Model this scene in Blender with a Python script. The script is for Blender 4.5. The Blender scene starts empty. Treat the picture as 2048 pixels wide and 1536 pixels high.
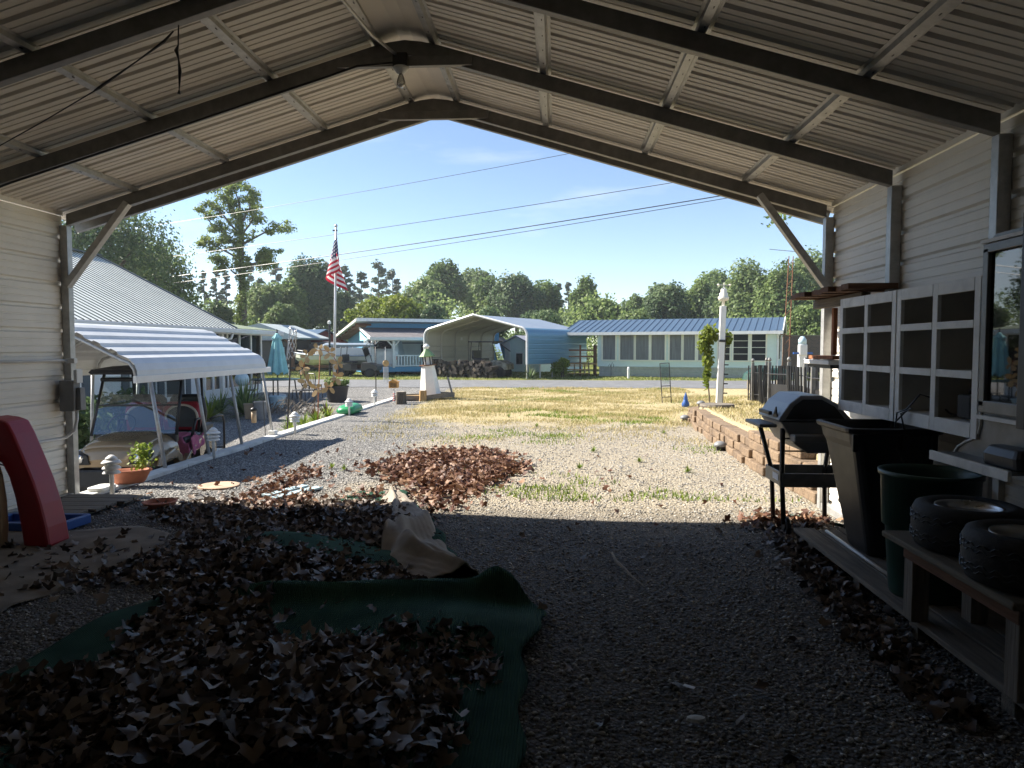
import bpy, math, random
import numpy as np
from mathutils import Vector, Matrix
random.seed(7)
rng = np.random.default_rng(11)
SC = bpy.context.scene
COL = SC.collection
R = math.radians
# ------------------------------------------------------------------ camera
CAM_H = 1.5
cd_ = bpy.data.cameras.new('camera'); cam = bpy.data.objects.new('camera', cd_); COL.objects.link(cam)
cd_.sensor_width = 36.0; cd_.lens = 36.0 * 1420 / 2048; cd_.clip_end = 2000; cd_.clip_start = 0.05
cam.location = (0, 0, CAM_H); cam.rotation_euler = (R(90 - 2.94), 0, R(3.5))
SC.camera = cam
# ------------------------------------------------------------------ sky and sun
SUNV = Vector((-1.17, 0.29, 1.0)).normalized()          # towards the sun
w = bpy.data.worlds.new('World'); SC.world = w; w.use_nodes = True
nt = w.node_tree; nt.nodes.clear()
wo = nt.nodes.new('ShaderNodeOutputWorld'); bg = nt.nodes.new('ShaderNodeBackground')
sky = nt.nodes.new('ShaderNodeTexSky'); sky.sky_type = 'NISHITA'; sky.sun_disc = False
sky.sun_elevation = math.asin(SUNV.z); sky.sun_rotation = math.atan2(SUNV.x, SUNV.y)
sky.air_density = 0.8; sky.dust_density = 0.0; sky.ozone_density = 1.4; sky.altitude = 200
bg.inputs[1].default_value = 0.077
# thin high cloud, the same all the way round the sky
tc = nt.nodes.new('ShaderNodeTexCoord'); mp = nt.nodes.new('ShaderNodeMapping'); mp.inputs['Scale'].default_value = (1.1, 1.1, 6.0)
mp.inputs['Location'].default_value = (0.35, 0.1, 0.0)
nz = nt.nodes.new('ShaderNodeTexNoise'); nz.inputs['Scale'].default_value = 1.7; nz.inputs['Detail'].default_value = 7; nz.inputs['Roughness'].default_value = 0.55
rp = nt.nodes.new('ShaderNodeValToRGB'); rp.color_ramp.elements[0].position = 0.57; rp.color_ramp.elements[1].position = 0.78
mx = nt.nodes.new('ShaderNodeMix'); mx.data_type = 'RGBA'
mul = nt.nodes.new('ShaderNodeMath'); mul.operation = 'MULTIPLY'; mul.inputs[1].default_value = 0.55
nt.links.new(tc.outputs['Generated'], mp.inputs[0]); nt.links.new(mp.outputs[0], nz.inputs[0]); nt.links.new(nz.outputs[0], rp.inputs[0])
nt.links.new(rp.outputs[0], mul.inputs[0]); nt.links.new(mul.outputs[0], mx.inputs[0])
nt.links.new(sky.outputs[0], mx.inputs[6]); mx.inputs[7].default_value = (6.4, 6.6, 6.8, 1)
nt.links.new(mx.outputs[2], bg.inputs[0]); nt.links.new(bg.outputs[0], wo.inputs[0])
sd = bpy.data.lights.new('sun', 'SUN'); sd.energy = 5.0; sd.angle = R(0.53); sd.color = (1.0, 0.93, 0.82)
so = bpy.data.objects.new('sun', sd); COL.objects.link(so)
so.rotation_euler = SUNV.to_track_quat('Z', 'Y').to_euler(); so.location = (-30, 8, 40)
SC.view_settings.view_transform = 'Standard'; SC.view_settings.look = 'None'
SC.view_settings.exposure = 1.45; SC.view_settings.gamma = 1.0; SC.view_settings.use_curve_mapping = False
SC.cycles.max_bounces = 8; SC.cycles.transparent_max_bounces = 12
# ------------------------------------------------------------------ pixel helpers (photo 2048 x 1536)
_y, _p = R(3.5), R(2.94)
_cf = Vector((-math.sin(_y)*math.cos(_p), math.cos(_y)*math.cos(_p), -math.sin(_p))); _cr = Vector((math.cos(_y), math.sin(_y), 0)); _cu = _cr.cross(_cf)
def ray(x, y): return _cf + _cr*((x-1024)/1420.0) + _cu*((768-y)/1420.0)
def PY(x, y, Y):
    d = ray(x, y); t = Y/d.y; return Vector((d.x*t, Y, CAM_H+d.z*t))
def PG(x, y, z=0.0):
    d = ray(x, y); t = (z-CAM_H)/d.z; return Vector((d.x*t, d.y*t, z))
# ------------------------------------------------------------------ mesh builder
class MB:
    def __init__(s): s.v = []; s.f = []; s.m = []
    def add(s, vs, fs, mi=0):
        o = len(s.v); s.v += [tuple(v) for v in vs]
        for f in fs: s.f.append(tuple(i+o for i in f)); s.m.append(mi)
        return s
    def box(s, c, sz, rz=0.0, M=None, mi=0, taper=1.0):
        hx, hy, hz = sz[0]/2, sz[1]/2, sz[2]/2
        vs = [Vector((x*hx*(taper if z > 0 else 1), y*hy*(taper if z > 0 else 1), z*hz)) for z in (-1, 1) for y in (-1, 1) for x in (-1, 1)]
        if M is None: M = Matrix.Rotation(rz, 3, 'Z')
        vs = [M @ v + Vector(c) for v in vs]
        return s.add(vs, [(0,2,3,1),(4,5,7,6),(0,1,5,4),(2,6,7,3),(0,4,6,2),(1,3,7,5)], mi)
    def bar(s, p, q, w, h, up=(0, 0, 1), mi=0):
        p, q = Vector(p), Vector(q); d = (q-p); L = d.length; d.normalize(); up = Vector(up)
        if abs(d.dot(up)) > .99: up = Vector((0, 1, 0))
        sx = d.cross(up).normalized(); uz = sx.cross(d)
        M = Matrix((sx, d, uz)).transposed()
        return s.box((p+q)/2, (w, L, h), M=M, mi=mi)
    def tube(s, pts, r, n=8, cap=True, mi=0, closed=False):
        pts = [Vector(p) for p in pts]; k = len(pts); rs = r if isinstance(r, (list, tuple)) else [r]*k
        vs = []; prev = None
        for i, p in enumerate(pts):
            if closed: d = pts[(i+1) % k]-pts[i-1]
            else: d = pts[min(i+1, k-1)]-pts[max(i-1, 0)]
            d.normalize()
            if prev is None:
                a = Vector((0, 0, 1)) if abs(d.z) < .9 else Vector((1, 0, 0))
                u = d.cross(a).normalized()
            else:
                u = prev - d*prev.dot(d)
                u = u.normalized() if u.length > 1e-6 else d.cross(Vector((1, 0, .3))).normalized()
            prev = u; vv = d.cross(u)
            for j in range(n):
                a = 2*math.pi*j/n; vs.append(p+(u*math.cos(a)+vv*math.sin(a))*rs[i])
        fs = []
        for i in range(k if closed else k-1):
            for j in range(n):
                a, b = i*n+j, i*n+(j+1) % n; c, d2 = ((i+1) % k)*n+(j+1) % n, ((i+1) % k)*n+j
                fs.append((a, b, c, d2))
        if cap and not closed: fs.append(tuple(range(n-1, -1, -1))); fs.append(tuple(range((k-1)*n, k*n)))
        return s.add(vs, fs, mi)
    def lathe(s, prof, n=24, c=(0, 0, 0), M=None, mi=0, sx=1.0, sy=1.0, ph=0.0):
        vs = []; c = Vector(c)
        for (r, z) in prof:
            for j in range(n):
                a = 2*math.pi*j/n+ph; v = Vector((r*math.cos(a)*sx, r*math.sin(a)*sy, z))
                vs.append((M @ v if M else v)+c)
        fs = []; k = len(prof)
        for i in range(k-1):
            for j in range(n): fs.append((i*n+j, i*n+(j+1) % n, (i+1)*n+(j+1) % n, (i+1)*n+j))
        if prof[0][0] > 1e-5: fs.append(tuple(range(n-1, -1, -1)))
        if prof[-1][0] > 1e-5: fs.append(tuple(range((k-1)*n, k*n)))
        return s.add(vs, fs, mi)
    def prism(s, poly, a, b, plane='xz', mi=0):
        n = len(poly)
        def mk(u, v, t): return (u, t, v) if plane == 'xz' else ((t, u, v) if plane == 'yz' else (u, v, t))
        vs = [mk(u, v, a) for u, v in poly]+[mk(u, v, b) for u, v in poly]
        fs = [tuple(range(n)), tuple(range(2*n-1, n-1, -1))]+[(i, i+n, (i+1) % n+n, (i+1) % n) for i in range(n)]
        return s.add(vs, fs, mi)
    def sheet(s, prof, a, b, th=0.0, mi=0):
        """open profile (list of 3-vectors) swept from +a to +b offsets"""
        a, b = Vector(a), Vector(b); n = len(prof)
        vs = [Vector(p)+a for p in prof]+[Vector(p)+b for p in prof]
        return s.add(vs, [(i, i+1, n+i+1, n+i) for i in range(n-1)], mi)
    def grid(s, fn, nu, nv, mi=0):
        vs = [fn(i/nu, j/nv) for j in range(nv+1) for i in range(nu+1)]
        return s.add(vs, [(j*(nu+1)+i, j*(nu+1)+i+1, (j+1)*(nu+1)+i+1, (j+1)*(nu+1)+i) for j in range(nv) for i in range(nu)], mi)
    def mesh(s, name, mats, smooth=False, off=(0, 0, 0)):
        me = bpy.data.meshes.new(name); o = Vector(off)
        me.from_pydata([tuple(Vector(v)-o) for v in s.v], [], s.f)
        for m in (mats if isinstance(mats, (list, tuple)) else [mats]): me.materials.append(M_(m))
        if any(s.m): me.polygons.foreach_set('material_index', s.m)
        if smooth: me.polygons.foreach_set('use_smooth', [True]*len(s.f))
        me.update(); return me
def link(name, me, parent=None, loc=None, rz=0.0):
    o = bpy.data.objects.new(name, me); COL.objects.link(o)
    if parent: o.parent = parent
    if loc is not None: o.location = loc
    if rz: o.rotation_euler = (0, 0, rz)
    return o
def finish(o, bevel=0, smooth=False, solid=0, sub=0):
    if solid: m = o.modifiers.new('solid', 'SOLIDIFY'); m.thickness = solid; m.offset = 0
    if bevel: m = o.modifiers.new('bevel', 'BEVEL'); m.width = bevel; m.segments = 2; m.limit_method = 'ANGLE'; m.angle_limit = R(40)
    if sub: m = o.modifiers.new('sub', 'SUBSURF'); m.levels = sub; m.render_levels = sub
    return o
def tag(o, label=None, cat=None, group=None, kind=None):
    if label: o['label'] = label
    if cat: o['category'] = cat
    if group: o['group'] = group
    if kind: o['kind'] = kind
    return o
def thing(name, label, cat, loc=(0, 0, 0), rz=0.0, group=None):
    o = bpy.data.objects.new(name, None); COL.objects.link(o); o.location = loc; o.rotation_euler = (0, 0, rz); o.empty_display_size = .2
    return tag(o, label, cat, group)
def part(parent, name, mb, mat, bevel=0, smooth=False, world=False, solid=0, sub=0, label=None, kind=None):
    """world=True: vertices are world coordinates (parents carry no rotation)"""
    off = (0, 0, 0)
    if world:
        off = Vector(parent.location) + (Vector(parent.parent.location) if parent.parent else Vector())
    o = link(name, mb.mesh(name, mat, smooth, off), parent)
    finish(o, bevel, smooth, solid, sub)
    if label: o['label'] = label
    if kind: o['kind'] = kind
    return o
def single(name, mb, mat, label=None, cat=None, group=None, kind=None, base=None, bevel=0, smooth=False, solid=0, sub=0, rz=0.0):
    """a thing that is one mesh; local vertices when rz or base given with local=True"""
    o = link(name, mb.mesh(name, mat, smooth, base if base is not None else (0, 0, 0)), None, base, 0)
    finish(o, bevel, smooth, solid, sub); return tag(o, label, cat, group, kind)
def copy_tree(o, parent=None):
    c = o.copy(); COL.objects.link(c); c.parent = parent
    for ch in list(o.children): copy_tree(ch, c)
    return c
def np_mesh(name, v, f, mat, parent=None, rnd=None, smooth=False):
    v = np.asarray(v, dtype=np.float32); f = np.asarray(f, dtype=np.int32); k = f.shape[1]
    me = bpy.data.meshes.new(name)
    me.vertices.add(len(v)); me.vertices.foreach_set('co', v.ravel())
    me.loops.add(f.size); me.loops.foreach_set('vertex_index', f.ravel())
    me.polygons.add(len(f)); me.polygons.foreach_set('loop_start', np.arange(0, f.size, k, dtype=np.int32))
    if smooth: me.polygons.foreach_set('use_smooth', np.ones(len(f), dtype=bool))
    if rnd is not None:
        a = me.attributes.new('rnd', 'FLOAT', 'FACE'); a.data.foreach_set('value', np.asarray(rnd, dtype=np.float32))
    me.update(calc_edges=True); me.materials.append(M_(mat))
    return link(name, me, parent)
# ------------------------------------------------------------------ materials
MATS = {}
def M_(n): return MATS[n]
def _new(name):
    m = bpy.data.materials.new(name); m.use_nodes = True; MATS[name] = m
    return m, m.node_tree, m.node_tree.nodes['Principled BSDF']
def N(t, k, **kw):
    n = t.nodes.new(k)
    for a, b in kw.items(): setattr(n, a, b)
    return n
def mat(name, col, rough=.6, metal=0.0, var=.15, scale=6.0, col2=None, bump=0.0, bscale=80.0, stretch=None, spec=.5, alpha=1.0, coat=0.0, dirt=0.0):
    m, t, b = _new(name); L = t.links.new
    tc = N(t, 'ShaderNodeTexCoord'); oi = N(t, 'ShaderNodeObjectInfo')
    ad = N(t, 'ShaderNodeVectorMath', operation='ADD'); sc = N(t, 'ShaderNodeVectorMath', operation='SCALE'); sc.inputs[3].default_value = 37.0
    cmb = N(t, 'ShaderNodeCombineXYZ')
    for i in range(3): L(oi.outputs['Random'], cmb.inputs[i])
    L(cmb.outputs[0], sc.inputs[0]); L(tc.outputs['Object'], ad.inputs[0]); L(sc.outputs[0], ad.inputs[1])
    vec = ad.outputs[0]
    if stretch:
        mp = N(t, 'ShaderNodeMapping'); mp.inputs['Scale'].default_value = stretch; L(vec, mp.inputs[0]); vec = mp.outputs[0]
    nz = N(t, 'ShaderNodeTexNoise'); nz.inputs['Scale'].default_value = scale; nz.inputs['Detail'].default_value = 6; nz.inputs['Roughness'].default_value = .62; L(vec, nz.inputs[0])
    c1 = [max(0, c*(1-var)) for c in col]; c2 = list(col2) if col2 else [min(1, c*(1+var)) for c in col]
    rp = N(t, 'ShaderNodeValToRGB'); rp.color_ramp.elements[0].position = .33; rp.color_ramp.elements[1].position = .68
    rp.color_ramp.elements[0].color = (*c1, 1); rp.color_ramp.elements[1].color = (*c2, 1); L(nz.outputs[0], rp.inputs[0])
    out = rp.outputs[0]
    if dirt:
        n2 = N(t, 'ShaderNodeTexNoise'); n2.inputs['Scale'].default_value = scale*.45; n2.inputs['Detail'].default_value = 9; n2.inputs['Roughness'].default_value = .7; L(ad.outputs[0], n2.inputs[0])
        r2 = N(t, 'ShaderNodeValToRGB'); r2.color_ramp.elements[0].position = .52; r2.color_ramp.elements[1].position = .75; L(n2.outputs[0], r2.inputs[0])
        mu = N(t, 'ShaderNodeMath', operation='MULTIPLY'); mu.inputs[1].default_value = dirt; L(r2.outputs[0], mu.inputs[0])
        mxx = N(t, 'ShaderNodeMix', data_type='RGBA'); L(mu.outputs[0], mxx.inputs[0]); L(out, mxx.inputs[6]); mxx.inputs[7].default_value = (.09, .075, .055, 1); out = mxx.outputs[2]
    L(out, b.inputs['Base Color'])
    b.inputs['Metallic'].default_value = metal; b.inputs['Specular IOR Level'].default_value = spec; b.inputs['Coat Weight'].default_value = coat
    mr = N(t, 'ShaderNodeMapRange'); mr.inputs[3].default_value = max(0, rough-.12); mr.inputs[4].default_value = min(1, rough+.12); L(nz.outputs[0], mr.inputs[0]); L(mr.outputs[0], b.inputs['Roughness'])
    if bump:
        bn = N(t, 'ShaderNodeTexNoise'); bn.inputs['Scale'].default_value = bscale; bn.inputs['Detail'].default_value = 4; L(vec, bn.inputs[0])
        bp = N(t, 'ShaderNodeBump'); bp.inputs['Strength'].default_value = bump; bp.inputs['Distance'].default_value = .02; L(bn.outputs[0], bp.inputs['Height']); L(bp.outputs[0], b.inputs['Normal'])
    if alpha < 1: b.inputs['Alpha'].default_value = alpha
    return m
def wood(name, col, axis='y', var=.35, dirt=.35, rough=.8):
    st = {'x': (.6, 9, 9), 'y': (9, .6, 9), 'z': (9, 9, .6)}[axis]
    return mat(name, col, rough, var=var, scale=4.5, stretch=st, bump=.35, bscale=9, dirt=dirt, spec=.25)
def leafmat(name, ca, cb, cc=None, trans=.35, rough=.55):
    m, t, b = _new(name); L = t.links.new
    at = N(t, 'ShaderNodeAttribute', attribute_name='rnd')
    rp = N(t, 'ShaderNodeValToRGB'); rp.color_ramp.elements[0].color = (*ca, 1); rp.color_ramp.elements[1].color = (*cb, 1)
    if cc: e = rp.color_ramp.elements.new(.5); e.color = (*cc, 1)
    L(at.outputs['Fac'], rp.inputs[0]); L(rp.outputs[0], b.inputs['Base Color']); b.inputs['Roughness'].default_value = rough; b.inputs['Specular IOR Level'].default_value = .3
    if trans:
        tr = N(t, 'ShaderNodeBsdfTranslucent'); L(rp.outputs[0], tr.inputs[0]); ms = N(t, 'ShaderNodeMixShader'); ms.inputs[0].default_value = trans
        L(b.outputs[0], ms.inputs[1]); L(tr.outputs[0], ms.inputs[2]); L(ms.outputs[0], t.nodes['Material Output'].inputs[0])
    return m
def glass(name, tint=(.9, .95, .95), fac=.12):
    m, t, b = _new(name); L = t.links.new
    g = N(t, 'ShaderNodeBsdfGlossy'); g.inputs['Roughness'].default_value = .02
    tr = N(t, 'ShaderNodeBsdfTransparent'); tr.inputs[0].default_value = (*tint, 1)
    fr = N(t, 'ShaderNodeFresnel'); fr.inputs[0].default_value = 1.5
    ad = N(t, 'ShaderNodeMath', operation='ADD'); ad.inputs[1].default_value = fac; L(fr.outputs[0], ad.inputs[0])
    ms = N(t, 'ShaderNodeMixShader'); L(ad.outputs[0], ms.inputs[0]); L(tr.outputs[0], ms.inputs[1]); L(g.outputs[0], ms.inputs[2]); L(ms.outputs[0], t.nodes['Material Output'].inputs[0])
    return m
mat('galv', (.42, .42, .41), .42, .45, .18, 14, bump=.05)
mat('panel_in', (.70, .655, .59), .5, .0, .06, 2.5, bump=.03, bscale=20, dirt=.16)
mat('panel_wall', (.78, .75, .68), .5, 0, .05, 2.0, bump=.03, bscale=20, dirt=.14)
mat('frame_dark', (.20, .195, .185), .45, .35, .2, 10)
mat('concrete', (.66, .65, .61), .85, 0, .14, 7, bump=.3, bscale=50, dirt=.25)
mat('white_paint', (.74, .74, .71), .5, 0, .05, 5, dirt=.10)
mat('old_white', (.76, .76, .74), .6, 0, .10, 7, dirt=.3, bump=.08)
mat('white_metal', (.62, .63, .63), .42, .1, .05, 3, dirt=.12)
mat('black_plastic', (.018, .018, .02), .45, 0, .2, 9, bump=.04)
mat('grey_plastic', (.20, .205, .21), .5, 0, .1, 9)
mat('rubber', (.025, .025, .026), .75, 0, .25, 12, bump=.15, dirt=.3)
mat('dark_metal', (.03, .03, .032), .45, .3, .2, 12)
mat('steel', (.45, .45, .45), .3, .9, .1, 12)
mat('chrome', (.7, .7, .7), .12, 1.0, .05, 12)
mat('asphalt', (.155, .158, .165), .9, 0, .18, 3, bump=.4, bscale=120)
mat('red_plastic', (.36, .012, .02), .42, 0, .08, 5)
mat('blue_plastic', (.03, .10, .34), .45, 0, .1, 5)
mat('tan_plastic', (.42, .31, .20), .5, 0, .1, 5)
mat('terracotta', (.46, .17, .095), .8, 0, .12, 12, bump=.1)
mat('green_plastic', (.018, .06, .045), .42, 0, .15, 8, dirt=.15)
mat('teal_cloth', (.28, .56, .57), .85, 0, .12, 6)
mat('glass_dark', (.02, .022, .024), .08, 0, .1, 2)
mat('screen', (.045, .05, .05), .55, 0, .2, 1.2, stretch=(4, 4, .3))
mat('curtain', (.16, .17, .17), .7, 0, .35, 5, stretch=(6, 6, .2))
mat('paper', (.75, .77, .8), .7, 0, .04, 3)
mat('brown_block', (.215, .150, .095), .92, 0, .28, 16, bump=.6, bscale=60, dirt=.2)
mat('brown_block_b', (.165, .115, .074), .92, 0, .28, 16, bump=.6, bscale=60, dirt=.2)
wood('wood_grey', (.19, .165, .135), 'y')
wood('wood_grey_x', (.19, .165, .135), 'x')
wood('wood_grey_z', (.20, .17, .14), 'z')
wood('wood_brown', (.17, .085, .05), 'y')
wood('wood_brown_x', (.15, .08, .05), 'x')
wood('wood_red', (.28, .115, .055), 'z', dirt=.2)
wood('wood_tan', (.42, .26, .11), 'z', dirt=.1)
wood('bark', (.105, .085, .065), 'z', var=.5)
wood('table_top', (.17, .145, .11), 'y', var=.18)
glass('clear_glass'); glass('bulb_glass', (.72, .72, .70), .28); glass('dark_window', (.28, .29, .28), .10)
leafmat('leaf_dry', (.055, .038, .029), (.29, .225, .175), (.120, .084, .062), trans=.08, rough=.5)
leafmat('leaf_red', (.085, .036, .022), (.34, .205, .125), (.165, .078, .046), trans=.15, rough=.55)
leafmat('oak', (.075, .125, .042), (.25, .32, .105), (.145, .21, .066), trans=.45)
leafmat('dark_oak', (.052, .090, .042), (.19, .245, .105), (.10, .155, .064), trans=.4)
leafmat('lime', (.12, .17, .022), (.28, .30, .045), (.19, .24, .032), trans=.45)
leafmat('pine', (.065, .098, .062), (.16, .195, .125), (.105, .145, .09), trans=.4)
leafmat('hazy', (.11, .165, .065), (.29, .35, .14), (.185, .25, .092), trans=.45)
leafmat('fresh', (.10, .155, .035), (.32, .37, .11), (.19, .25, .06), trans=.5)
leafmat('dry_grass_m', (.26, .25, .08), (.60, .50, .28), (.45, .37, .17), trans=.3)
leafmat('weed_m', (.09, .15, .018), (.30, .36, .06), (.17, .25, .03), trans=.35)
leafmat('lawn_m', (.10, .15, .025), (.42, .38, .17), (.20, .24, .05), trans=.35)
leafmat('stone_m', (.15, .145, .138), (.62, .59, .54), (.34, .33, .31), trans=0, rough=.85)
# ================================================================== THE SETTING
def sm(a, b, x):
    t = np.clip((x-a)/(b-a), 0, 1); return t*t*(3-2*t)
WALL_PTS = [(2.62, 6.9), (2.56, 8.0), (2.54, 9.4), (2.57, 11.0), (2.66, 13.0), (2.80, 14.6), (2.98, 15.6), (3.30, 16.2)]
_wy = np.array([p[1] for p in WALL_PTS]); _wx = np.array([p[0] for p in WALL_PTS])
def gz(x, y):
    x = np.asarray(x, float); y = np.asarray(y, float)
    far = .12*np.clip((y-26.3)/3.7, 0, 1)
    left = np.interp(y, [-50, 12, 20.8, 26.3], [-.55, -.55, -.04, 0.0])
    z = far + np.where(x < -4.84, left, np.where(x > -4.80, 0, left*(-4.80-x)/.04))
    xw = np.interp(y, _wy, _wx)
    rr = np.interp(y, [-50, 6.7, 7.0, 14.0, 16.5, 24, 26.3], [0, 0, .38, .32, .26, .10, 0])
    wd = np.interp(y, [0, 15.5, 18, 24], [.06, .06, 1.2, 3.0])
    z = z + rr*np.clip((x-(xw+.10))/wd, 0, 1)
    z = z + .012*np.sin(x*2.1+1.3*np.sin(y*1.1))*np.sin(y*1.7)*(np.abs(y-28.2) > 2.6)
    return z
def gzs(x, y): return float(gz(x, y))
def cat_(*a): return np.unique(np.round(np.concatenate(a), 4))
gx = cat_(np.arange(-320, -20, 15), np.arange(-20, -5, .5), [-4.84, -4.80], np.arange(-4.7, 2.4, .2), np.arange(2.4, 4.2, .06), np.arange(4.2, 20, .5), np.arange(20, 321, 15))
gy = cat_(np.arange(-40, 0, 4), np.arange(0, 26.2, .25), [26.3, 28.0, 30.0], np.arange(31, 40, 1), np.arange(40, 460, 20))
XX, YY = np.meshgrid(gx, gy); ZZ = gz(XX, YY)
nx, ny = len(gx), len(gy); I = np.arange(nx*ny).reshape(ny, nx)
GF = np.stack([I[:-1, :-1].ravel(), I[:-1, 1:].ravel(), I[1:, 1:].ravel(), I[1:, :-1].ravel()], 1)
def ground_mat():
    m, t, b = _new('ground'); L = t.links.new
    geo = N(t, 'ShaderNodeNewGeometry'); pos = geo.outputs['Position']; sp = N(t, 'ShaderNodeSeparateXYZ'); L(pos, sp.inputs[0])
    def vor(scale, feat='F1'):
        v = N(t, 'ShaderNodeTexVoronoi', feature=feat); v.inputs['Scale'].default_value = scale; L(pos, v.inputs['Vector']); return v
    def noi(scale, det=5):
        v = N(t, 'ShaderNodeTexNoise'); v.inputs['Scale'].default_value = scale; v.inputs['Detail'].default_value = det; v.inputs['Roughness'].default_value = .62; L(pos, v.inputs[0]); return v.outputs[0]
    def ramp(src, *st):
        r = N(t, 'ShaderNodeValToRGB'); e = r.color_ramp.elements
        while len(e) < len(st): e.new(.5)
        for k, (p, c) in enumerate(st): e[k].position = p; e[k].color = (*c, 1) if isinstance(c, tuple) else (c, c, c, 1)
        L(src, r.inputs[0]); return r.outputs[0]
    def rng_(src, a, b_, c=0., d=1.):
        r = N(t, 'ShaderNodeMapRange', interpolation_type='SMOOTHSTEP'); L(src, r.inputs[0])
        for k, v in enumerate((a, b_, c, d)): r.inputs[k+1].default_value = v
        return r.outputs[0]
    def mth(op, a, b_):
        r = N(t, 'ShaderNodeMath', operation=op)
        for k, v in enumerate((a, b_)):
            if isinstance(v, (int, float)): r.inputs[k].default_value = v
            else: L(v, r.inputs[k])
        return r.outputs[0]
    def mix(f, a, b_):
        r = N(t, 'ShaderNodeMix', data_type='RGBA'); L(f, r.inputs[0])
        for k, v in ((6, a), (7, b_)):
            if isinstance(v, tuple): r.inputs[k].default_value = (*v, 1)
            else: L(v, r.inputs[k])
        return r.outputs[2]
    v1 = vor(52); sx = N(t, 'ShaderNodeSeparateXYZ'); L(v1.outputs['Color'], sx.inputs[0])
    stone = ramp(sx.outputs[0], (.0, (.11, .11, .112)), (.45, (.27, .265, .258)), (.8, (.45, .435, .41)), (1., (.66, .63, .58)))
    gap = rng_(v1.outputs['Distance'], .25, .75)
    stone = mix(mth('MULTIPLY', gap, .75), stone, (.05, .047, .042))
    dirt = ramp(noi(26, 8), (.3, (.22, .18, .125)), (.55, (.45, .385, .28)), (.75, (.66, .58, .45)))
    straw = ramp(noi(55, 8), (.3, (.22, .17, .09)), (.5, (.46, .38, .21)), (.72, (.64, .55, .34)))
    # tan soil down the middle of the drive and dry turf further out
    cx = mth('MULTIPLY', rng_(sp.outputs[0], -3.4, -.9), rng_(sp.outputs[0], 2.9, 2.2))
    n1 = noi(.9, 6)
    soil = mth('MULTIPLY', cx, rng_(sp.outputs[1], 5.2, 6.6, .25, 1.))
    soil = rng_(mth('ADD', mth('MULTIPLY', soil, .55), n1), .62, .98)
    soil = mth('MULTIPLY', soil, .8)
    turf = mth('MULTIPLY', rng_(sp.outputs[1], 11.5, 17.), rng_(sp.outputs[0], -4.6, -2.4))
    right = mth('MULTIPLY', rng_(sp.outputs[0], 2.55, 2.8), rng_(sp.outputs[1], 6., 7.5))
    turf = mth('MAXIMUM', turf, mth('MULTIPLY', right, .8))
    farl = rng_(sp.outputs[1], 29.5, 30.5)
    turf = rng_(mth('ADD', mth('MULTIPLY', turf, .75), n1), .72, 1.05)
    c = mix(soil, stone, dirt); c = mix(turf, c, straw)
    lawn = ramp(noi(1.3, 6), (.3, (.07, .10, .02)), (.55, (.16, .18, .04)), (.75, (.33, .30, .10)))
    c = mix(farl, c, lawn)
    # gravel colour darkened under the roof to deepen the shade there
    floor_shade = mth('MULTIPLY', rng_(sp.outputs[1], 6.9, 5.9), rng_(sp.outputs[0], -4.85, -4.7)); floor_shade = mth('MULTIPLY', floor_shade, mth('ADD', .55, mth('MULTIPLY', noi(1.7, 4), .45)))
    c = mix(floor_shade, c, (.11, .097, .085))
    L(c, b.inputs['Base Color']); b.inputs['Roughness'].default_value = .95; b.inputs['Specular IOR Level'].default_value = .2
    bp = N(t, 'ShaderNodeBump'); bp.inputs['Strength'].default_value = .9; bp.inputs['Distance'].default_value = .02
    L(mth('ADD', mth('MULTIPLY', v1.outputs['Distance'], -1.), mth('MULTIPLY', noi(30, 6), .6)), bp.inputs['Height']); L(bp.outputs[0], b.inputs['Normal'])
ground_mat()
tag(np_mesh('ground', np.stack([XX.ravel(), YY.ravel(), ZZ.ravel()], 1), GF, 'ground'), kind='structure')
# road: one sheet on the ramp of the ground, ragged edges
mb = MB(); xs = list(np.arange(-120, -15, 15))+list(np.arange(-15, 15.1, .35))+list(np.arange(20, 121, 15)); n = len(xs)
vs = []
for x in xs:
    e0 = .10*math.sin(x*1.7)+.07*math.sin(x*4.3+1); e1 = .08*math.sin(x*1.3+2)+.06*math.sin(x*5.1)
    for y in (26.35+e0, 28.1, 29.9+e1): vs.append((x, y, .12*min(1, max(0, (y-26.3)/3.7))+.012))
mb.add(vs, [(3*i+k, 3*i+3+k, 3*i+4+k, 3*i+1+k) for i in range(n-1) for k in (0, 1)])
single('road', mb, 'asphalt', kind='structure')
# concrete retaining kerb between the drive and the lower lot on the left
kt = thing('retaining_kerb', 'long white-topped concrete kerb between gravel drive and the lower golf cart lot', 'kerb', (-4.72, 6.4, 0))
ys = [6.35, 8.6, 10.9, 13.2, 15.5, 17.8, 20.5]
for a, b in zip(ys[:-1], ys[1:]):
    part(kt, 'kerb_block', MB().box((-4.70, (a+b)/2, -.28), (.20, b-a-.012, .64)), 'concrete', bevel=.012, world=True)
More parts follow.
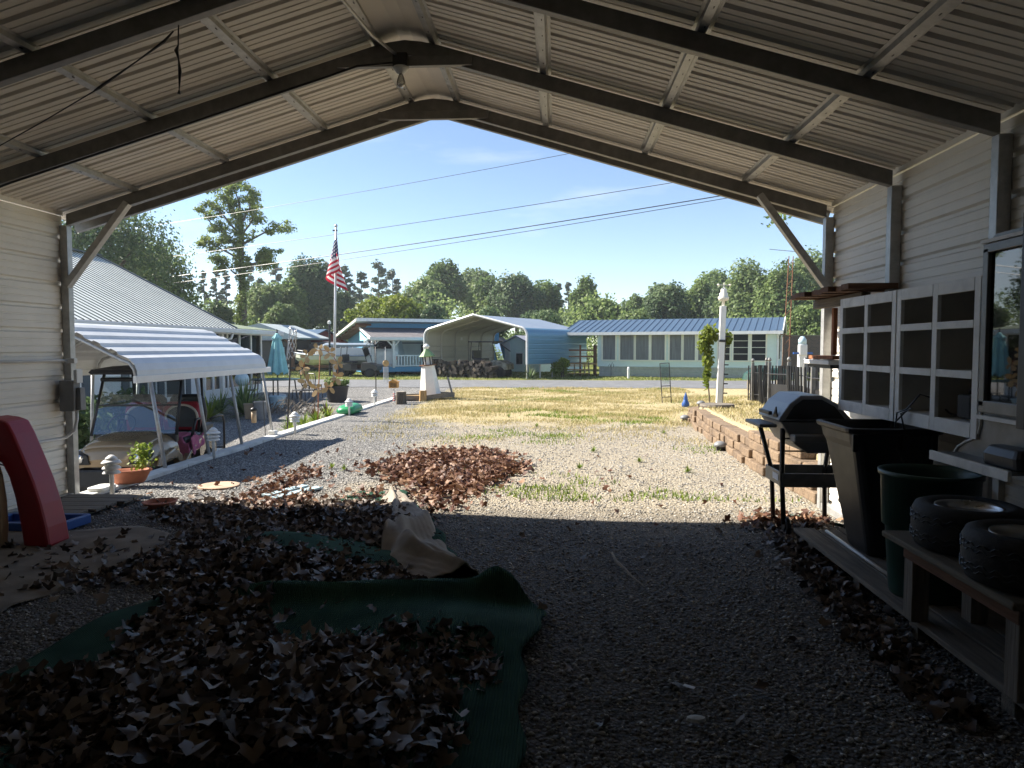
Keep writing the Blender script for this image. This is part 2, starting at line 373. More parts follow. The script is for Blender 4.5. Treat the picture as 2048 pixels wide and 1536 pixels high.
# ------------------------------------------------------------------ loose gravel, real stones
def stones(n, x0, x1, y0, y1, pw, smin, smax):
    u = rng.random(n); Y = y0*(y1/y0)**(u**pw); X = x0+(x1-x0)*rng.random(n)
    keep = (X < np.interp(Y, [0, 6.9, 16], [2.4, 2.45, 2.5])) & (X > -4.55); X, Y = X[keep], Y[keep]; n = len(X)
    r = smin+(smax-smin)*rng.random(n)**2.2
    base = np.array([[1, 0, 0], [0, 1, 0], [-1, 0, 0], [0, -1, 0], [0, 0, 1], [0, 0, -1]], float)
    v = base[None]*(0.6+.8*rng.random((n, 6, 1))); v = v*np.array([1, 1, .62])+.25*(rng.random((n, 6, 3))-.5)
    a = rng.random(n)*6.28; c, s = np.cos(a), np.sin(a)
    vx = v[..., 0]*c[:, None]-v[..., 1]*s[:, None]; vy = v[..., 0]*s[:, None]+v[..., 1]*c[:, None]
    V = np.stack([vx*r[:, None]+X[:, None], vy*r[:, None]+Y[:, None], v[..., 2]*r[:, None]+(gz(X, Y)+r*.25)[:, None]], -1).reshape(-1, 3)
    F = np.array([[0, 1, 4], [1, 2, 4], [2, 3, 4], [3, 0, 4], [1, 0, 5], [2, 1, 5], [3, 2, 5], [0, 3, 5]])
    F = (F[None]+6*np.arange(n)[:, None, None]).reshape(-1, 3)
    tone = rng.random(n)**1.3*np.interp(Y, [0, 5.6, 6.8], [.95, .95, 1.0]); return V, F, np.repeat(tone, 8)  # stones under the roof slightly darker, shade put into their tone
V, F_, q = stones(112000, -4.6, 2.45, 1.3, 13.5, 1.0, .004, .0145)
tag(np_mesh('gravel', V, F_, 'stone_m', rnd=q), 'loose grey gravel stones covering the drive and carport floor', 'gravel', kind='stuff')
# ------------------------------------------------------------------ block retaining wall on the right
bw = thing('block_retaining_wall', 'low curved retaining wall of tan split-face blocks beside the drive', 'retaining wall', (2.56, 11, 0))
bmesh_ = {}
for nm in ('brown_block', 'brown_block_b'):
    m2 = MB().box((0, 0, .0), (.26, .285, .105)); me = m2.mesh('block', nm); bmesh_[nm] = me
cum = [0]; 
for a, b in zip(WALL_PTS[:-1], WALL_PTS[1:]): cum.append(cum[-1]+math.dist(a, b))
def wall_at(s):
    x = np.interp(s, cum, _wx); y = np.interp(s, cum, _wy); x2 = np.interp(s+.05, cum, _wx); y2 = np.interp(s+.05, cum, _wy)
    return x, y, math.atan2(-(x2-x), (y2-y)) if s+.05 < cum[-1] else -.9
for c in range(4):
    s = .15 + (.15 if c % 2 else 0); top = cum[-1]-.12*c-(.0 if c < 2 else (2.2 if c == 2 else 6.6))
    while s < top:
        x, y, a = wall_at(s); zz = .05+c*.108
        if not (c == 3 and s < .6):
            o = link('block', bmesh_['brown_block' if random.random() < .6 else 'brown_block_b'], bw)
            o.location = Vector((x+random.uniform(-.028, .028)+.03*c+.02, y, zz-.02*(s/cum[-1])))-Vector(bw.location); o.rotation_euler = (0, random.uniform(-.03, .03), a+random.uniform(-.06, .06))
            if s == .15 or len(o.modifiers) == 0: finish(o, bevel=.014)
        s += .295
# ================================================================== THE CARPORT WE STAND IN
XL, XR, XC, YF, DY = -4.80, 2.50, -1.15, 6.75, 1.27
EZ, SL = 2.68, .293
def rz_(x): return EZ+SL*((x-XL) if x < XC else (XR-x))       # underside of rafter
cp = thing('metal_carport', 'large grey corrugated metal carport with open gable end, seen from inside', 'carport', (XC, 1.6, 0))
YB = -3.41
frames = [YF-DY*k for k in range(9)]
apz = rz_(XC-.01)
for k, y in enumerate(frames):
    for side, x in ((-1, XL), (1, XR)):
        part(cp, 'post', MB().box((x, y, 1.335), (.078, .075, 2.71)), 'galv', bevel=.006, world=True)
    pts = [(XL+.03, rz_(XL+.03)), (XC-.26, rz_(XC-.26)), (XC-.13, rz_(XC-.13)-.008), (XC, apz-.028), (XC+.13, rz_(XC+.13)-.008), (XC+.26, rz_(XC+.26)), (XR-.03, rz_(XR-.03))]
    m2 = MB(); n = len(pts)
    vs = []
    for (px, pz) in pts:
        for dy, dz in ((-.034, 0), (.034, 0), (.034, .112), (-.034, .112)): vs.append((px, y+dy, pz+dz))
    fs = [(0, 1, 2, 3), tuple(4*(n-1)+q for q in (3, 2, 1, 0))]
    for i in range(n-1):
        for j in range(4): fs.append((4*i+j, 4*i+4+j, 4*i+4+(j+1) % 4, 4*i+(j+1) % 4))
    m2.add(vs, fs); part(cp, 'rafter', m2, 'frame_dark', bevel=.006, world=True)
    if k < 3:
        tz = 3.632 if k else 3.640; hw = .50
        part(cp, 'collar_tie', MB().box((XC, y-.036, tz+.03), (2*hw+.04, .05, .075)), 'frame_dark', bevel=.005, world=True)
    if k == 0:
        for x0, z0, x1, z1 in ((XL+.02, 2.10, XL+.66, 2.90), (XR-.01, 2.04, XR-.64, 2.90)):
            part(cp, 'brace', MB().bar((x0, y-.03, z0), (x1, y-.03, z1), .06, .075, up=(0, 1, 0)), 'galv', bevel=.005, world=True)
# end trim along the open gable
for s in (-1, 1):
    xe = XL-.1 if s < 0 else XR+.1
    part(cp, 'gable_trim', MB().bar((xe, YF+.30, rz_(xe)+.085), (XC, YF+.30, rz_(XC-.001)+.085), .05, .13), 'frame_dark', world=True)
# hat channels
hx = [-4.08, -3.17, -2.20, -1.36, -.94, -.10, .82, 1.74]
sn = 1/math.hypot(1, SL)
for x in hx:
    z = rz_(x)+.112+.004; sl = SL if x < XC else -SL
    prof = [(-.055, .031), (-.032, .031), (-.024, 0), (.024, 0), (.032, .031), (.055, .031)]
    m2 = MB().sheet([(x+u*sn-v*sl*sn, 0, z+u*sl*sn+v) for u, v in prof], (0, YB, 0), (0, YF+.02, 0))
    hc = part(cp, 'hat_channel', m2, 'galv', world=True, solid=.0015)
    m2 = MB(); y = YF-.12
    while y > -.5:
        m2.box((x+.006, y, z-.002), (.007, .022, .003)); y -= .2286
    tag(link('screws', m2.mesh('screws', 'dark_metal', off=cp.location), hc), kind='stuff')
# roof sheets, 0.914 m each, ribs run up the slope
per = [(0, 0), (.014, .019), (.036, .019), (.050, 0), (.093, 0), (.098, .005), (.108, .005), (.113, 0), (.158, 0), (.163, .005), (.173, .005), (.178, 0)]
for s in (-1, 1):
    xe = XL-.16 if s < 0 else XR+.16; xr = XC-.10 if s < 0 else XC+.10
    ze, zr = rz_(xe)+.152, rz_(xr)+.152
    prof = []
    for k in range(4): prof += [(0, .2286*k+u, v) for u, v in per]
    prof.append((0, .9144, 0)); prof += [(0, .928, .0185)]
    base = Vector((xe, 0, ze)); d = Vector((xr-xe, 0, zr-ze))
    m2 = MB().sheet(prof, (0, 0, 0), d); me = m2.mesh('roof_sheet', 'panel_in')
    y = YF+.33-.9144; k = 0
    while y > YB-1.0:
        o = link('roof_sheet', me, cp); o.location = base+Vector((0, y, .0008*(k % 2)))-cp.location; y -= .9144; k += 1
m2 = MB(); m2.sheet([(XC-.24, 0, rz_(XC-.24)+.146), (XC-.05, 0, rz_(XC-.05)+.14), (XC+.05, 0, rz_(XC+.05)+.14), (XC+.24, 0, rz_(XC+.24)+.146)], (0, YB, 0), (0, YF+.3, 0))
part(cp, 'ridge_cap', m2, 'panel_in', world=True)
m2 = MB(); m2.sheet([(XC-.2, 0, rz_(XC-.2)+.185), (XC, 0, rz_(XC-.001)+.20), (XC+.2, 0, rz_(XC+.2)+.185)], (0, YB-.6, 0), (0, YF+.34, 0))
part(cp, 'ridge_flashing', m2, 'panel_in', world=True)
# side wall sheets, ribs run along the wall
for s in (-1, 1):
    xw = XL-.042 if s < 0 else XR+.042
    for r in range(3):
        prof = []; z0 = .04+.9144*r-(0 if s < 0 else 0)
        for k in range(4):
            for u, v in per: 
                zz = z0+.2286*k+u
                prof.append((xw+s*v*1.25, 0, zz))
        prof.append((xw+s*.001, 0, min(z0+.915, 2.86)))
        part(cp, 'wall_sheet', MB().sheet(prof, (0, YB, 0), (0, YF+.01, 0)), 'panel_wall', world=True)
    part(cp, 'base_rail', MB().box((xw-s*.042, (YB+YF)/2, .03), (.07, YF-YB-.1, .06)), 'galv', world=True)
    part(cp, 'eave_trim', MB().box((xw-s*.005, (YB+YF)/2, 2.815), (.03, YF-YB, .05)), 'panel_wall', world=True)
m2 = MB().prism([(XL-.05, 0), (XR+.05, 0), (XR+.05, 2.8), (XC, 3.9), (XL-.05, 2.8)], YB-.06, YB-.03)  # unseen end wall, added to keep the inside of the carport dark
part(cp, 'unseen_back_wall', m2, 'panel_wall', world=True)
# ================================================================== FLOOR: carpets and leaves
def proj_np(X, Y, Z):
    vx, vy, vz = X, Y, Z-CAM_H
    d = vx*_cf.x+vy*_cf.y+vz*_cf.z
    return 1024+1420*(vx*_cr.x+vy*_cr.y)/d, 768-1420*(vx*_cu.x+vy*_cu.y+vz*_cu.z)/d
def inpoly(px, py, poly):
    r = np.zeros(len(px), bool); n = len(poly)
    for i in range(n):
        x1, y1 = poly[i]; x2, y2 = poly[i-1]
        c = ((y1 > py) != (y2 > py)) & (px < (x2-x1)*(py-y1)/(y2-y1+1e-9)+x1); r ^= c
    return r
def carpet_mat(name, c1, c2, ribs):
    m, t, b = _new(name); L = t.links.new
    tc = N(t, 'ShaderNodeTexCoord'); wv = N(t, 'ShaderNodeTexWave'); wv.inputs['Scale'].default_value = ribs; wv.inputs['Distortion'].default_value = 1.2; wv.inputs['Detail'].default_value = 2; L(tc.outputs['Object'], wv.inputs[0])
    nz = N(t, 'ShaderNodeTexNoise'); nz.inputs['Scale'].default_value = 5; nz.inputs['Detail'].default_value = 8; L(tc.outputs['Object'], nz.inputs[0])
    rp = N(t, 'ShaderNodeValToRGB'); rp.color_ramp.elements[0].color = (*c1, 1); rp.color_ramp.elements[1].color = (*c2, 1); rp.color_ramp.elements[0].position = .3; rp.color_ramp.elements[1].position = .7; L(nz.outputs[0], rp.inputs[0]); L(rp.outputs[0], b.inputs['Base Color'])
    bp = N(t, 'ShaderNodeBump'); bp.inputs['Strength'].default_value = .7; bp.inputs['Distance'].default_value = .006; L(wv.outputs[0], bp.inputs['Height']); L(bp.outputs[0], b.inputs['Normal']); b.inputs['Roughness'].default_value = .95; b.inputs['Specular IOR Level'].default_value = .1
carpet_mat('green_carpet', (.018, .050, .034), (.042, .100, .066), 26)
carpet_mat('carpet_back', (.33, .285, .235), (.52, .465, .395), 60)
carpet_mat('beige_rug', (.21, .175, .14), (.34, .29, .235), 40)
ct = thing('green_carpet', 'crumpled dark green outdoor carpet half buried under dead leaves', 'carpet', (-1.2, 3.6, 0))
def cx_r(y): return float(np.interp(y, [1.2, 2.48, 3.23, 3.85, 4.14, 4.42, 4.75, 5.3, 6.0, 6.7], [-.10, -.12, -.14, -.03, -.26, -.46, -.66, -.83, -1.08, -1.42]))
def cx_l(y): return float(np.interp(y, [1.2, 2.99, 3.7, 4.02, 5.0, 6.0, 6.9], [-2.75, -2.5, -2.46, -2.31, -2.25, -2.2, -2.05]))
def wrink(x, y): return .038*(1+math.sin(4.5*y+1.6*x+.8*math.sin(2.3*x)))*max(0, math.sin(1.1*x+2.0*y+.5))+.012*(1+math.sin(9*y-3*x))*.5
def cfn(u, v):
    y = 1.2+5.6*v; y2 = y+.05*math.sin(u*9); x = cx_l(y)+(cx_r(y)-cx_l(y))*u+.02*math.sin(y*13)*(u > .97)
    z = .026+wrink(x, y)+.10*math.exp(-((x+.36+.5*(y-4.15))**2)/.012-((y-4.18)**2)/.02)+.085*math.exp(-((y-4.02-.10*(x+1.2))**2)/.006)*(1 if x > -1.7 else max(0, 1+(x+1.7)*2))
    return (x, y2, z+gzs(x, y))
part(ct, 'carpet_sheet', MB().grid(cfn, 90, 130), 'green_carpet', smooth=True, world=True, solid=.008)
FA = [(-1.46, 6.75), (-1.10, 6.02), (-.84, 5.3), (-.66, 4.75), (-.44, 4.42)]; FB = [(-1.66, 6.62), (-1.44, 6.0), (-1.30, 5.5), (-1.20, 4.78), (-.82, 4.30)]
def ipt(P_, t):
    k = t*(len(P_)-1); i = min(int(k), len(P_)-2); f = k-i; a, b = P_[i], P_[i+1]; return a[0]+(b[0]-a[0])*f, a[1]+(b[1]-a[1])*f
def ffn(u, v):
    a = ipt(FA, v); b = ipt(FB, v); e = .018*math.sin(v*26)*(u > .9)
    x = a[0]+(b[0]-a[0])*u+e; y = a[1]+(b[1]-a[1])*u+.03*math.sin(v*14)*u
    h = .05+.07*math.sin(math.pi*min(1, u*1.1))**.7*(.6+.4*math.sin(v*7+1.0+u*2.4))
    h += .085*math.exp(-((v-.30-.30*u)**2)/.004)+.06*math.exp(-((v-.62-.22*(1-u))**2)/.0035)*(.4+u)-.035*math.exp(-((v-.44-.30*u)**2)/.0016)+.05*math.exp(-((u-.55-.3*math.sin(v*4))**2)/.008)+.008*math.sin(v*60+u*9)*math.sin(u*31)
    if u < .12: h *= .35+.65*u/.12
    return (x, y, h+gzs(x, y))
part(ct, 'folded_edge', MB().grid(ffn, 30, 80), 'carpet_back', smooth=True, world=True, solid=.008, label='folded over beige backing of the carpet')
def gfn(u, v):
    x = -2.05+.62*u; y = 6.72+.24*v+.10*math.sin(u*5); return (x, y, .03+.05*math.exp(-((u-.85)**2)/.03)+.012*math.sin(u*17+v*5)+gzs(x, y))
part(ct, 'carpet_corner', MB().grid(gfn, 26, 12), 'green_carpet', smooth=True, world=True, solid=.008)
def rfn(u, v):
    y = 3.3+2.25*v; xr = float(np.interp(y, [3.3, 3.79, 4.44, 5.1, 5.41, 5.6], [-3.0, -3.12, -2.98, -2.95, -3.08, -3.5])); x = -4.72+(xr+4.72)*u
    y += .03*math.sin(u*8); return (x, y, .016+.008*math.sin(x*6+y*4)+.006*math.sin(y*15+2*x)+gzs(x, y))
single('beige_rug', MB().grid(rfn, 40, 50), 'beige_rug', 'worn beige rug lying on the gravel beside the red toy', 'rug', smooth=True, solid=.008)
# ---- leaf shapes
def leaf_outline(k):
    r = random.Random(k); pts = []
    lob = 5; n = 11
    for i in range(n):
        a = -2.5+5.0*i/(n-1)
        rad = (1.0 if i % 2 else .74)*(1-.12*abs(a))*(.85+.3*r.random())
        pts.append((rad*math.sin(a), rad*math.cos(a)))
    return pts
def leaf_verts(k, curl, tw):
    pts = leaf_outline(k); vs = [(0, -.1, 0)]+[(0, -.95, .02)]
    allv = [(0, 0)]+pts
    out = []
    r = random.Random(k+99)
    for (x, y) in allv:
        rr = x*x+y*y; z = curl*(x*x*.9-.2*y*y)+tw*x*y+.14*(r.random()-.5)
        out.append((x, y, z))
    return np.array(out)
LV = [leaf_verts(k, c, t_) for k, (c, t_) in enumerate([(.45, .1), (.7, -.25), (-.4, .3), (.9, .3), (.3, -.4), (-.6, -.1)])]
LFc = np.array([[0, i, i+1] for i in range(1, 11)])
def leaf_cloud(X, Y, Z, S, tilt):
    n = len(X); vi = rng.integers(0, 6, n); V = np.stack(LV)[vi]*S[:, None, None]
    az = rng.random(n)*6.283; ta = tilt*rng.standard_normal(n); tb = tilt*rng.standard_normal(n)
    def rot(V, ang, ax):
        c, s = np.cos(ang)[:, None], np.sin(ang)[:, None]; i, j = [(1, 2), (0, 2), (0, 1)][ax]
        a, b = V[..., i].copy(), V[..., j].copy(); V[..., i] = a*c-b*s; V[..., j] = a*s+b*c; return V
    V = rot(V, ta, 0); V = rot(V, tb, 1); V = rot(V, az, 2)
    V = V+np.stack([X, Y, Z], -1)[:, None]
    low = V[..., 2].min(1)-gz(X, Y)-.004; V[..., 2] -= np.minimum(0, low)[:, None]
    F = (LFc[None]+12*np.arange(n)[:, None, None]).reshape(-1, 3)
    return V, F, np.repeat(rng.random(n), 10)
DENSE = [(540, 1035), (690, 1012), (800, 1015), (790, 1080), (745, 1125), (800, 1150), (860, 1190), (720, 1212), (560, 1200), (520, 1225), (575, 1290), (700, 1285), (870, 1250), (990, 1300), (985, 1370), (900, 1420), (930, 1480), (850, 1560), (-80, 1560), (-80, 1385), (60, 1365), (230, 1335), (250, 1290), (300, 1240), (345, 1195), (420, 1140), (500, 1070)]
BARE = [[(225, 1240), (330, 1200), (318, 1222), (240, 1258)], [(20, 1355), (90, 1310), (235, 1305), (215, 1340), (60, 1372)], [(515, 1235), (620, 1205), (730, 1215), (690, 1285), (580, 1305)], [(560, 1100), (600, 1085), (610, 1095), (570, 1112)], [(770, 1290), (850, 1290), (840, 1310), (780, 1305)]]
STRIP = [(80, 1160), (240, 1135), (400, 1062), (330, 1045), (300, 1025), (410, 1000), (560, 1010), (560, 1045), (470, 1085), (420, 1125), (300, 1165), (200, 1165)]
def pick(n, poly, x0, x1, y0, y1, excl=()):
    X = x0+(x1-x0)*rng.random(n); Y = y0+(y1-y0)*rng.random(n); px, py = proj_np(X, Y, np.zeros(n)+.02); jx = rng.standard_normal(n)*(14+30*(rng.random(n) < .12)); jy = rng.standard_normal(n)*(5+14*(rng.random(n) < .12)); px, py = px+jx, py+jy; k = inpoly(px, py, poly)
    for e in excl: k &= ~inpoly(px, py, e)
    return X[k], Y[k]
lp = thing('leaf_heap', 'deep heap of curled dead brown leaves across the carport floor', 'dead leaves', (-1.3, 3.4, 0))
X, Y = pick(33000, DENSE, -4.6, .1, 1.5, 7.0, BARE)
hgt = .03+.05*(.5+.5*np.sin(X*3.1+Y*1.7))+.03*np.sin(Y*4+X*2)
Z = gz(X, Y)+.035+hgt*rng.random(len(X))
S = .030+.034*rng.random(len(X))**1.5
d2 = X*X+Y*Y; order = np.argsort(-(S*S/(d2+1)) + .0006*(Z < .07)); big = order[:300]; rest = order[300:]
V, F_, q = leaf_cloud(X[rest], Y[rest], Z[rest], S[rest], .55)
np_mesh('leaves', V.reshape(-1, 3)-np.array(lp.location), F_, 'leaf_dry', lp, rnd=q)['kind'] = 'stuff'
V, F_, q = leaf_cloud(X[big], Y[big], Z[big]+.015, S[big]*1.12, .45)
for i in range(len(big)):
    c = np.array([X[big[i]], Y[big[i]], 0.0]); o = np_mesh('leaf', V[i]-c, LFc, 'leaf_dry', lp, rnd=np.full(10, min(1, rng.random()*1.1))); o.location = Vector(c)-lp.location
X, Y = pick(9000, STRIP, -4.7, -1.5, 3.5, 7.2); Z = gz(X, Y)+.012+.03*rng.random(len(X))
V, F_, q = leaf_cloud(X, Y, Z, .026+.03*rng.random(len(X)), .5)
tag(np_mesh('scattered_leaves', V.reshape(-1, 3), F_, 'leaf_dry', rnd=q), 'band of dead leaves between the beige rug and the carpet', 'dead leaves', kind='stuff')
SUN = [(738, 938), (800, 918), (880, 903), (965, 903), (1052, 932), (1000, 955), (960, 980), (880, 988), (830, 968)]
X, Y = pick(9000, SUN, -3, .3, 6.8, 10.5); ed = .55+.45*rng.random(len(X)); Z = gz(X, Y)+.012+.05*rng.random(len(X))
V, F_, q = leaf_cloud(X, Y, Z, .035+.035*rng.random(len(X)), .45)
tag(np_mesh('sunlit_leaf_patch', V.reshape(-1, 3), F_, 'leaf_red', rnd=q), 'reddish brown patch of dry leaves lying in the sun on the drive', 'dead leaves', kind='stuff')
SUN2 = [(430, 1018), (500, 985), (560, 955), (620, 935), (650, 940), (600, 965), (620, 1000), (660, 1030), (560, 1025)]
SUN3 = [(640, 1018), (720, 985), (830, 975), (960, 985), (905, 1015), (870, 1050), (860, 1020), (780, 995), (700, 1030)]
SUN4 = [(1500, 1040), (1640, 1035), (1660, 1080), (1720, 1190), (1620, 1110), (1560, 1070)]
X, Y = pick(5200, SUN2, -4.5, -1, 5.9, 9.5); a = pick(2600, SUN3, -3, .5, 5.6, 8); e = pick(4200, SUN4, 1, 2.5, 4.2, 6.5)
f = ([2.45*x for x in rng.random(90)*0], [])
XS = -4.4+6.2*rng.random(160); YS = 1.6+8.5*rng.random(160)
DK = [(1590, 1075), (1640, 1120), (1730, 1225), (1830, 1330), (1960, 1440), (1900, 1440), (1760, 1320), (1640, 1190), (1570, 1100)]
g2 = pick(5000, DK, 1, 2, 2, 5.6); RUG = [(0, 1090), (140, 1080), (330, 1075), (230, 1140), (60, 1200), (0, 1220)]; rg = pick(330, RUG, -4.7, -2.8, 3.3, 5.6)
XS = np.concatenate([XS, rg[0]]); YS = np.concatenate([YS, rg[1]])
X = np.concatenate([X, a[0], e[0], XS, g2[0]]); Y = np.concatenate([Y, a[1], e[1], YS, g2[1]]); Z = gz(X, Y)+.012+.02*rng.random(len(X))
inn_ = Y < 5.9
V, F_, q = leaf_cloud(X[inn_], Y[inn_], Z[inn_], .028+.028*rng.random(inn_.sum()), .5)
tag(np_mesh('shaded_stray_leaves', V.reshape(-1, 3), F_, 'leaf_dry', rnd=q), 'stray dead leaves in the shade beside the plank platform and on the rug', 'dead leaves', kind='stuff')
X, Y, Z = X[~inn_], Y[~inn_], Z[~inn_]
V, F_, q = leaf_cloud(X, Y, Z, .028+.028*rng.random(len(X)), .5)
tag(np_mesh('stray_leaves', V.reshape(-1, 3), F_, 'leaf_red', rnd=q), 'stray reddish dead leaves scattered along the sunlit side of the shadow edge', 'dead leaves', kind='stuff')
# small litter on the floor
p = PG(1378, 1383); single('white_paper_scrap', MB().box((p.x, p.y, .022), (.05, .022, .003), rz=-.6), 'paper', 'small white paper scrap on the dark gravel', 'paper scrap')
p = PG(1392, 1447); single('flat_stone', MB().lathe([(0, .0), (.04, .004), (.036, .016), (0, .02)], 9, (p.x, p.y, .01), sy=.55), 'concrete', 'pale flat stone on dark gravel near the bottom edge', 'stone')
pts = [PG(*q) for q in ((1224, 1115), (1232, 1132), (1250, 1148), (1262, 1162), (1290, 1186))]
single('bleached_stick', MB().tube([(v.x, v.y, .035) for v in pts], [.008, .012, .009, .007, .003], 6), 'carpet_back', 'bleached stick lying on the shaded gravel', 'stick')
mat('pale_orange', (.48, .34, .24), .85, 0, .2, 9, dirt=.5, bump=.3)
# ---- flat round pieces and boards in the sun
p = PG(438, 973); single('round_stepping_stone', MB().lathe([(0, 0), (.21, 0), (.21, .03), (.17, .035), (0, .03)], 24, (p.x, p.y, -.012)), 'pale_orange', 'pale orange round stepping stone sunk in sunlit gravel', 'stepping stone')
p = PG(320, 1016); single('clay_saucer', MB().lathe([(0, .01), (.12, .01), (.155, .06), (.14, .065), (.11, .03), (0, .03)], 24, (p.x, p.y, .005)), 'terracotta', 'brown clay saucer on gravel at the shadow edge', 'saucer')
mat('pale_blue', (.42, .56, .62), .6, 0, .15, 8, dirt=.4)
bt = thing('pale_blue_slats', 'two pale blue boards lying flat among sunlit leaves', 'boards', tuple(PG(567, 987)))
for a, b in (((530, 995), (610, 975)), ((545, 1000), (640, 978))):
    A, B = PG(*a), PG(*b); part(bt, 'board', MB().bar((A.x, A.y, .02), (B.x, B.y, .02), .10, .02), 'pale_blue', world=True)
# ================================================================== LEFT SIDE, INSIDE
pf = thing('plank_platform', 'low grey plank platform at the foot of the left wall', 'platform', (-4.4, 6.1, 0))
for k in range(5):
    y = 6.55-.165*k; part(pf, 'plank', MB().box((-4.38+.03*(k % 2), y, .055), (.72-.05*k, .155, .026), rz=.06), 'wood_grey_x', bevel=.004, world=True)
for x in (-4.6, -4.18): part(pf, 'joist', MB().box((x, 6.22, .02), (.05, .72, .042)), 'wood_grey', world=True)
toy = thing('toy_arch', 'red plastic toy arch with tan leg and blue tray against left wall', 'toy', tuple(PG(60, 1088)))
o_ = [(-14, 832), (14, 836), (32, 842), (45, 866), (66, 915), (85, 962), (99, 1005), (110, 1050), (117, 1090)]; i_ = [(66, 1092), (58, 1040), (48, 990), (36, 950), (22, 922), (0, 914), (-14, 914)]
poly = [(PY(x, y, 5.12).x, max(.0, PY(x, y, 5.12).z)) for x, y in o_+i_]
part(toy, 'red_leg', MB().prism(poly, 5.02, 5.26), 'red_plastic', bevel=.022, world=True, smooth=False)
poly = [(PY(x, y, 5.0).x, max(.0, PY(x, y, 5.0).z)) for x, y in ((-30, 905), (0, 925), (8, 950), (16, 1000), (19, 1050), (17, 1104), (-18, 1110), (-22, 1000), (-30, 960))]
part(toy, 'tan_leg', MB().prism(poly, 4.92, 5.00), 'tan_plastic', bevel=.012, world=True)
m2 = MB(); a = PG(152, 1052, .03); y0, y1, x0, x1 = 5.40, 5.72, -4.62, a.x
for (p, q) in (((x0, y0), (x1-.03, y0)), ((x1-.03, y0), (x1, y1)), ((x1, y1), (x0, y1)), ((x0, y1), (x0, y0))): m2.bar((*p, .055), (*q, .055), .05, .075)
m2.box(((x0+x1)/2, (y0+y1)/2, .026), (x1-x0-.02, .3, .016)); part(toy, 'blue_tray', m2, 'blue_plastic', bevel=.012, world=True)
A, B = PY(64, 900, 5.55), PY(76, 940, 5.55); part(toy, 'blue_bracket', MB().box(((A.x+B.x)/2, 5.5, (A.z+B.z)/2), (.07, .10, .20), rz=.0), 'blue_plastic', bevel=.02, world=True)
part(toy, 'brace_rod', MB().tube([(-4.35, 5.2, .62), (-4.22, 5.5, .45)], .006, 6), 'dark_metal', world=True)
p = PG(22, 1072); single('dark_bottle', MB().lathe([(0, 0), (.045, 0), (.05, .02), (.05, .13), (.03, .17), (.018, .18), (.018, .20), (0, .2)], 14, (-4.72, 5.35, .03)), 'black_plastic', 'small dark bottle on the ground behind the red toy', 'bottle', smooth=True)
# electric box and conduits on the left front post
eb = thing('outdoor_socket_box', 'grey weatherproof socket box with conduits on the left front post', 'socket box', (-4.76, 6.69, .8))
part(eb, 'box', MB().box((-4.73, 6.64, 1.03), (.15, .10, .30)), 'grey_plastic', bevel=.01, world=True)
part(eb, 'cover_flap', MB().box((-4.64, 6.64, 1.22), (.035, .09, .13)), 'white_metal', bevel=.006, world=True)
part(eb, 'side_cover', MB().box((-4.632, 6.66, 1.0), (.05, .085, .22), taper=.8), 'grey_plastic', bevel=.006, world=True)
part(eb, 'conduit_fitting', MB().box((-4.72, 6.665, 1.37), (.09, .05, .05)), 'white_metal', bevel=.006, world=True)
part(eb, 'conduit', MB().tube([(-4.79, YB+.3, 1.385), (-4.78, 6.60, 1.375), (-4.74, 6.66, 1.37)], .013, 8), 'white_metal', smooth=True, world=True)
part(eb, 'conduit', MB().tube([(-4.795, YB+.3, .62), (-4.79, 6.45, .62), (-4.74, 6.58, .63), (-4.68, 6.62, .69), (-4.665, 6.64, .80), (-4.665, 6.64, .9)], .016, 8), 'white_metal', smooth=True, world=True)
# ================================================================== UNDER THE ROOF
lb = thing('bare_bulb_fixture', 'bare light bulb in a white holder hanging under the roof ridge', 'light bulb', (-1.17, 5.40, 3.6))
part(lb, 'junction_box', MB().box((-1.17, 5.395, 3.655), (.11, .07, .10)), 'dark_metal', bevel=.006, world=True)
part(lb, 'lamp_holder', MB().lathe([(0, 0), (.028, 0), (.055, .03), (.06, .045), (0, .046)], 20, (-1.165, 5.385, 3.555)), 'white_paint', smooth=True, world=True)
part(lb, 'bulb', MB().lathe([(0, 0), (.018, .003), (.031, .018), (.034, .036), (.029, .058), (.019, .085), (.015, .10), (0, .10)], 20, (-1.165, 5.385, 3.452)), 'bulb_glass', smooth=True, world=True)
part(lb, 'conduit', MB().tube([(-1.47, YB+.4, 3.72), (-1.40, 4.2, 3.71), (-1.30, 5.05, 3.70), (-1.20, 5.36, 3.69)], .012, 8), 'galv', smooth=True, world=True)
part(lb, 'cable', MB().tube([(-1.22, 5.37, 3.63), (-1.5, 5.38, 3.615), (-1.75, 5.41, 3.55), (-2.1, 5.43, 3.455), (-2.9, 5.43, 3.215), (-4.3, 5.43, 2.80), (-4.72, 5.43, 2.66)], .009, 6), 'black_plastic', smooth=True, world=True)
single('hanging_cord', MB().tube([(-2.25, 4.21, 3.42), (-2.25, 4.2, 3.30), (-2.262, 4.2, 3.27), (-2.25, 4.2, 3.22), (-2.243, 4.2, 3.15), (-2.25, 4.2, 3.04), (-2.252, 4.2, 3.015)], [.004, .004, .012, .004, .010, .003, .010], 6), 'dark_metal', 'knotted dark cord hanging from the left roof slope', 'cord')
single('slack_line', MB().tube([(-2.25, 4.15, 3.36), (-2.32, 4.17, 3.31), (-2.55, 4.27, 3.24), (-2.88, 4.4, 3.135), (-2.93, 4.42, 3.12), (-3.4, 4.6, 3.0), (-3.87, 4.8, 2.905), (-4.6, 5.0, 2.78)], [.004, .009, .004, .010, .004, .004, .004, .004], 6), 'dark_metal', 'dark string strung along the underside of the left roof slope', 'string')
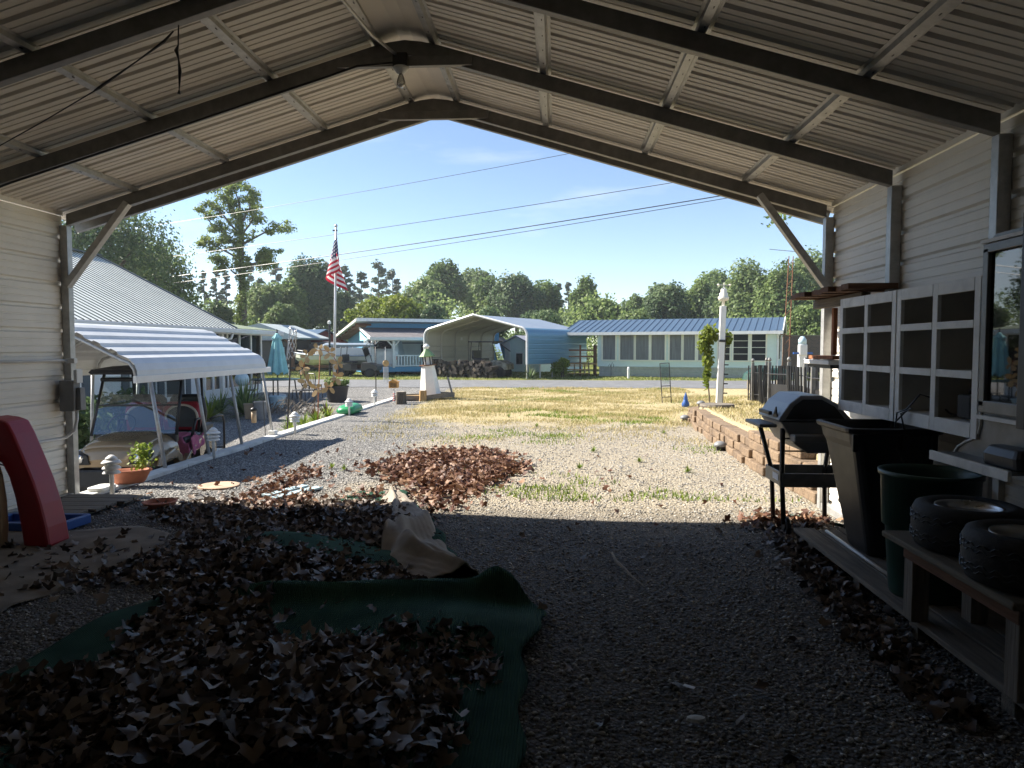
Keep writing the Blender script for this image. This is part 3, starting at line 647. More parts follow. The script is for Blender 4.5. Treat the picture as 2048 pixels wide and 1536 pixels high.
# ================================================================== RIGHT SIDE, INSIDE
dk = thing('plank_platform', 'long low weathered plank platform along the right wall', 'platform', (2.1, 3.7, 0))
for k, x in enumerate((1.875, 2.035, 2.195, 2.355)):
    part(dk, 'plank', MB().box((x, 3.55-.02*(k % 2), .125), (.150, 3.75-.06*(k % 2), .03)), 'wood_grey', bevel=.004, world=True)
for y in (5.2, 4.42, 3.72, 2.95, 2.2): part(dk, 'block', MB().box((2.10, y, .054), (.50, .09, .108)), 'wood_grey_x', bevel=.004, world=True)
ap = PG(1653, 1062, .155); bp_ = PG(1787, 1157, .155)
br = thing('long_handled_brush', 'brush with long white pole lying on the plank platform', 'brush', (ap.x, ap.y, .14))
part(br, 'pole', MB().tube([(ap.x, ap.y, .155), (bp_.x, bp_.y, .155)], .012, 10), 'white_metal', smooth=True, world=True)
m2 = MB()
for k in range(26):
    u = random.uniform(-.035, .035); m2.tube([(bp_.x+u*.2, bp_.y-.01, .155), (bp_.x+u+.02, bp_.y-.13+random.uniform(-.02, .02), .148+random.uniform(0, .03))], .003, 4)
part(br, 'bristles', m2, 'carpet_back', world=True, kind='stuff')
# tall black bin
bn = thing('tall_black_bin', 'tall open black plastic bin standing on the planks by the grill', 'bin', (2.08, 4.8, .142))
def rrect(cx, cy, w, d, r, n=5):
    out = []
    for sx_, sy_, a0 in ((1, 1, 0), (-1, 1, 90), (-1, -1, 180), (1, -1, 270)):
        for k in range(n): a = R(a0+90*k/(n-1)); out.append((cx+sx_*(w/2-r)+r*math.cos(a), cy+sy_*(d/2-r)+r*math.sin(a)))
    return out
def loft(secs, cap0=True, cap1=False):
    m2 = MB(); n = len(secs[0][0]); vs = [(x, y, z) for ring, z in secs for x, y in ring]
    fs = [(i*n+j, i*n+(j+1) % n, (i+1)*n+(j+1) % n, (i+1)*n+j) for i in range(len(secs)-1) for j in range(n)]
    if cap0: fs.append(tuple(range(n-1, -1, -1)))
    if cap1: fs.append(tuple(range((len(secs)-1)*n, len(secs)*n)))
    return m2.add(vs, fs)
secs = [(rrect(2.20, 4.86, .32, .38, .06), .142), (rrect(2.20, 4.86, .335, .395, .06), .16), (rrect(2.135, 4.82, .50, .56, .07), .86), (rrect(2.13, 4.82, .53, .58, .07), .90), (rrect(2.125, 4.82, .54, .60, .07), .955), (rrect(2.125, 4.82, .59, .64, .08), .965), (rrect(2.125, 4.82, .60, .65, .08), .995), (rrect(2.125, 4.82, .54, .59, .07), .998), (rrect(2.13, 4.82, .51, .56, .07), .94), (rrect(2.20, 4.86, .32, .38, .05), .20)]
part(bn, 'body', loft(secs, True, True), 'black_plastic', smooth=False, bevel=.006, world=True)
for dx in (-.26, .05, .22): part(bn, 'rim_rib', MB().box((2.12+dx, 4.515, .905), (.03, .03, .11)), 'black_plastic', bevel=.005, world=True)
part(bn, 'side_panel', MB().prism([(4.62, .22), (5.0, .22), (5.02, .62), (4.94, .70), (4.68, .70), (4.60, .62)], 1.875, 1.89, 'yz'), 'black_plastic', bevel=.01, world=True) if False else None
# green can
gc = thing('green_trash_can', 'round dark green trash can between black bin and tyre bench', 'trash can', (2.05, 3.99, .142))
part(gc, 'body', MB().lathe([(0, .142), (.185, .142), (.19, .16), (.215, .52), (.232, .525), (.243, .80), (.255, .80), (.258, .825), (.24, .828), (.225, .80), (.18, .2), (0, .19)], 36, (2.05, 3.99, 0)), 'green_plastic', smooth=True, world=True)
part(gc, 'rib', MB().box((1.995, 3.79, .62), (.10, .03, .17)), 'green_plastic', bevel=.01, world=True)
# bench
tb = thing('low_wooden_bench', 'low weathered wooden bench carrying two old tyres', 'bench', (1.95, 3.2, .14))
part(tb, 'bench_top', MB().box((1.93, 3.20, .545), (.50, 1.06, .032)), 'table_top', bevel=.01, world=True)
part(tb, 'apron', MB().box((1.775, 3.21, .485), (.03, .90, .085)), 'wood_brown', bevel=.004, world=True)
part(tb, 'apron', MB().box((2.12, 3.21, .485), (.03, .90, .085)), 'wood_brown', bevel=.004, world=True)
part(tb, 'apron', MB().box((1.95, 2.735, .485), (.31, .03, .085)), 'wood_brown_x', bevel=.004, world=True)
for x in (1.805, 2.09):
    for y in (3.61, 2.80): part(tb, 'leg', MB().box((x, y, .334), (.085, .085, .386)), 'wood_grey_z', bevel=.004, world=True)
def tyre(label, x, y, z, r, wd):
    t_ = thing('old_tyre', label, 'tyre', (x, y, z), 0, 'tyres lying on the bench')
    h = wd
    prof = [(r*.60, .012), (r*.80, 0), (r*.93, .012), (r*.985, .04), (r, h*.5), (r*.985, h-.04), (r*.93, h-.012), (r*.80, h), (r*.62, h-.014), (r*.60, h-.03)]
    prof.append((r*.60, .012))
    part(t_, 'rubber', MB().lathe(prof, 48), 'rubber', smooth=True)
    part(t_, 'rim', MB().lathe([(r*.605, h-.03), (r*.59, h-.012), (r*.56, h-.02), (r*.53, h*.62), (r*.30, h*.55), (r*.12, h*.55), (0, h*.55)], 36), 'steel', smooth=True)
    m2 = MB()
    for z2 in (.055, h*.36, h*.64, h-.055):
        pts = []
        for k in range(96):
            a = 2*math.pi*k/96; pts.append((math.cos(a)*(r*.997), math.sin(a)*(r*.997), z2+.006*(1 if k % 4 < 2 else -1)))
        m2.tube(pts, .0032, 4, closed=True)
    part(t_, 'tread_groove', m2, 'dark_metal', kind='stuff')
tyre('old smooth tyre on the bench, next to the green trash can', 1.925, 3.40, .562, .235, .215)
tyre('old smooth tyre at the right picture edge, nearest on the bench', 1.885, 2.905, .562, .235, .215)
mat('cubby_side', (.40, .375, .33), .7, 0, .12, 5, dirt=.3)  # dividers darker than the frame, shade inside the boxes put into the colour
# white cubby shelves
cb = thing('white_cubby_shelf', 'white framed cubby shelf unit of twelve boxes on the right wall', 'shelf', (2.35, 4.72, 1.0))
fx = 2.20
for (ya, yb) in ((5.64, 4.735), (4.725, 3.82)):
    za, zb = 1.02, 1.87
    part(cb, 'back_panel', MB().box((2.455, (ya+yb)/2, (za+zb)/2), (.008, ya-yb-.01, zb-za-.01)), 'panel_wall', world=True)
    for y in (ya-.03, (ya+yb)/2-.01, yb+.03):
        part(cb, 'upright', MB().box((fx, y, (za+zb)/2), (.022, .055, zb-za)), 'old_white', bevel=.003, world=True)
        part(cb, 'divider', MB().box((2.335, y, (za+zb)/2), (.235, .016, zb-za-.02)), 'cubby_side', bevel=.002, world=True)
    for z, h in ((za+.04, .08), (za+.335, .042), (za+.605, .042), (zb-.035, .07)):
        for y0, y1 in ((ya-.0585, (ya+yb)/2+.0185), ((ya+yb)/2-.0385, yb+.0585)):
            part(cb, 'rail', MB().box((fx-.001, (y0+y1)/2, z), (.022, y0-y1, h)), 'old_white', bevel=.003, world=True)
        part(cb, 'shelf', MB().box((2.335, (ya+yb)/2, z+h/2-.011), (.23, ya-yb-.03, .014)), 'old_white', bevel=.002, world=True)
# things in the cubby
rd = thing('black_charger', 'small black electric charger inside the lower right cubby', 'charger', (2.29, 4.02, 1.10))
part(rd, 'body', MB().box((2.30, 4.04, 1.175), (.12, .13, .13)), 'rubber', bevel=.012, world=True)
part(rd, 'handle', MB().tube([(2.30, 4.09, 1.24), (2.30, 4.07, 1.265), (2.30, 4.0, 1.265), (2.30, 3.985, 1.24)], .009, 8), 'black_plastic', smooth=True, world=True)
part(rd, 'power_brick', MB().box((2.29, 3.93, 1.122), (.06, .07, .025)), 'rubber', bevel=.008, world=True)
cpts = [(2.28, 4.12, 1.115), (2.27, 4.22, 1.12), (2.24, 4.36, 1.20), (2.19, 4.40, 1.22), (2.16, 4.50, 1.12), (2.15, 4.60, 1.09), (2.15, 4.62, .98), (2.15, 4.56, .93), (2.15, 4.50, .99), (2.15, 4.55, 1.09), (2.17, 4.46, 1.13), (2.16, 4.52, 1.10), (2.14, 4.60, 1.03), (2.13, 4.58, .94), (2.125, 4.56, .90), (2.12, 4.44, .80), (2.13, 4.42, .5), (2.14, 4.40, .155)]
single('black_power_cord', MB().tube([Vector(a) for a in cpts], .0055, 6), 'black_plastic', 'looped black power cord draped out of the cubby over the black bin', 'cord', smooth=True)
# camper wall piece with window at the right edge
cw = thing('salvaged_cabinet_side', 'dark salvaged cabinet panel with window beside the cubby shelf', 'cabinet panel', (2.22, 3.6, .9))
prof = [(3.80, 1.98), (3.79, 2.04), (3.74, 2.07), (3.2, 2.07), (3.2, .90), (4.03, .90), (4.03, .93), (4.00, .965), (3.93, 1.0), (3.855, 1.025), (3.815, 1.055), (3.80, 1.10)]
part(cw, 'panel', MB().prism(prof, 2.205, 2.222, 'yz'), 'frame_dark', world=True)
part(cw, 'edge_trim', MB().tube([(2.20, y, z) for y, z in ((3.79, 2.04), (3.805, 1.98), (3.805, 1.10), (3.82, 1.055), (3.86, 1.022), (3.935, .995), (4.005, .96), (4.035, .925), (4.035, .90))], .007, 6), 'old_white', smooth=True, world=True)
wf = part(cw, 'window', MB().box((2.185, 3.76, 1.60), (.03, .045, .80)).box((2.185, 3.60, 2.0), (.03, .365, .045)).box((2.185, 3.60, 1.20), (.03, .365, .06)).box((2.185, 3.44, 1.60), (.03, .045, .80)), 'frame_dark', bevel=.004, world=True)
o = link('pane', MB().box((2.192, 3.60, 1.60), (.006, .28, .74)).mesh('pane', 'dark_window', off=cw.location), wf)
o = link('backing', MB().box((2.200, 3.60, 1.60), (.004, .28, .74)).mesh('backing', 'glass_dark', off=cw.location), wf)
part(cw, 'trim_strip', MB().box((2.18, 3.62, 2.035), (.03, .36, .018)), 'old_white', world=True)
part(cw, 'trim_strip', MB().box((2.18, 3.62, 1.145), (.03, .36, .02)), 'old_white', world=True)
part(cw, 'door_edge', MB().box((2.13, 3.345, 1.62), (.05, .06, .98)), 'black_plastic', bevel=.004, world=True)
part(cw, 'counter', MB().box((2.13, 3.66, .925), (.14, .66, .015)), 'frame_dark', world=True)
part(cw, 'counter_edge', MB().box((2.055, 3.66, .915), (.018, .68, .05)), 'old_white', bevel=.003, world=True)
part(cw, 'bracket', MB().box((2.20, 3.64, .80), (.03, .05, .18)), 'old_white', world=True)
single('dark_tool_bag', loft([(rrect(2.15, 3.46, .12, .30, .04), .934), (rrect(2.15, 3.46, .13, .31, .05), .99), (rrect(2.15, 3.46, .09, .26, .04), 1.03)], True, True), 'black_plastic', 'dark bag lying on the counter ledge at the right edge', 'bag', bevel=.01)
# boards stacked at the right front corner
bs = thing('board_stack', 'short rough brown boards stacked above the cubby by the right front post', 'boards', (2.33, 6.0, 1.88))
for k in range(8):
    y = 6.52-.15*k; part(bs, 'board', MB().box((2.30-.025*(k % 3)+.008*k, y, 1.948+.006*(k % 2)), (.36, .135, .042), rz=.05*(k % 3-1)), 'wood_brown_x', bevel=.003, world=True)
part(bs, 'beam', MB().box((2.36, 6.1, 1.885), (.07, 1.02, .075)), 'wood_grey', bevel=.005, world=True)
part(bs, 'post_strip', MB().box((2.44, 6.40, 1.64), (.035, .05, .41)), 'wood_red', bevel=.003, world=True)
part(bs, 'ledge', MB().box((2.38, 6.30, 1.415), (.19, .56, .03)), 'wood_red', bevel=.003, world=True)
part(bs, 'ledge_lip', MB().box((2.36, 6.30, 1.375), (.22, .58, .035)), 'old_white', bevel=.004, world=True)
part(bs, 'bracket', MB().box((2.36, 6.30, 1.34), (.16, .50, .03)), 'dark_metal', world=True)
# ---- grill
gr = thing('gas_grill', 'small wheeled gas grill with grey lid standing half in the sun', 'grill', (2.05, 5.9, 0))
mat('lid_grey', (.30, .315, .33), .42, .3, .08, 6, bump=.05)
ya, yb = 5.66, 6.22
lidp = [(1.745, .925), (1.755, .95), (1.83, 1.06), (1.915, 1.125), (2.08, 1.125), (2.20, 1.06), (2.30, .95), (2.31, .925)]
part(gr, 'lid', MB().prism(lidp, ya, yb), 'lid_grey', bevel=.012, world=True)
inn = [(1.80, .94), (1.86, 1.04), (1.93, 1.095), (2.07, 1.095), (2.17, 1.04), (2.25, .94)]
part(gr, 'end_cap', MB().prism(inn, ya-.012, ya+.005), 'black_plastic', world=True)
part(gr, 'firebox', MB().prism([(1.765, .918), (2.295, .918), (2.22, .76), (2.12, .67), (1.98, .67), (1.88, .74)], ya+.012, yb-.012), 'grey_plastic', bevel=.01, world=True)
part(gr, 'lid_handle', MB().bar((1.725, 5.80, .975), (1.725, 6.08, .975), .03, .03), 'black_plastic', bevel=.006, world=True)
part(gr, 'thermometer_plate', MB().prism([(5.72, .945), (5.83, .945), (5.76, 1.03)], 1.752, 1.762, 'yz'), 'black_plastic', world=True)
part(gr, 'front_shelf', MB().box((1.70, 5.98, .875), (.14, .44, .03)), 'grey_plastic', bevel=.01, world=True)
part(gr, 'side_shelf', MB().box((2.03, 5.585, .80), (.40, .12, .055)), 'grey_plastic', bevel=.012, world=True)
for (x, y, kx) in ((1.73, 6.12, .11), (1.80, 5.72, .0), (2.33, 6.12, -.05), (2.33, 5.72, -.03)):
    part(gr, 'leg', MB().tube([(x, y, .86), (x+kx, y, .46), (x+kx*1.0+(.015 if x < 2 else 0), y-.02, .012 if not (x == 1.80) else .10)], .019, 10), 'dark_metal', smooth=True, world=True)
part(gr, 'bottom_tray', MB().box((2.08, 5.92, .40), (.56, .44, .012)).box((1.80, 5.92, .45), (.012, .44, .11)).box((2.36, 5.92, .45), (.012, .44, .11)).box((2.08, 5.70, .45), (.56, .012, .11)).box((2.08, 6.14, .45), (.56, .012, .11)), 'frame_dark', world=True)
part(gr, 'label_plate', MB().box((1.792, 5.86, .455), (.004, .14, .05)), 'paper', world=True)
for z in (.78, .68): part(gr, 'cross_rod', MB().tube([(1.80, 5.72, z), (2.33, 5.72, z)], .007, 6), 'dark_metal', world=True)
for y in (5.70, 6.14):
    wq = part(gr, 'wheel', MB().lathe([(0, -.02), (.03, -.02), (.035, -.012), (.055, -.018), (.068, -.02), (.075, -.012), (.075, .012), (.068, .02), (.055, .018), (.035, .012), (.03, .02), (0, .02)], 24, ((1.835 if y < 6 else 2.33), y, .082), M=Matrix.Rotation(R(90), 3, 'Y')), 'black_plastic', world=True) if y < 6 else None
part(gr, 'regulator_knob', MB().lathe([(0, 0), (.03, 0), (.03, .05), (0, .05)], 12, (2.26, 5.70, .30), M=Matrix.Rotation(R(90), 3, 'X')), 'black_plastic', world=True)
single('green_hose', MB().tube([(1.95, 6.35, .03), (2.1, 6.28, .025), (2.25, 6.15, .025), (2.4, 5.95, .025)], .014, 8), 'green_plastic', 'short length of green hose on the ground behind the grill', 'hose', smooth=True)
# ================================================================== FOLIAGE HELPERS
def cards(C, size, nrm, aspect=.62, bend=.25):
    """leaf clumps: two-triangle bent cards at C with normals nrm"""
    n = len(C); a = rng.standard_normal((n, 3)); nn = nrm/np.linalg.norm(nrm, axis=1, keepdims=True)
    u = np.cross(nn, a); u /= np.linalg.norm(u, axis=1, keepdims=True)+1e-9; v = np.cross(nn, u)
    s = size[:, None]
    V = np.stack([C-u*s, C-v*s*aspect+nn*s*bend*.3, C+u*s, C+v*s*aspect-nn*s*bend], 1)
    F = np.arange(4*n).reshape(n, 4)
    return V.reshape(-1, 3), F
def blob_points(n, blobs, fill=.45):
    """points spread through a set of ellipsoid lobes, denser towards their skins"""
    B = np.array(blobs, float); w = (B[:, 3]*B[:, 4]*B[:, 5])**(.67); w /= w.sum(); k = rng.choice(len(B), n, p=w)
    d = rng.standard_normal((n, 3)); d /= np.linalg.norm(d, axis=1, keepdims=True)
    r = (fill+(1-fill)*rng.random(n)**.6)*(1+.16*rng.standard_normal(n)*(rng.random(n) < .5))
    C = B[k, :3]+d*r[:, None]*B[k, 3:6]
    nrm = d+.7*rng.standard_normal((n, 3)); nrm[:, 2] += .35
    return C, nrm, k
def crown_part(parent, name, n, blobs, size, mat_, loc, fill=.45):
    C, nrm, k = blob_points(n, blobs, fill); V, F = cards(C, size*(.6+.8*rng.random(n)), nrm)
    tone = rng.random(len(blobs))[k]; q = np.clip(.55*tone+.5*rng.random(n)-.05, 0, 1)
    return np_mesh(name, V-np.array(loc), F, mat_, parent, rnd=q)
def lobes(cx, cy, cz, rx, ry, rz, n, s0=.38, s1=.6, seed=0):
    r_ = random.Random(seed); out = []
    for i in range(n):
        a = r_.random()*6.28; e = math.asin(r_.uniform(-.75, 1)); q = r_.uniform(.35, .75)
        s = r_.uniform(s0, s1)
        out.append((cx+rx*q*math.cos(a)*math.cos(e), cy+ry*q*math.sin(a)*math.cos(e), cz+rz*q*math.sin(e), rx*s, ry*s, rz*s*.8))
    return out
def shrub(name, label, cat, loc, rx, rz, n, size, mat_, seed=0, group=None, nl=9):
    x, y, z = loc; t_ = thing(name, label, cat, loc, 0, group)
    crown_part(t_, 'foliage', n, lobes(x, y, z+rz*.55, rx, rx, rz*.5, nl, seed=seed), size, mat_, loc, .2)
    m2 = MB()
    for k in range(4): m2.tube([(x+.04*k-.06, y, z-.02), (x+rx*.3*math.cos(k*1.7), y+rx*.3*math.sin(k*1.7), z+rz*.6)], [.02, .008], 5)
    part(t_, 'stem', m2, 'bark', world=True); return t_
def blades(parent, name, loc, n, length, width, mat_, spread=1.0, up=.9):
    a = rng.random(n)*6.283; el = np.clip(up+.35*rng.standard_normal(n), .15, 1.45); L = length*(.6+.5*rng.random(n)); V = []; 
    t = np.array([0, .35, .7, 1.0]); out = []
    for i in range(n):
        d = np.array([math.cos(a[i]), math.sin(a[i]), 0]); s = np.array([-d[1], d[0], 0])
        h = L[i]*np.cos(el[i])*t*spread; z = L[i]*(np.sin(el[i])*t-.35*t*t*np.cos(el[i])); w_ = width*np.array([.7, 1, .7, .08])
        c = d[None]*h[:, None]; c[:, 2] = np.maximum(z, .01)
        for k in range(4): out += [c[k]-s*w_[k], c[k]+s*w_[k]]
    V = np.array(out); F = np.concatenate([np.array([[0, 1, 3, 2], [2, 3, 5, 4], [4, 5, 7, 6]])+8*i for i in range(n)])
    o = np_mesh(name, V, F, mat_, parent, rnd=np.repeat(rng.random(n), 3)); return o
# ================================================================== LOWER LOT ON THE LEFT
mat('tan_paint', (.36, .27, .165), .22, .35, .05, 3, coat=.6)
mat('pink_cloth', (.46, .12, .20), .9, 0, .18, 9, stretch=(2, 14, 2), bump=.2, bscale=20)
mat('cream_vinyl', (.50, .44, .36), .5, 0, .06, 5)
mat('red_vinyl', (.30, .02, .03), .45, 0, .06, 5)
mat('black_vinyl', (.02, .02, .022), .5, 0, .15, 9)
mat('grey_roof_metal', (.86, .87, .80), .35, .0, .06, 1.5, dirt=.1)
gct = thing('golf_cart', 'tan golf cart with pink towel on its seat parked under the white awning', 'golf cart', (-5.58, 9.34, -.55), R(10))
def hood(u, v):
    ks = [0, .12, .35, .7, 1.0]; y = float(np.interp(v, ks, [-1.16, -1.12, -.98, -.62, -.32])); w_ = float(np.interp(v, ks, [.30, .41, .48, .53, .54])); zt = float(np.interp(v, ks, [.70, .79, .87, .93, .95])); zb = float(np.interp(v, ks, [.60, .575, .575, .59, .60]))
    a = math.pi*(1-u); ca, sa = math.cos(a), math.sin(a); e = .55
    return (w_*math.copysign(abs(ca)**e, ca), y+.05*ca*ca*(1-v), zb+(zt-zb)*abs(sa)**.75)
part(gct, 'front_cowl', MB().grid(hood, 40, 20).add([hood(i/40, 0) for i in range(41)], [tuple(range(40, -1, -1))]), 'tan_paint', smooth=True)
part(gct, 'hood_panel', MB().grid(lambda u, v: (lambda p: (p[0], p[1], p[2]+.010))(hood(.30+.40*u, .22+.72*v)), 14, 10), 'tan_paint', smooth=True, solid=.008)
for s in (-1, 1):
    hl = part(gct, 'headlight', MB().prism([(s*.22, .635), (s*.25, .755), (s*.44, .80), (s*.47, .74), (s*.40, .64)], -1.165, -1.0), 'black_plastic', bevel=.012)
    o = link('lens', MB().lathe([(0, .012), (.03, .010), (.052, 0), (.056, -.01), (0, -.01)], 18, (s*.335, -1.178, .712), M=Matrix.Rotation(R(90), 3, 'X')).mesh('lens', 'chrome', True), hl)
    part(gct, 'windscreen_post', MB().tube([(s*.53, -.40, .90), (s*.50, -.05, 1.69)], .020, 8), 'dark_metal', smooth=True)
    part(gct, 'roof_post', MB().tube([(s*.50, .72, .80), (s*.48, .86, 1.30), (s*.48, .80, 1.70)], .018, 8), 'dark_metal', smooth=True)
    arch = [(-.36, .36)] + [(.0, .36), (.06, .58), (.42, .60)] + [(.80+.33*math.cos(R(a)), .24+.33*math.sin(R(a))) for a in range(170, 10, -20)] + [(1.22, .40), (1.20, .74), (.72, .80), (.30, .70), (.05, .62), (-.36, .42)]
    part(gct, 'side_panel', MB().prism(arch, s*.52-.03*(s > 0), s*.52+.03*(s < 0)+.03*(s > 0) if False else s*.565, 'yz'), 'tan_paint', bevel=.01)
    part(gct, 'front_fender', MB().prism([(-1.05, .585), (-.85, .63), (-.52, .61), (-.36, .42), (-.30, .42), (-.34, .64), (-.60, .76), (-.98, .70)], s*.50, s*.585, 'yz'), 'tan_paint', bevel=.02)
    part(gct, 'armrest', MB().tube([(s*.50, .30, .80), (s*.52, .40, 1.02), (s*.52, .58, 1.02), (s*.50, .58, .82)], .022, 8), 'black_plastic', smooth=True)
    for y in (-.70, .80):
        wh = part(gct, 'wheel', MB().lathe([(.13, -.085), (.19, -.10), (.225, -.08), (.235, 0), (.225, .08), (.19, .10), (.13, .085)], 28, (s*.47, y, .235), M=Matrix.Rotation(R(90), 3, 'Y')), 'rubber', smooth=True)
        link('hubcap', MB().lathe([(0, .05), (.05, .055), (.12, .06), (.135, .075), (.14, .0)], 20, (s*.47, y, .235), M=Matrix.Rotation(R(90*s), 3, 'Y')).mesh('hubcap', 'chrome', True), wh)
part(gct, 'emblem', MB().lathe([(0, 0), (.035, 0), (.035, .006), (0, .006)], 12, (0, -1.165, .66), M=Matrix.Rotation(R(90), 3, 'X')), 'dark_metal')
part(gct, 'front_bumper', MB().box((0, -.98, .45), (.86, .22, .24)), 'black_plastic', bevel=.03)
part(gct, 'dashboard', MB().box((0, -.30, .86), (1.02, .14, .16)), 'black_plastic', bevel=.03)
ws = part(gct, 'windscreen', MB().add([(-.51, -.41, .92), (.51, -.41, .92), (.48, -.07, 1.66), (-.48, -.07, 1.66)], [(0, 1, 2, 3)]), 'clear_glass', solid=.004)
link('mid_bar', MB().box((0, -.245, 1.285), (1.0, .02, .022)).mesh('mid_bar', 'dark_metal'), ws)
part(gct, 'top_bar', MB().tube([(-.52, -.10, 1.62), (.52, -.10, 1.62)], .028, 8), 'black_plastic', smooth=True)
part(gct, 'roof', loft([(rrect(0, .36, 1.10, 1.62, .15), 1.70), (rrect(0, .36, 1.14, 1.66, .16), 1.725), (rrect(0, .36, 1.10, 1.60, .16), 1.76), (rrect(0, .40, .80, 1.2, .2), 1.80)], True, True), 'black_vinyl', smooth=False)
part(gct, 'chassis', MB().box((0, .05, .30), (.90, 2.1, .10)).box((0, .62, .52), (.94, .85, .34)), 'black_plastic')
part(gct, 'steering_wheel', MB().tube([(-.25+.17*math.cos(a), -.16+.10*math.sin(a), 1.02+.13*math.sin(a)) for a in np.linspace(0, 6.283, 20)[:-1]], .013, 6, closed=True).tube([(-.25, -.16, 1.02), (-.25, -.34, .86)], .02, 6), 'black_plastic', smooth=True)
part(gct, 'seat_base', MB().box((0, .28, .74), (1.00, .52, .14)), 'black_vinyl', bevel=.04)
def towel(u, v):
    x = -.46+1.01*u; t = v*1.05
    if t < .30: y, z = .02-.012, .52+t
    else: y, z = .02+(t-.30)*.75, .822
    if u > .9: z -= (u-.9)*2.0*(t > .25); 
    return (x, y, z+.010*math.sin(x*44)*(1 if t < .3 else .5)+.008*math.sin(x*9+y*12))
part(gct, 'towel', MB().grid(towel, 70, 24), 'pink_cloth', smooth=True, solid=.008, label='pink towel draped over the seat')
part(gct, 'towel_end', MB().grid(lambda u, v: (.545+.035*v+.01*math.sin(u*20), .10+.62*u, .80-.26*v*(1-.7*u)+.02*math.sin(u*7)), 24, 8), 'pink_cloth', smooth=True, solid=.006)
for s in (-1, 1):
    sb = part(gct, 'seat_back', loft([(rrect(s*.26, .62, .50, .10, .045), .86), (rrect(s*.26, .64, .54, .12, .05), 1.02), (rrect(s*.26, .66, .52, .12, .05), 1.18), (rrect(s*.26, .675, .40, .09, .04), 1.26)], True, True), 'red_vinyl', smooth=True)
    link('cushion', loft([(rrect(s*.27, .57, .34, .03, .012), .90), (rrect(s*.27, .578, .40, .03, .012), 1.02), (rrect(s*.27, .595, .38, .03, .012), 1.14), (rrect(s*.27, .61, .26, .03, .012), 1.20)], True, True).mesh('cushion', 'black_vinyl'), sb)
    link('piping', MB().tube([(s*.27+.22*math.cos(a), .577+.03*math.sin(a)*.8, 1.04+.18*math.sin(a)) for a in np.linspace(-.2, 3.3, 14)], .018, 6).mesh('piping', 'cream_vinyl', True), sb)
    part(gct, 'rear_seat_back', loft([(rrect(s*.27, .88, .50, .08, .035), .92), (rrect(s*.27, .87, .54, .10, .04), 1.10), (rrect(s*.27, .85, .48, .09, .04), 1.30), (rrect(s*.27, .84, .36, .06, .03), 1.36)], True, True), 'black_vinyl', smooth=True)
part(gct, 'rear_seat', MB().box((0, 1.10, .84), (1.0, .42, .10)), 'black_vinyl', bevel=.03)
part(gct, 'rear_footplate', MB().box((0, 1.62, .40), (.96, .46, .03)).box((0, 1.40, .55), (.9, .03, .30)), 'steel', bevel=.01)
part(gct, 'grab_bar', MB().tube([(.47, 1.25, .95), (.50, 1.60, .98), (.50, 1.80, .95), (.50, 1.86, .85), (.50, 1.86, .35)], .018, 8).tube([(-.47, 1.25, .95), (-.50, 1.60, .98), (-.50, 1.80, .95), (-.50, 1.86, .85), (-.50, 1.86, .35)], .018, 8).tube([(-.5, 1.86, .42), (.5, 1.86, .42)], .016, 8), 'dark_metal', smooth=True)
# ---- white awning over the cart
aw = thing('white_awning', 'white metal awning with ribbed roof on slanted poles above the tan golf cart', 'awning', (-5.97, 9.8, -.55))
Y0, Y1 = 8.05, 11.75
half = [(-4.90, 1.165), (-4.905, 1.23), (-4.94, 1.31), (-5.01, 1.375), (-5.10, 1.41)]
sl_ = .47; x = -5.10
for k in range(4):
    a = -5.10-.205*k
    for du, dv in ((.03, 0), (.05, .022), (.12, .022), (.14, 0), (.18, 0)): half.append((a-du, 1.41+sl_*(-(a-du)-5.10)+dv))
pk = half[-1]; full = half+[(-5.97, pk[1]+.02)]+[(-11.94-x, z) for x, z in reversed(half)]
part(aw, 'roof_sheet', MB().sheet([(x, 0, z) for x, z in full], (0, Y0, 0), (0, Y1, 0)), 'white_metal', world=True, solid=.002)
part(aw, 'edge_beam', MB().box((-4.895, (Y0+Y1)/2+.05, 1.125), (.05, Y1-Y0+.22, .085)), 'white_paint', bevel=.006, world=True)
part(aw, 'edge_beam', MB().box((-7.045, (Y0+Y1)/2, 1.125), (.05, Y1-Y0+.1, .085)), 'white_paint', bevel=.006, world=True)
arcp = [(-4.93, 1.17), (-4.95, 1.27), (-5.01, 1.345), (-5.10, 1.375), (-5.5, 1.57), (-5.97, 1.79), (-6.44, 1.57), (-6.84, 1.375), (-6.93, 1.345), (-6.99, 1.27), (-7.01, 1.17)]
for y in (Y0+.02, 9.25, 10.5, Y1-.02): part(aw, 'arch_tube', MB().tube([(x, y, z-.025) for x, z in arcp], .022, 8), 'galv', smooth=True, world=True)
for y, b in ((8.30, 8.30), (9.40, 9.40), (10.42, 10.42), (11.60, 11.60)):
    part(aw, 'pole', MB().tube([(-4.90, y, 1.14), (-4.735, b, .035)], .024, 8), 'galv', smooth=True, world=True)
    part(aw, 'pole', MB().tube([(-7.045, y, 1.14), (-7.13, b, -.56)], .024, 8), 'galv', smooth=True, world=True)
part(aw, 'pole_foot', MB().box((-4.73, 11.60, .075), (.12, .14, .07)), 'white_paint', bevel=.015, world=True)
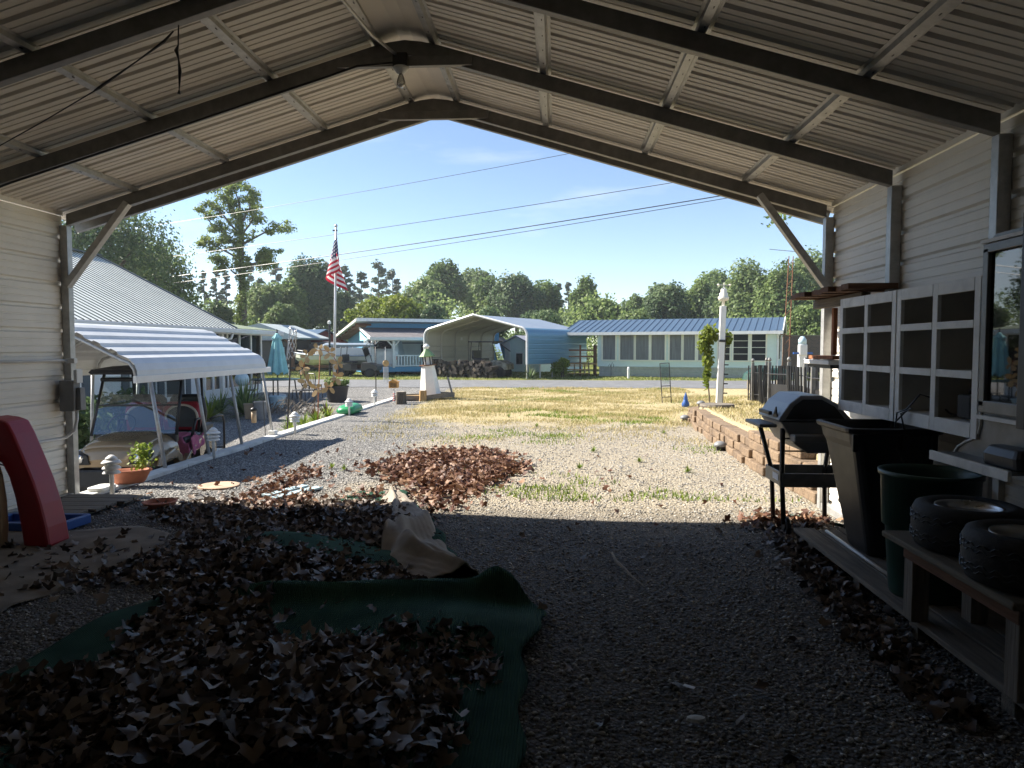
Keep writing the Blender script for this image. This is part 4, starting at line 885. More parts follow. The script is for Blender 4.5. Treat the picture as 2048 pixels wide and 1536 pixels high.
# ---- neighbour's house on the left
mat('rib_shade', (.10, .12, .10), .6, 0, .1, 3)  # dark rib colour standing in for the shaded sides of the roof ribs
hs = thing('white_house', 'white sided house with ribbed pale metal roof and screened porch on the left', 'house', (-12, 16, -.5))
EX, EZh = -9.62, 2.05
mat('siding', (.68, .70, .70), .55, 0, .04, 2, dirt=.08)
mat('shutter', (.085, .105, .12), .6, 0, .1, 4)
zb = -.6
part(hs, 'wall', MB().box((-10.22, 14.0, .72), (.20, 11.9, 2.66)), 'siding', world=True)
lapz = zb+.1; lm = MB().box((0, 14.0, 0), (.016, 11.88, .085)).mesh('siding_board', 'siding', off=(0, 0, 0))
while lapz < 2.0:
    o = link('siding_board', lm, hs); o.location = Vector((-10.108, 0, lapz))-hs.location; o.rotation_euler = (0, R(-7), 0) if False else (0, 0, 0); lapz += .105
def hwin(y0, y1, z0, z1, sh):
    f = part(hs, 'window', MB().box((-10.09, (y0+y1)/2, (z0+z1)/2), (.05, y1-y0, z1-z0)), 'white_paint', world=True)
    off = hs.location
    link('pane', MB().box((-10.062, (y0+y1)/2, (z0+z1)/2), (.012, y1-y0-.12, z1-z0-.12)).mesh('pane', 'screen', off=off), f)
    link('mullion', MB().box((-10.055, (y0+y1)/2, (z0+z1)/2), (.016, y1-y0-.12, .03)).mesh('mullion', 'white_paint', off=off), f)
    for s, y in ((-1, y0-.17), (1, y1+.17)):
        if s in sh:
            m2 = MB().box((-10.085, y, (z0+z1)/2), (.03, .28, z1-z0))
            for k in range(14): m2.box((-10.065, y, z0+.1+k*(z1-z0-.2)/13), (.022, .22, .03))
            part(hs, 'shutter', m2, 'shutter', world=True)
hwin(16.25, 17.0, .15, 1.55, (-1, 1)); hwin(17.75, 18.75, .15, 1.55, (-1, 1)); hwin(13.6, 14.5, .15, 1.55, (-1, 1)); hwin(10.6, 11.6, .15, 1.55, (-1, 1))
# ribbed roof sheets
RX, RZ = -13.95, 4.27
prof = [(0, .9*k/4+u, v) for k in range(4) for u, v in ((0, 0), (.008, .016), (.036, .016), (.044, 0))]+[(0, .9, 0)]
rm2 = MB().sheet(prof, (0, 0, 0), (RX-EX, 0, RZ-EZh)); rm2.m = [1 if i % 4 < 3 else 0 for i in range(len(rm2.f))]; rme = rm2.mesh('roof_sheet', ['grey_roof_metal', 'rib_shade'])
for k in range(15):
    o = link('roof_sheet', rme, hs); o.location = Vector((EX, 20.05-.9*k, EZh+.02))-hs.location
part(hs, 'roof_deck', MB().sheet([(EX+.03, 0, EZh-.05), (RX, 0, RZ-.03), (2*RX-EX, 0, EZh-.05)], (0, 7.4, 0), (0, 20.9, 0)), 'shutter', world=True)
part(hs, 'roof_back', MB().sheet([(RX, 0, RZ+.03), (2*RX-EX, 0, EZh)], (0, 7.4, 0), (0, 20.95, 0)), 'grey_roof_metal', world=True)
part(hs, 'rake_trim', MB().bar((EX, 20.98, EZh+.01), (RX, 20.98, RZ+.01), .05, .10), 'shutter', world=True)
part(hs, 'ridge_cap', MB().bar((RX, 7.4, RZ+.05), (RX, 21.0, RZ+.05), .30, .03), 'shutter', world=True)
part(hs, 'gutter', MB().box((EX+.06, 15.9, EZh-.06), (.13, 17.0, .13)), 'white_metal', bevel=.02, world=True)
part(hs, 'soffit', MB().box((-9.86, 15.9, EZh-.13), (.50, 16.9, .03)), 'white_paint', world=True)
part(hs, 'end_wall', MB().prism([(-10.3, zb), (-17.5, zb), (-17.5, 2.2), (-13.95, 4.1), (-10.3, 2.2)], 20.7, 20.8), 'siding', world=True)
part(hs, 'downspout', MB().tube([(EX+.06, 20.6, EZh-.1), (EX+.02, 20.55, EZh-.28), (-9.98, 20.35, EZh-.45), (-10.05, 20.3, EZh-.6), (-10.05, 20.3, -.1)], .04, 6), 'white_metal', world=True)
# porch
mat('moss_roof', (.16, .20, .13), .9, 0, .3, 5, dirt=.3)
part(hs, 'porch_roof', MB().add([(EX, 20.95, EZh+.03), (EX, 24.3, EZh+.03), (-12.8, 23.9, EZh+.50), (-13.0, 20.95, EZh+.50), (EX, 20.95, EZh-.03), (EX, 24.3, EZh-.03), (-12.8, 23.9, EZh+.40), (-13.0, 20.95, EZh+.40)], [(0, 1, 2, 3), (7, 6, 5, 4), (0, 4, 5, 1), (1, 5, 6, 2)]), 'moss_roof', world=True)
part(hs, 'porch_fascia', MB().box((-11.2, 24.27, EZh-.06), (3.2, .06, .14)), 'white_metal', world=True)
px_ = -10.02
for y in (19.72, 20.20, 21.15, 22.0, 22.85, 23.65): part(hs, 'porch_post', MB().box((px_, y, .93), (.06, .07, 2.0)), 'white_paint', world=True)
part(hs, 'porch_post', MB().box((px_+.03, 20.72, .93), (.12, .16, 2.0)), 'white_paint', world=True)
ys_ = [19.72, 20.20, 20.72, 21.15, 22.0, 22.85, 23.65]
for a, b in zip(ys_[:-1], ys_[1:]):
    part(hs, 'porch_screen', MB().box((px_-.01, (a+b)/2, 1.12), (.006, b-a-.06, 1.7)), 'dark_window', world=True)
    part(hs, 'kick_panel', MB().box((px_-.01, (a+b)/2, .05), (.03, b-a-.06, .44)), 'siding', world=True)
for x in (-10.8, -11.6): part(hs, 'porch_post', MB().box((x, 23.68, .93), (.07, .06, 2.0)), 'white_paint', world=True)
part(hs, 'porch_screen', MB().box((-11.0, 23.68, 1.12), (1.9, .006, 1.7)), 'dark_window', world=True)
part(hs, 'porch_back', MB().box((-12.6, 22.2, .9), (.06, 3.0, 2.2)), 'wood_brown', world=True)
part(hs, 'porch_floor', MB().box((-11.3, 22.2, -.12), (2.5, 3.0, .10)), 'concrete', world=True)
# ---- shrubs and garden clutter
shrub('dark_shrub', 'dark leafy shrub between the left post and the golf cart', 'shrub', (-7.5, 10.9, -.55), .55, 1.3, 1500, .05, 'dark_oak', 3)
shrub('dark_shrub', 'dark shrub behind the golf cart windscreen near the house wall', 'shrub', (-8.6, 13.8, -.48), .8, 1.15, 2400, .05, 'dark_oak', 5)
for k, (x, y, L_, n_, lab) in enumerate(((-8.35, 16.6, .75, 70, 'spiky palm-like plant at left of the pair by the porch'), (-7.95, 17.7, 1.0, 170, 'bushy strap-leaved plant at right of the pair by the porch'), (-8.7, 17.9, .7, 60, 'small strap-leaved plant against the porch wall'))):
    t_ = thing('strap_leaf_plant', lab, 'plant', (x, y, gzs(x, y)), 0, 'plants before the porch'); blades(t_, 'leaves', None, n_, L_, .022, 'oak' if k else 'lime', 1.0, .95)
    part(t_, 'stem', MB().lathe([(0, 0), (.08, 0), (.05, .12), (0, .14)], 8), 'bark')
ip = thing('iron_trellis', 'black iron scrollwork panel standing behind the golf cart seats', 'trellis', (-6.93, 13.0, -.5))
m2 = MB()
for x in (-7.21, -6.95, -6.66): m2.box((x, 13.0, .06), (.03, .03, 1.12))
for z in (.60, .49, .02): m2.box((-6.935, 13.0, z), (.57, .026, .026))
part(ip, 'frame', m2, 'dark_metal', world=True)
for k in range(9): part(ip, 'bar', MB().tube([(-7.17+.055*k, 13.0, .02), (-7.17+.055*k, 13.0, .49)], .006, 5), 'dark_metal', world=True)
for k in range(3):
    part(ip, 'scroll', MB().tube([(-6.80+(.02+.012*a)*math.cos(a), 12.985, .12+.13*k+(.02+.012*a)*math.sin(a)) for a in np.linspace(0, 5.5, 16)], .007, 5), 'dark_metal', world=True)
def path_light(label, p, h=.33, s=1.0, tilt=0):
    t_ = thing('path_light', label, 'path light', tuple(p), 0, 'path lights along the kerb'); t_.rotation_euler = (0, tilt, .3)
    part(t_, 'stake', MB().lathe([(0, -.04), (.022*s, -.04), (.022*s, h*.55), (.03*s, h*.62), (0, h*.62)], 12), 'white_paint', smooth=True)
    for k, (r, z) in enumerate(((.085, .60), (.088, .72), (.095, .86))):
        part(t_, 'louvre', MB().lathe([(r*.45*s, h*z+.035*s), (r*.8*s, h*z+.02*s), (r*s, h*z), (r*.97*s, h*z-.006), (r*.6*s, h*z+.008*s), (r*.4*s, h*z+.012*s)], 22), 'old_white', smooth=True)
    part(t_, 'cap', MB().lathe([(.06*s, h*.86+.03*s), (.05*s, h*.86+.05*s), (.02*s, h*.86+.075*s), (0, h*.86+.08*s)], 18), 'old_white', smooth=True)
    part(t_, 'lens', MB().lathe([(.034*s, h*.60), (.034*s, h*.95)], 12), 'clear_glass', smooth=True)
path_light('white tiered path light nearest the left carport post', (-4.46, 6.84, .0), .40)
path_light('white tiered path light by the golf cart rear wheel', (-4.60, 9.26, .04), .36)
path_light('white tiered path light beside the awning last pole', (-4.52, 12.05, .0), .36)
path_light('white tiered path light behind the green bag', (-4.52, 15.3, .0), .36)
path_light('white tiered path light at the far end of the kerb by the black hook', (-4.62, 17.9, .04), .36)
pp = thing('terracotta_planter', 'oval terracotta planter with young green plant on the kerb end', 'planter', (-4.58, 7.33, .04), R(24))
part(pp, 'pot', MB().lathe([(0, 0), (.10, 0), (.115, .02), (.15, .12), (.165, .125), (.165, .145), (.15, .145), (.135, .11), (0, .105)], 28, sx=1.35, sy=.72), 'terracotta', smooth=True)
C = np.stack([.12+.055*rng.standard_normal(230), .02+.05*rng.standard_normal(230), .15+.28*rng.random(230)], 1); V, F = cards(C, .016+.016*rng.random(230), rng.standard_normal((230, 3))+[0, -.4, .8]); np_mesh('leaves', V, F, 'weed_m', pp, rnd=rng.random(230))
part(pp, 'stem', MB().tube([(.12, .02, .10), (.11, .02, .28), (.13, .01, .40)], .005, 5), 'weed_m')
single('white_tray', loft([(rrect(-4.66, 6.98, .17, .26, .04), .041), (rrect(-4.66, 6.98, .18, .27, .05), .075), (rrect(-4.66, 6.98, .12, .20, .04), .08)], True, True), 'white_paint', 'small white lid lying on the kerb before the terracotta planter', 'lid', bevel=.006)
# orange and green flower bed, green bag
fb = thing('flower_bed', 'clump of orange and yellow-green leaves along the kerb', 'plant', (-4.98, 14.6, gzs(-5.0, 14.6)))
for k in range(12):
    y = 13.2+.24*k; x = -5.02-.10*(k % 3); o = blades(fb, 'leaf_clump', None, 42, .42, .016, 'weed_m' if k < 7 or k % 2 else 'leaf_red', 1.0, .8); o.location = Vector((x, y, gzs(-5.0, y)+.0))-fb.location+Vector((0, 0, .26))
part(fb, 'soil_mound', MB().grid(lambda u, v: (-5.30+.46*u, 12.9+3.4*v, gzs(-5.0, 12.9+3.4*v)-.02+.30*math.sin(math.pi*min(1, max(0, u)))**.5*math.sin(math.pi*v)**.4), 8, 20), 'ground', world=True)
mat('bag_green', (.03, .30, .11), .35, 0, .3, 14)
bgp = PG(710, 826); single('green_bag', loft([(rrect(bgp.x-.05, 15.75, .34, .85, .12), .03), (rrect(bgp.x-.05, 15.75, .42, .95, .15), .10), (rrect(bgp.x-.05, 15.8, .36, .75, .15), .19), (rrect(bgp.x-.05, 15.85, .16, .4, .07), .23)], True, True), 'bag_green', 'crumpled bright green plastic bag lying on the kerb', 'bag', smooth=True, bevel=0)
# butterfly wreath spinner
bw_ = thing('butterfly_wreath_stake', 'garden stake with a ring of tan metal butterflies', 'garden ornament', (-4.95, 14.4, -.2))
part(bw_, 'stake', MB().tube([(-4.93, 14.4, -.35), (-4.90, 14.4, .5), (-4.84, 14.4, 1.5)], .012, 6), 'wood_red', smooth=True, world=True)
part(bw_, 'hoop', MB().tube([(-4.84+.36*math.cos(a), 14.4, 1.05+.40*math.sin(a)) for a in np.linspace(0, 6.283, 28)[:-1]], .008, 5, closed=True), 'wood_red', world=True)
mat('butterfly_tan', (.50, .33, .15), .55, .2, .15, 8)
for k in range(9):
    a = k*.698+.3; cx, cz = -4.84+.38*math.cos(a), 1.05+.42*math.sin(a); m2 = MB()
    for s in (-1, 1):
        ca, sa = math.cos(a+.6*k), math.sin(a+.6*k)
        for poly in ([(.008, .02), (.05, .10), (.12, .125), (.145, .08), (.11, .02), (.05, -.01)], [(.008, -.01), (.06, -.015), (.10, -.05), (.085, -.11), (.045, -.115), (.012, -.05)]):
            P3 = [Vector((cx+s*x*ca-z*sa, 14.38-.35*x, cz+s*x*sa+z*ca)) for x, z in poly]; nq = len(P3)
            m2.add(P3+[v+Vector((0, .006, 0)) for v in P3], [tuple(range(nq)), tuple(range(2*nq-1, nq-1, -1))]+[(i, i+nq, (i+1) % nq+nq, (i+1) % nq) for i in range(nq)])
    part(bw_, 'butterfly', m2, 'butterfly_tan', world=True)
sp_ = thing('twisted_wire_spinner', 'tall dark pole topped with twisted silver wire sculpture', 'garden ornament', (-4.93, 12.65, -.4))
part(sp_, 'pole', MB().tube([(-4.92, 12.65, -.5), (-4.80, 12.65, 1.42)], .014, 6), 'dark_metal', world=True)
m2 = MB()
for k in range(7):
    ph = k*.9; m2.tube([(-4.80+.085*math.sin(t*3.1+ph)*(1-.5*t)+.05*t, 12.65+.06*math.cos(t*2.3+ph), 1.30+.55*t+.03*math.sin(t*7+ph)) for t in np.linspace(0, 1, 14)], .007, 5)
part(sp_, 'wire_scroll', m2, 'steel', smooth=True, world=True)
# umbrella, flag, planter, tables
um = thing('closed_patio_umbrella', 'closed teal patio umbrella beside the screened porch', 'umbrella', (-8.79, 22.0, gzs(-8.79, 22)))
uz = um.location.z
part(um, 'pole', MB().tube([(0, 0, 0), (0, 0, 2.06)], .022, 8), 'dark_metal', smooth=True)
def ufold(u, v):
    a = u*2*math.pi; t = v; z = 1.98-uz*0-1.27*t; r = (.05+.26*t**.75)*(1+.16*math.cos(a*8))+.0; z += .05*math.cos(a*8)*t*t
    if t < .16: r = (.035+.16*(t/.16))*(1+.1*math.cos(a*8))
    elif t < .2: r *= .92
    return (r*math.cos(a), r*math.sin(a), z)
part(um, 'canopy', MB().grid(ufold, 64, 30), 'teal_cloth', smooth=True, solid=.004)
part(um, 'finial', MB().lathe([(0, 1.96), (.03, 1.98), (.02, 2.05), (.03, 2.08), (0, 2.12)], 10), 'dark_metal', smooth=True)
part(um, 'base', MB().lathe([(0, 0), (.25, 0), (.25, .04), (.05, .09), (0, .09)], 20), 'concrete')
pt = thing('patio_table', 'dark iron patio table under the teal umbrella', 'table', (-8.3, 20.6, gzs(-8.3, 20.6)))
part(pt, 'table_top', MB().lathe([(0, .60), (.75, .60), (.75, .63), (0, .63)], 24), 'green_plastic')
for k in range(4): part(pt, 'leg', MB().tube([(.55*math.cos(k*1.57+.5), .55*math.sin(k*1.57+.5), .6), (.62*math.cos(k*1.57+.5), .62*math.sin(k*1.57+.5), 0)], .02, 6), 'dark_metal')
for k, (x, y, rz) in enumerate(((-7.3, 20.9, 1.4), (-8.6, 19.4, 0.2), (-7.1, 19.6, -.6))):
    lab = ('dark iron patio chair at right of the teal umbrella', 'dark iron patio chair nearest the porch corner', 'dark iron patio chair behind the butterfly stake')[k]
    c_ = thing('patio_chair', lab, 'chair', (x, y, gzs(x, y)), rz, 'iron patio chairs')
    part(c_, 'seat', MB().box((0, 0, .42), (.45, .45, .025)), 'dark_metal', bevel=.01)
    m2 = MB(); 
    for i in range(7): m2.tube([(-.2+.067*i, .22, .43), (-.2+.067*i, .27, .82)], .008, 5)
    m2.tube([(-.22, .22, .43), (-.22, .27, .80), (-.12, .28, .88), (.12, .28, .88), (.22, .27, .80), (.22, .22, .43)], .012, 6); part(c_, 'backrest', m2, 'dark_metal')
    for sx_ in (-1, 1):
        for sy_ in (-1, 1): part(c_, 'leg', MB().tube([(sx_*.2, sy_*.2, .42), (sx_*.22, sy_*.23, 0)], .013, 6), 'dark_metal')
wp = thing('dark_tub_planter', 'large dark tub planter with green plants below the flagpole', 'planter', (-6.35, 20.3, gzs(-6.35, 20.3)))
part(wp, 'tub', MB().lathe([(0, 0), (.26, 0), (.33, .42), (.35, .43), (.35, .46), (.31, .46), (.29, .40), (0, .40)], 28), 'dark_metal', smooth=False)
crown_part(wp, 'foliage', 700, lobes(-6.35, 20.3, gzs(-6.35, 20.3)+.55, .36, .36, .25, 8, seed=9), .045, 'oak', tuple(wp.location), .1)
wr = single('leaning_wheel', MB().tube([(-6.95+.04*math.sin(a)+.24*math.cos(a), 19.6, gzs(-6.95, 19.6)+.30+.28*math.sin(a)) for a in np.linspace(0, 6.283, 32)[:-1]], .035, 6, closed=True), 'wood_grey', 'grey wooden hoop leaning against the dark tub planter', 'hoop')
dw = thing('driftwood_tangle', 'grey tangle of driftwood twigs behind the butterfly stake', 'driftwood', (-6.9, 17.9, gzs(-6.9, 17.9)))
m2 = MB(); r_ = random.Random(4)
for k in range(60):
    a = r_.random()*6.28; x, y = -6.9+.62*r_.uniform(-1, 1), 17.9+.3*r_.uniform(-1, 1); z = gzs(x, y)
    m2.tube([(x, y, z+.02), (x+.2*math.cos(a), y+.1*math.sin(a), z+.22*r_.random()+.1), (x+.4*math.cos(a+.5), y+.15*math.sin(a), z+.35*r_.random()+.05)], [.012, .009, .005], 4)
part(dw, 'twigs', m2, 'wood_grey', world=True, kind='stuff')
bf = thing('bird_feeder', 'yellow seed tube bird feeder hanging left of the dark pole', 'bird feeder', (-5.3, 12.2, .3))
part(bf, 'tube', MB().lathe([(0, .16), (.045, .16), (.045, .38), (0, .38)], 14, (-5.36, 12.3, 0)), 'tan_plastic', smooth=True, world=True)
part(bf, 'cap', MB().lathe([(0, .38), (.065, .38), (.05, .42), (0, .44)], 14, (-5.36, 12.3, 0)), 'dark_metal', smooth=True, world=True)
part(bf, 'hook_pole', MB().tube([(-5.36, 12.3, .44), (-5.36, 12.3, .55), (-5.30, 12.34, .60), (-5.22, 12.38, .55), (-5.20, 12.4, .0), (-5.20, 12.4, -.55)], .007, 5), 'dark_metal', world=True)
for k, (x, y, h, r, m_, lab) in enumerate(((-7.2, 16.9, .42, .17, 'grey_plastic', 'grey round flower pot beside the strap-leaved plant'), (-7.55, 17.1, .34, .15, 'tan_plastic', 'striped tan pot beside the grey flower pot'), (-7.6, 19.0, .3, .22, 'pale_blue', 'pale blue garden pot below the umbrella'))):
    z = gzs(x, y); single('flower_pot', MB().lathe([(0, 0), (r*.75, 0), (r, h), (r*1.06, h), (r*1.06, h+.03), (r*.9, h+.03), (r*.85, h-.05), (0, h-.06)], 20, (x, y, z)), m_, lab, 'pot', smooth=False)
x, y = -8.55, 18.9; z = gzs(x, y); gb = thing('gazing_ball_stand', 'blue-grey mottled ball on a stand at the porch corner', 'garden ornament', (x, y, z))
part(gb, 'ball', MB().lathe([(0.19*math.sin(t), .78-.19*math.cos(t)) for t in np.linspace(.02, 3.12, 14)], 20), 'pale_blue', smooth=True)
part(gb, 'stand', MB().lathe([(0, 0), (.14, 0), (.05, .06), (.035, .45), (.09, .58), (0, .6)], 12), 'white_paint', smooth=True)
def hook_pole(label, loc, h, arms):
    t_ = thing('shepherd_hook', label, 'garden hook', loc)
    part(t_, 'pole', MB().tube([(0, 0, -.05), (0, 0, h)], .014, 8), 'dark_metal', smooth=True)
    for s in arms: part(t_, 'arm', MB().tube([(0, 0, h-.20), (s*.06, 0, h-.08), (s*.16, 0, h-.05), (s*.25, 0, h-.10), (s*.27, 0, h-.17), (s*.30, 0, h-.16)], .008, 6), 'dark_metal', smooth=True)
    return t_
hook_pole('black four-armed shepherd hook standing at the kerb end', (-4.84, 18.9, .03), 1.66, (-1, 1, -.6, .6))
wc = thing('wind_chime', 'white wind chime with yellow sunflower hanging from the black hook', 'wind chime', (-4.57, 18.88, .5))
part(wc, 'string', MB().tube([(-4.57, 18.88, 1.52), (-4.57, 18.88, 1.12)], .012, 5), 'white_paint', world=True)
part(wc, 'flower', MB().lathe([(0, 0), (.09, .01), (.075, .03), (0, .035)], 12, (-4.55, 18.85, 1.08), M=Matrix.Rotation(R(90), 3, 'X')), 'lime_paint' if False else 'butterfly_tan', world=True)
for k in range(5): part(wc, 'chime', MB().tube([(-4.62+.03*k, 18.88, .98), (-4.62+.03*k, 18.88, .52+.05*(k % 3))], .009, 6), 'white_metal', world=True)
bh = thing('bird_house_feeder', 'small orange bird feeder box on a red striped post', 'bird feeder', (-4.44, 19.3, 0))
mat('orange_wood', (.50, .26, .07), .7, 0, .15, 8); mat('red_stripe', (.42, .06, .05), .6, 0, .1, 8)
part(bh, 'post', MB().tube([(0, 0, .0), (0, 0, .36)], .022, 8), 'white_paint')
for k in range(4): part(bh, 'stripe', MB().lathe([(.024, .03+.06*k), (.04, .045+.06*k), (.024, .06+.06*k)], 10), 'red_stripe')
part(bh, 'box', MB().box((0, 0, .47), (.24, .22, .16)), 'orange_wood', bevel=.008)
part(bh, 'roof', MB().prism([(-.15, .55), (.15, .55), (0, .63)], -.13, .13), 'orange_wood')
m2 = MB()
for i in range(5):
    m2.box((-.08+.04*i, -.113, .47), (.006, .008, .12)); m2.box((0, -.113, .42+.025*i), (.17, .008, .006))
part(bh, 'wire_mesh', m2, 'dark_metal', kind='stuff')
# lighthouse ornament on a little boat base
lh = thing('lighthouse_ornament', 'leaning white wooden lawn lighthouse with green roof at the drive end', 'garden ornament', (-3.66, 20.6, .12)); lh.rotation_euler = (R(1), R(-4.5), .25)
part(lh, 'tower', MB().lathe([(0, 0), (.31, 0), (.19, .86), (0, .86)], 6), 'white_paint', bevel=.004)
part(lh, 'gallery', MB().lathe([(0, .86), (.25, .86), (.25, .885), (0, .885)], 6), 'wood_brown')
part(lh, 'lantern', MB().lathe([(0, .885), (.125, .885), (.125, 1.12), (0, 1.12)], 6), 'old_white')
for k in range(6):
    a = k*1.0472; part(lh, 'lantern_post', MB().box((.135*math.cos(a), .135*math.sin(a), 1.0), (.03, .03, .24), rz=a), 'black_plastic')
    part(lh, 'rail_post', MB().tube([(.23*math.cos(a), .23*math.sin(a), .885), (.23*math.cos(a), .23*math.sin(a), .99)], .012, 5), 'dark_metal')
mat('roof_green', (.15, .26, .11), .6, 0, .1, 6)
part(lh, 'roof', MB().lathe([(.22, 1.115), (.235, 1.13), (.055, 1.34), (0, 1.35)], 6), 'roof_green')
part(lh, 'finial', MB().lathe([(0, 1.33), (.05, 1.34), (.06, 1.37), (.10, 1.41), (.09, 1.43), (.045, 1.48), (0, 1.50)], 14), 'white_paint', smooth=True)
bb = thing('wooden_boat_base', 'low yellow floored wooden boat carrying the lighthouse', 'planter boat', (-3.85, 20.3, 0), R(20))
hullp = [(-.80, -.10), (-.55, -.34), (0, -.44), (.5, -.36), (.85, -.12), (.95, .0), (.85, .2), (.5, .4), (0, .46), (-.6, .36)]
part(bb, 'floor', MB().prism(hullp, .085, .10, 'xy'), 'butterfly_tan')
n_ = len(hullp)
for k in range(n_):
    a, b = hullp[k], hullp[(k+1) % n_]; part(bb, 'side_board', MB().bar((a[0], a[1], .075+.05*(a[0] > .4)), (b[0], b[1], .075+.05*(b[0] > .4)), .03, .13), 'wood_grey_x')
part(bb, 'prop', MB().tube([(.95, .1, .0), (.78, .1, .62)], .03, 6), 'grey_plastic')
def stump(label, x, y, r, h, m_, top):
    t_ = thing('tree_stump', label, 'stump', (x, y, gzs(x, y)))
    ring = [(r*(1+.10*math.sin(5*a)+.06*math.sin(11*a))*math.cos(a), r*(1+.10*math.sin(5*a)+.06*math.sin(11*a))*math.sin(a)) for a in np.linspace(0, 6.283, 33)[:-1]]
    part(t_, 'trunk', loft([([(1.12*a, 1.12*b) for a, b in ring], -.02), ([(1.0*a, 1.0*b) for a, b in ring], .1), ([(.96*a, .96*b) for a, b in ring], h)], True, True), m_)
    part(t_, 'cut_face', loft([([(.9*a, .9*b) for a, b in ring], h), ([(.88*a, .88*b) for a, b in ring], h+.006)], False, True), top)
stump('grey barked tree stump at the end of the kerb', -4.08, 18.55, .125, .33, 'bark', 'carpet_back')
stump('small bright split log standing in front of the lighthouse', -3.72, 19.75, .095, .30, 'wood_tan', 'carpet_back')
# flag pole
fp = thing('flagpole', 'tall silver flagpole flying a limp striped flag', 'flagpole', (-6.85, 21.6, gzs(-6.85, 21.6)))
ft = PY(672, 455, 21.6); fz = ft.z-fp.location.z; fx_ = ft.x+6.85
part(fp, 'pole', MB().tube([(0, 0, 0), (fx_, 0, fz)], [.042, .03], 10), 'white_metal', smooth=True)
part(fp, 'finial', MB().lathe([(.05*math.sin(t), .05-.05*math.cos(t)) for t in np.linspace(.02, 3.1, 9)], 10, (fx_, 0, fz)), 'steel', smooth=True)
part(fp, 'truck', MB().box((fx_-.03, 0, fz-.09), (.14, .05, .04)), 'dark_metal')
def flag_mat():
    m, t, b = _new('flag'); L = t.links.new
    uv = N(t, 'ShaderNodeUVMap'); sp = N(t, 'ShaderNodeSeparateXYZ'); L(uv.outputs[0], sp.inputs[0])
    def mm(op, a, b_):
        r = N(t, 'ShaderNodeMath', operation=op)
        for k, v in enumerate((a, b_)):
            if isinstance(v, (int, float)): r.inputs[k].default_value = v
            else: L(v, r.inputs[k])
        return r.outputs[0]
    st = mm('LESS_THAN', mm('MODULO', mm('MULTIPLY', sp.outputs[1], 6.5), 1.0), .5)
    c1 = N(t, 'ShaderNodeMix', data_type='RGBA'); L(st, c1.inputs[0]); c1.inputs[6].default_value = (.78, .76, .74, 1); c1.inputs[7].default_value = (.50, .02, .045, 1)
    can = mm('MULTIPLY', mm('LESS_THAN', sp.outputs[0], .4), mm('GREATER_THAN', sp.outputs[1], .4615))
    fx2 = mm('SUBTRACT', mm('MODULO', mm('MULTIPLY', sp.outputs[0], 15.0), 1.0), .5); fy2 = mm('SUBTRACT', mm('MODULO', mm('MULTIPLY', sp.outputs[1], 9.3), 1.0), .5)
    star = mm('LESS_THAN', mm('ADD', mm('MULTIPLY', fx2, fx2), mm('MULTIPLY', fy2, fy2)), .07)
    c2 = N(t, 'ShaderNodeMix', data_type='RGBA'); L(star, c2.inputs[0]); c2.inputs[6].default_value = (.02, .03, .10, 1); c2.inputs[7].default_value = (.8, .8, .8, 1)
    c3 = N(t, 'ShaderNodeMix', data_type='RGBA'); L(can, c3.inputs[0]); L(c1.outputs[2], c3.inputs[6]); L(c2.outputs[2], c3.inputs[7]); L(c3.outputs[2], b.inputs['Base Color']); b.inputs['Roughness'].default_value = .85
    tr = N(t, 'ShaderNodeBsdfTranslucent'); L(c3.outputs[2], tr.inputs[0]); ms = N(t, 'ShaderNodeMixShader'); ms.inputs[0].default_value = .35; L(b.outputs[0], ms.inputs[1]); L(tr.outputs[0], ms.inputs[2]); L(ms.outputs[0], t.nodes['Material Output'].inputs[0])
flag_mat()
# a limp flag: hoist on the pole, cloth hangs down in deep folds
nu, nv = 40, 30; vs = []; uvs = []; h0 = fz-.22
for j in range(nv+1):
    for i in range(nu+1):
        u, v = i/nu, j/nv            # u along the fly, v up the hoist
        drop = 1.5*u*(1-.15*v); sw = .56*math.sin(math.pi*min(1, u*.75))*(1.15-v*.85)
        fold = math.sin(u*9.5+v*1.2)
        x = fx_+sw*(.25+.75*math.cos(u*5.0+.6))*1.05+.03*fold; y = -.05-.22*u*math.sin(u*7+v)
        z = h0-.95*(1-v)-drop*(.62+.12*fold*.3)*(.85)
        vs.append((x, y, z)); uvs.append((u, v))
fm = bpy.data.meshes.new('flag'); fcs = [(j*(nu+1)+i, j*(nu+1)+i+1, (j+1)*(nu+1)+i+1, (j+1)*(nu+1)+i) for j in range(nv) for i in range(nu)]
fm.from_pydata(vs, [], fcs); ul = fm.uv_layers.new(name='UVMap')
for p_ in fm.polygons:
    for li in p_.loop_indices: ul.data[li].uv = uvs[fm.loops[li].vertex_index]
    p_.use_smooth = True
fm.materials.append(M_('flag'))
fl = link('flag', fm, None, fp.location); tag(fl, 'limp red, white and blue striped flag with white stars hanging at the flagpole top', 'flag')
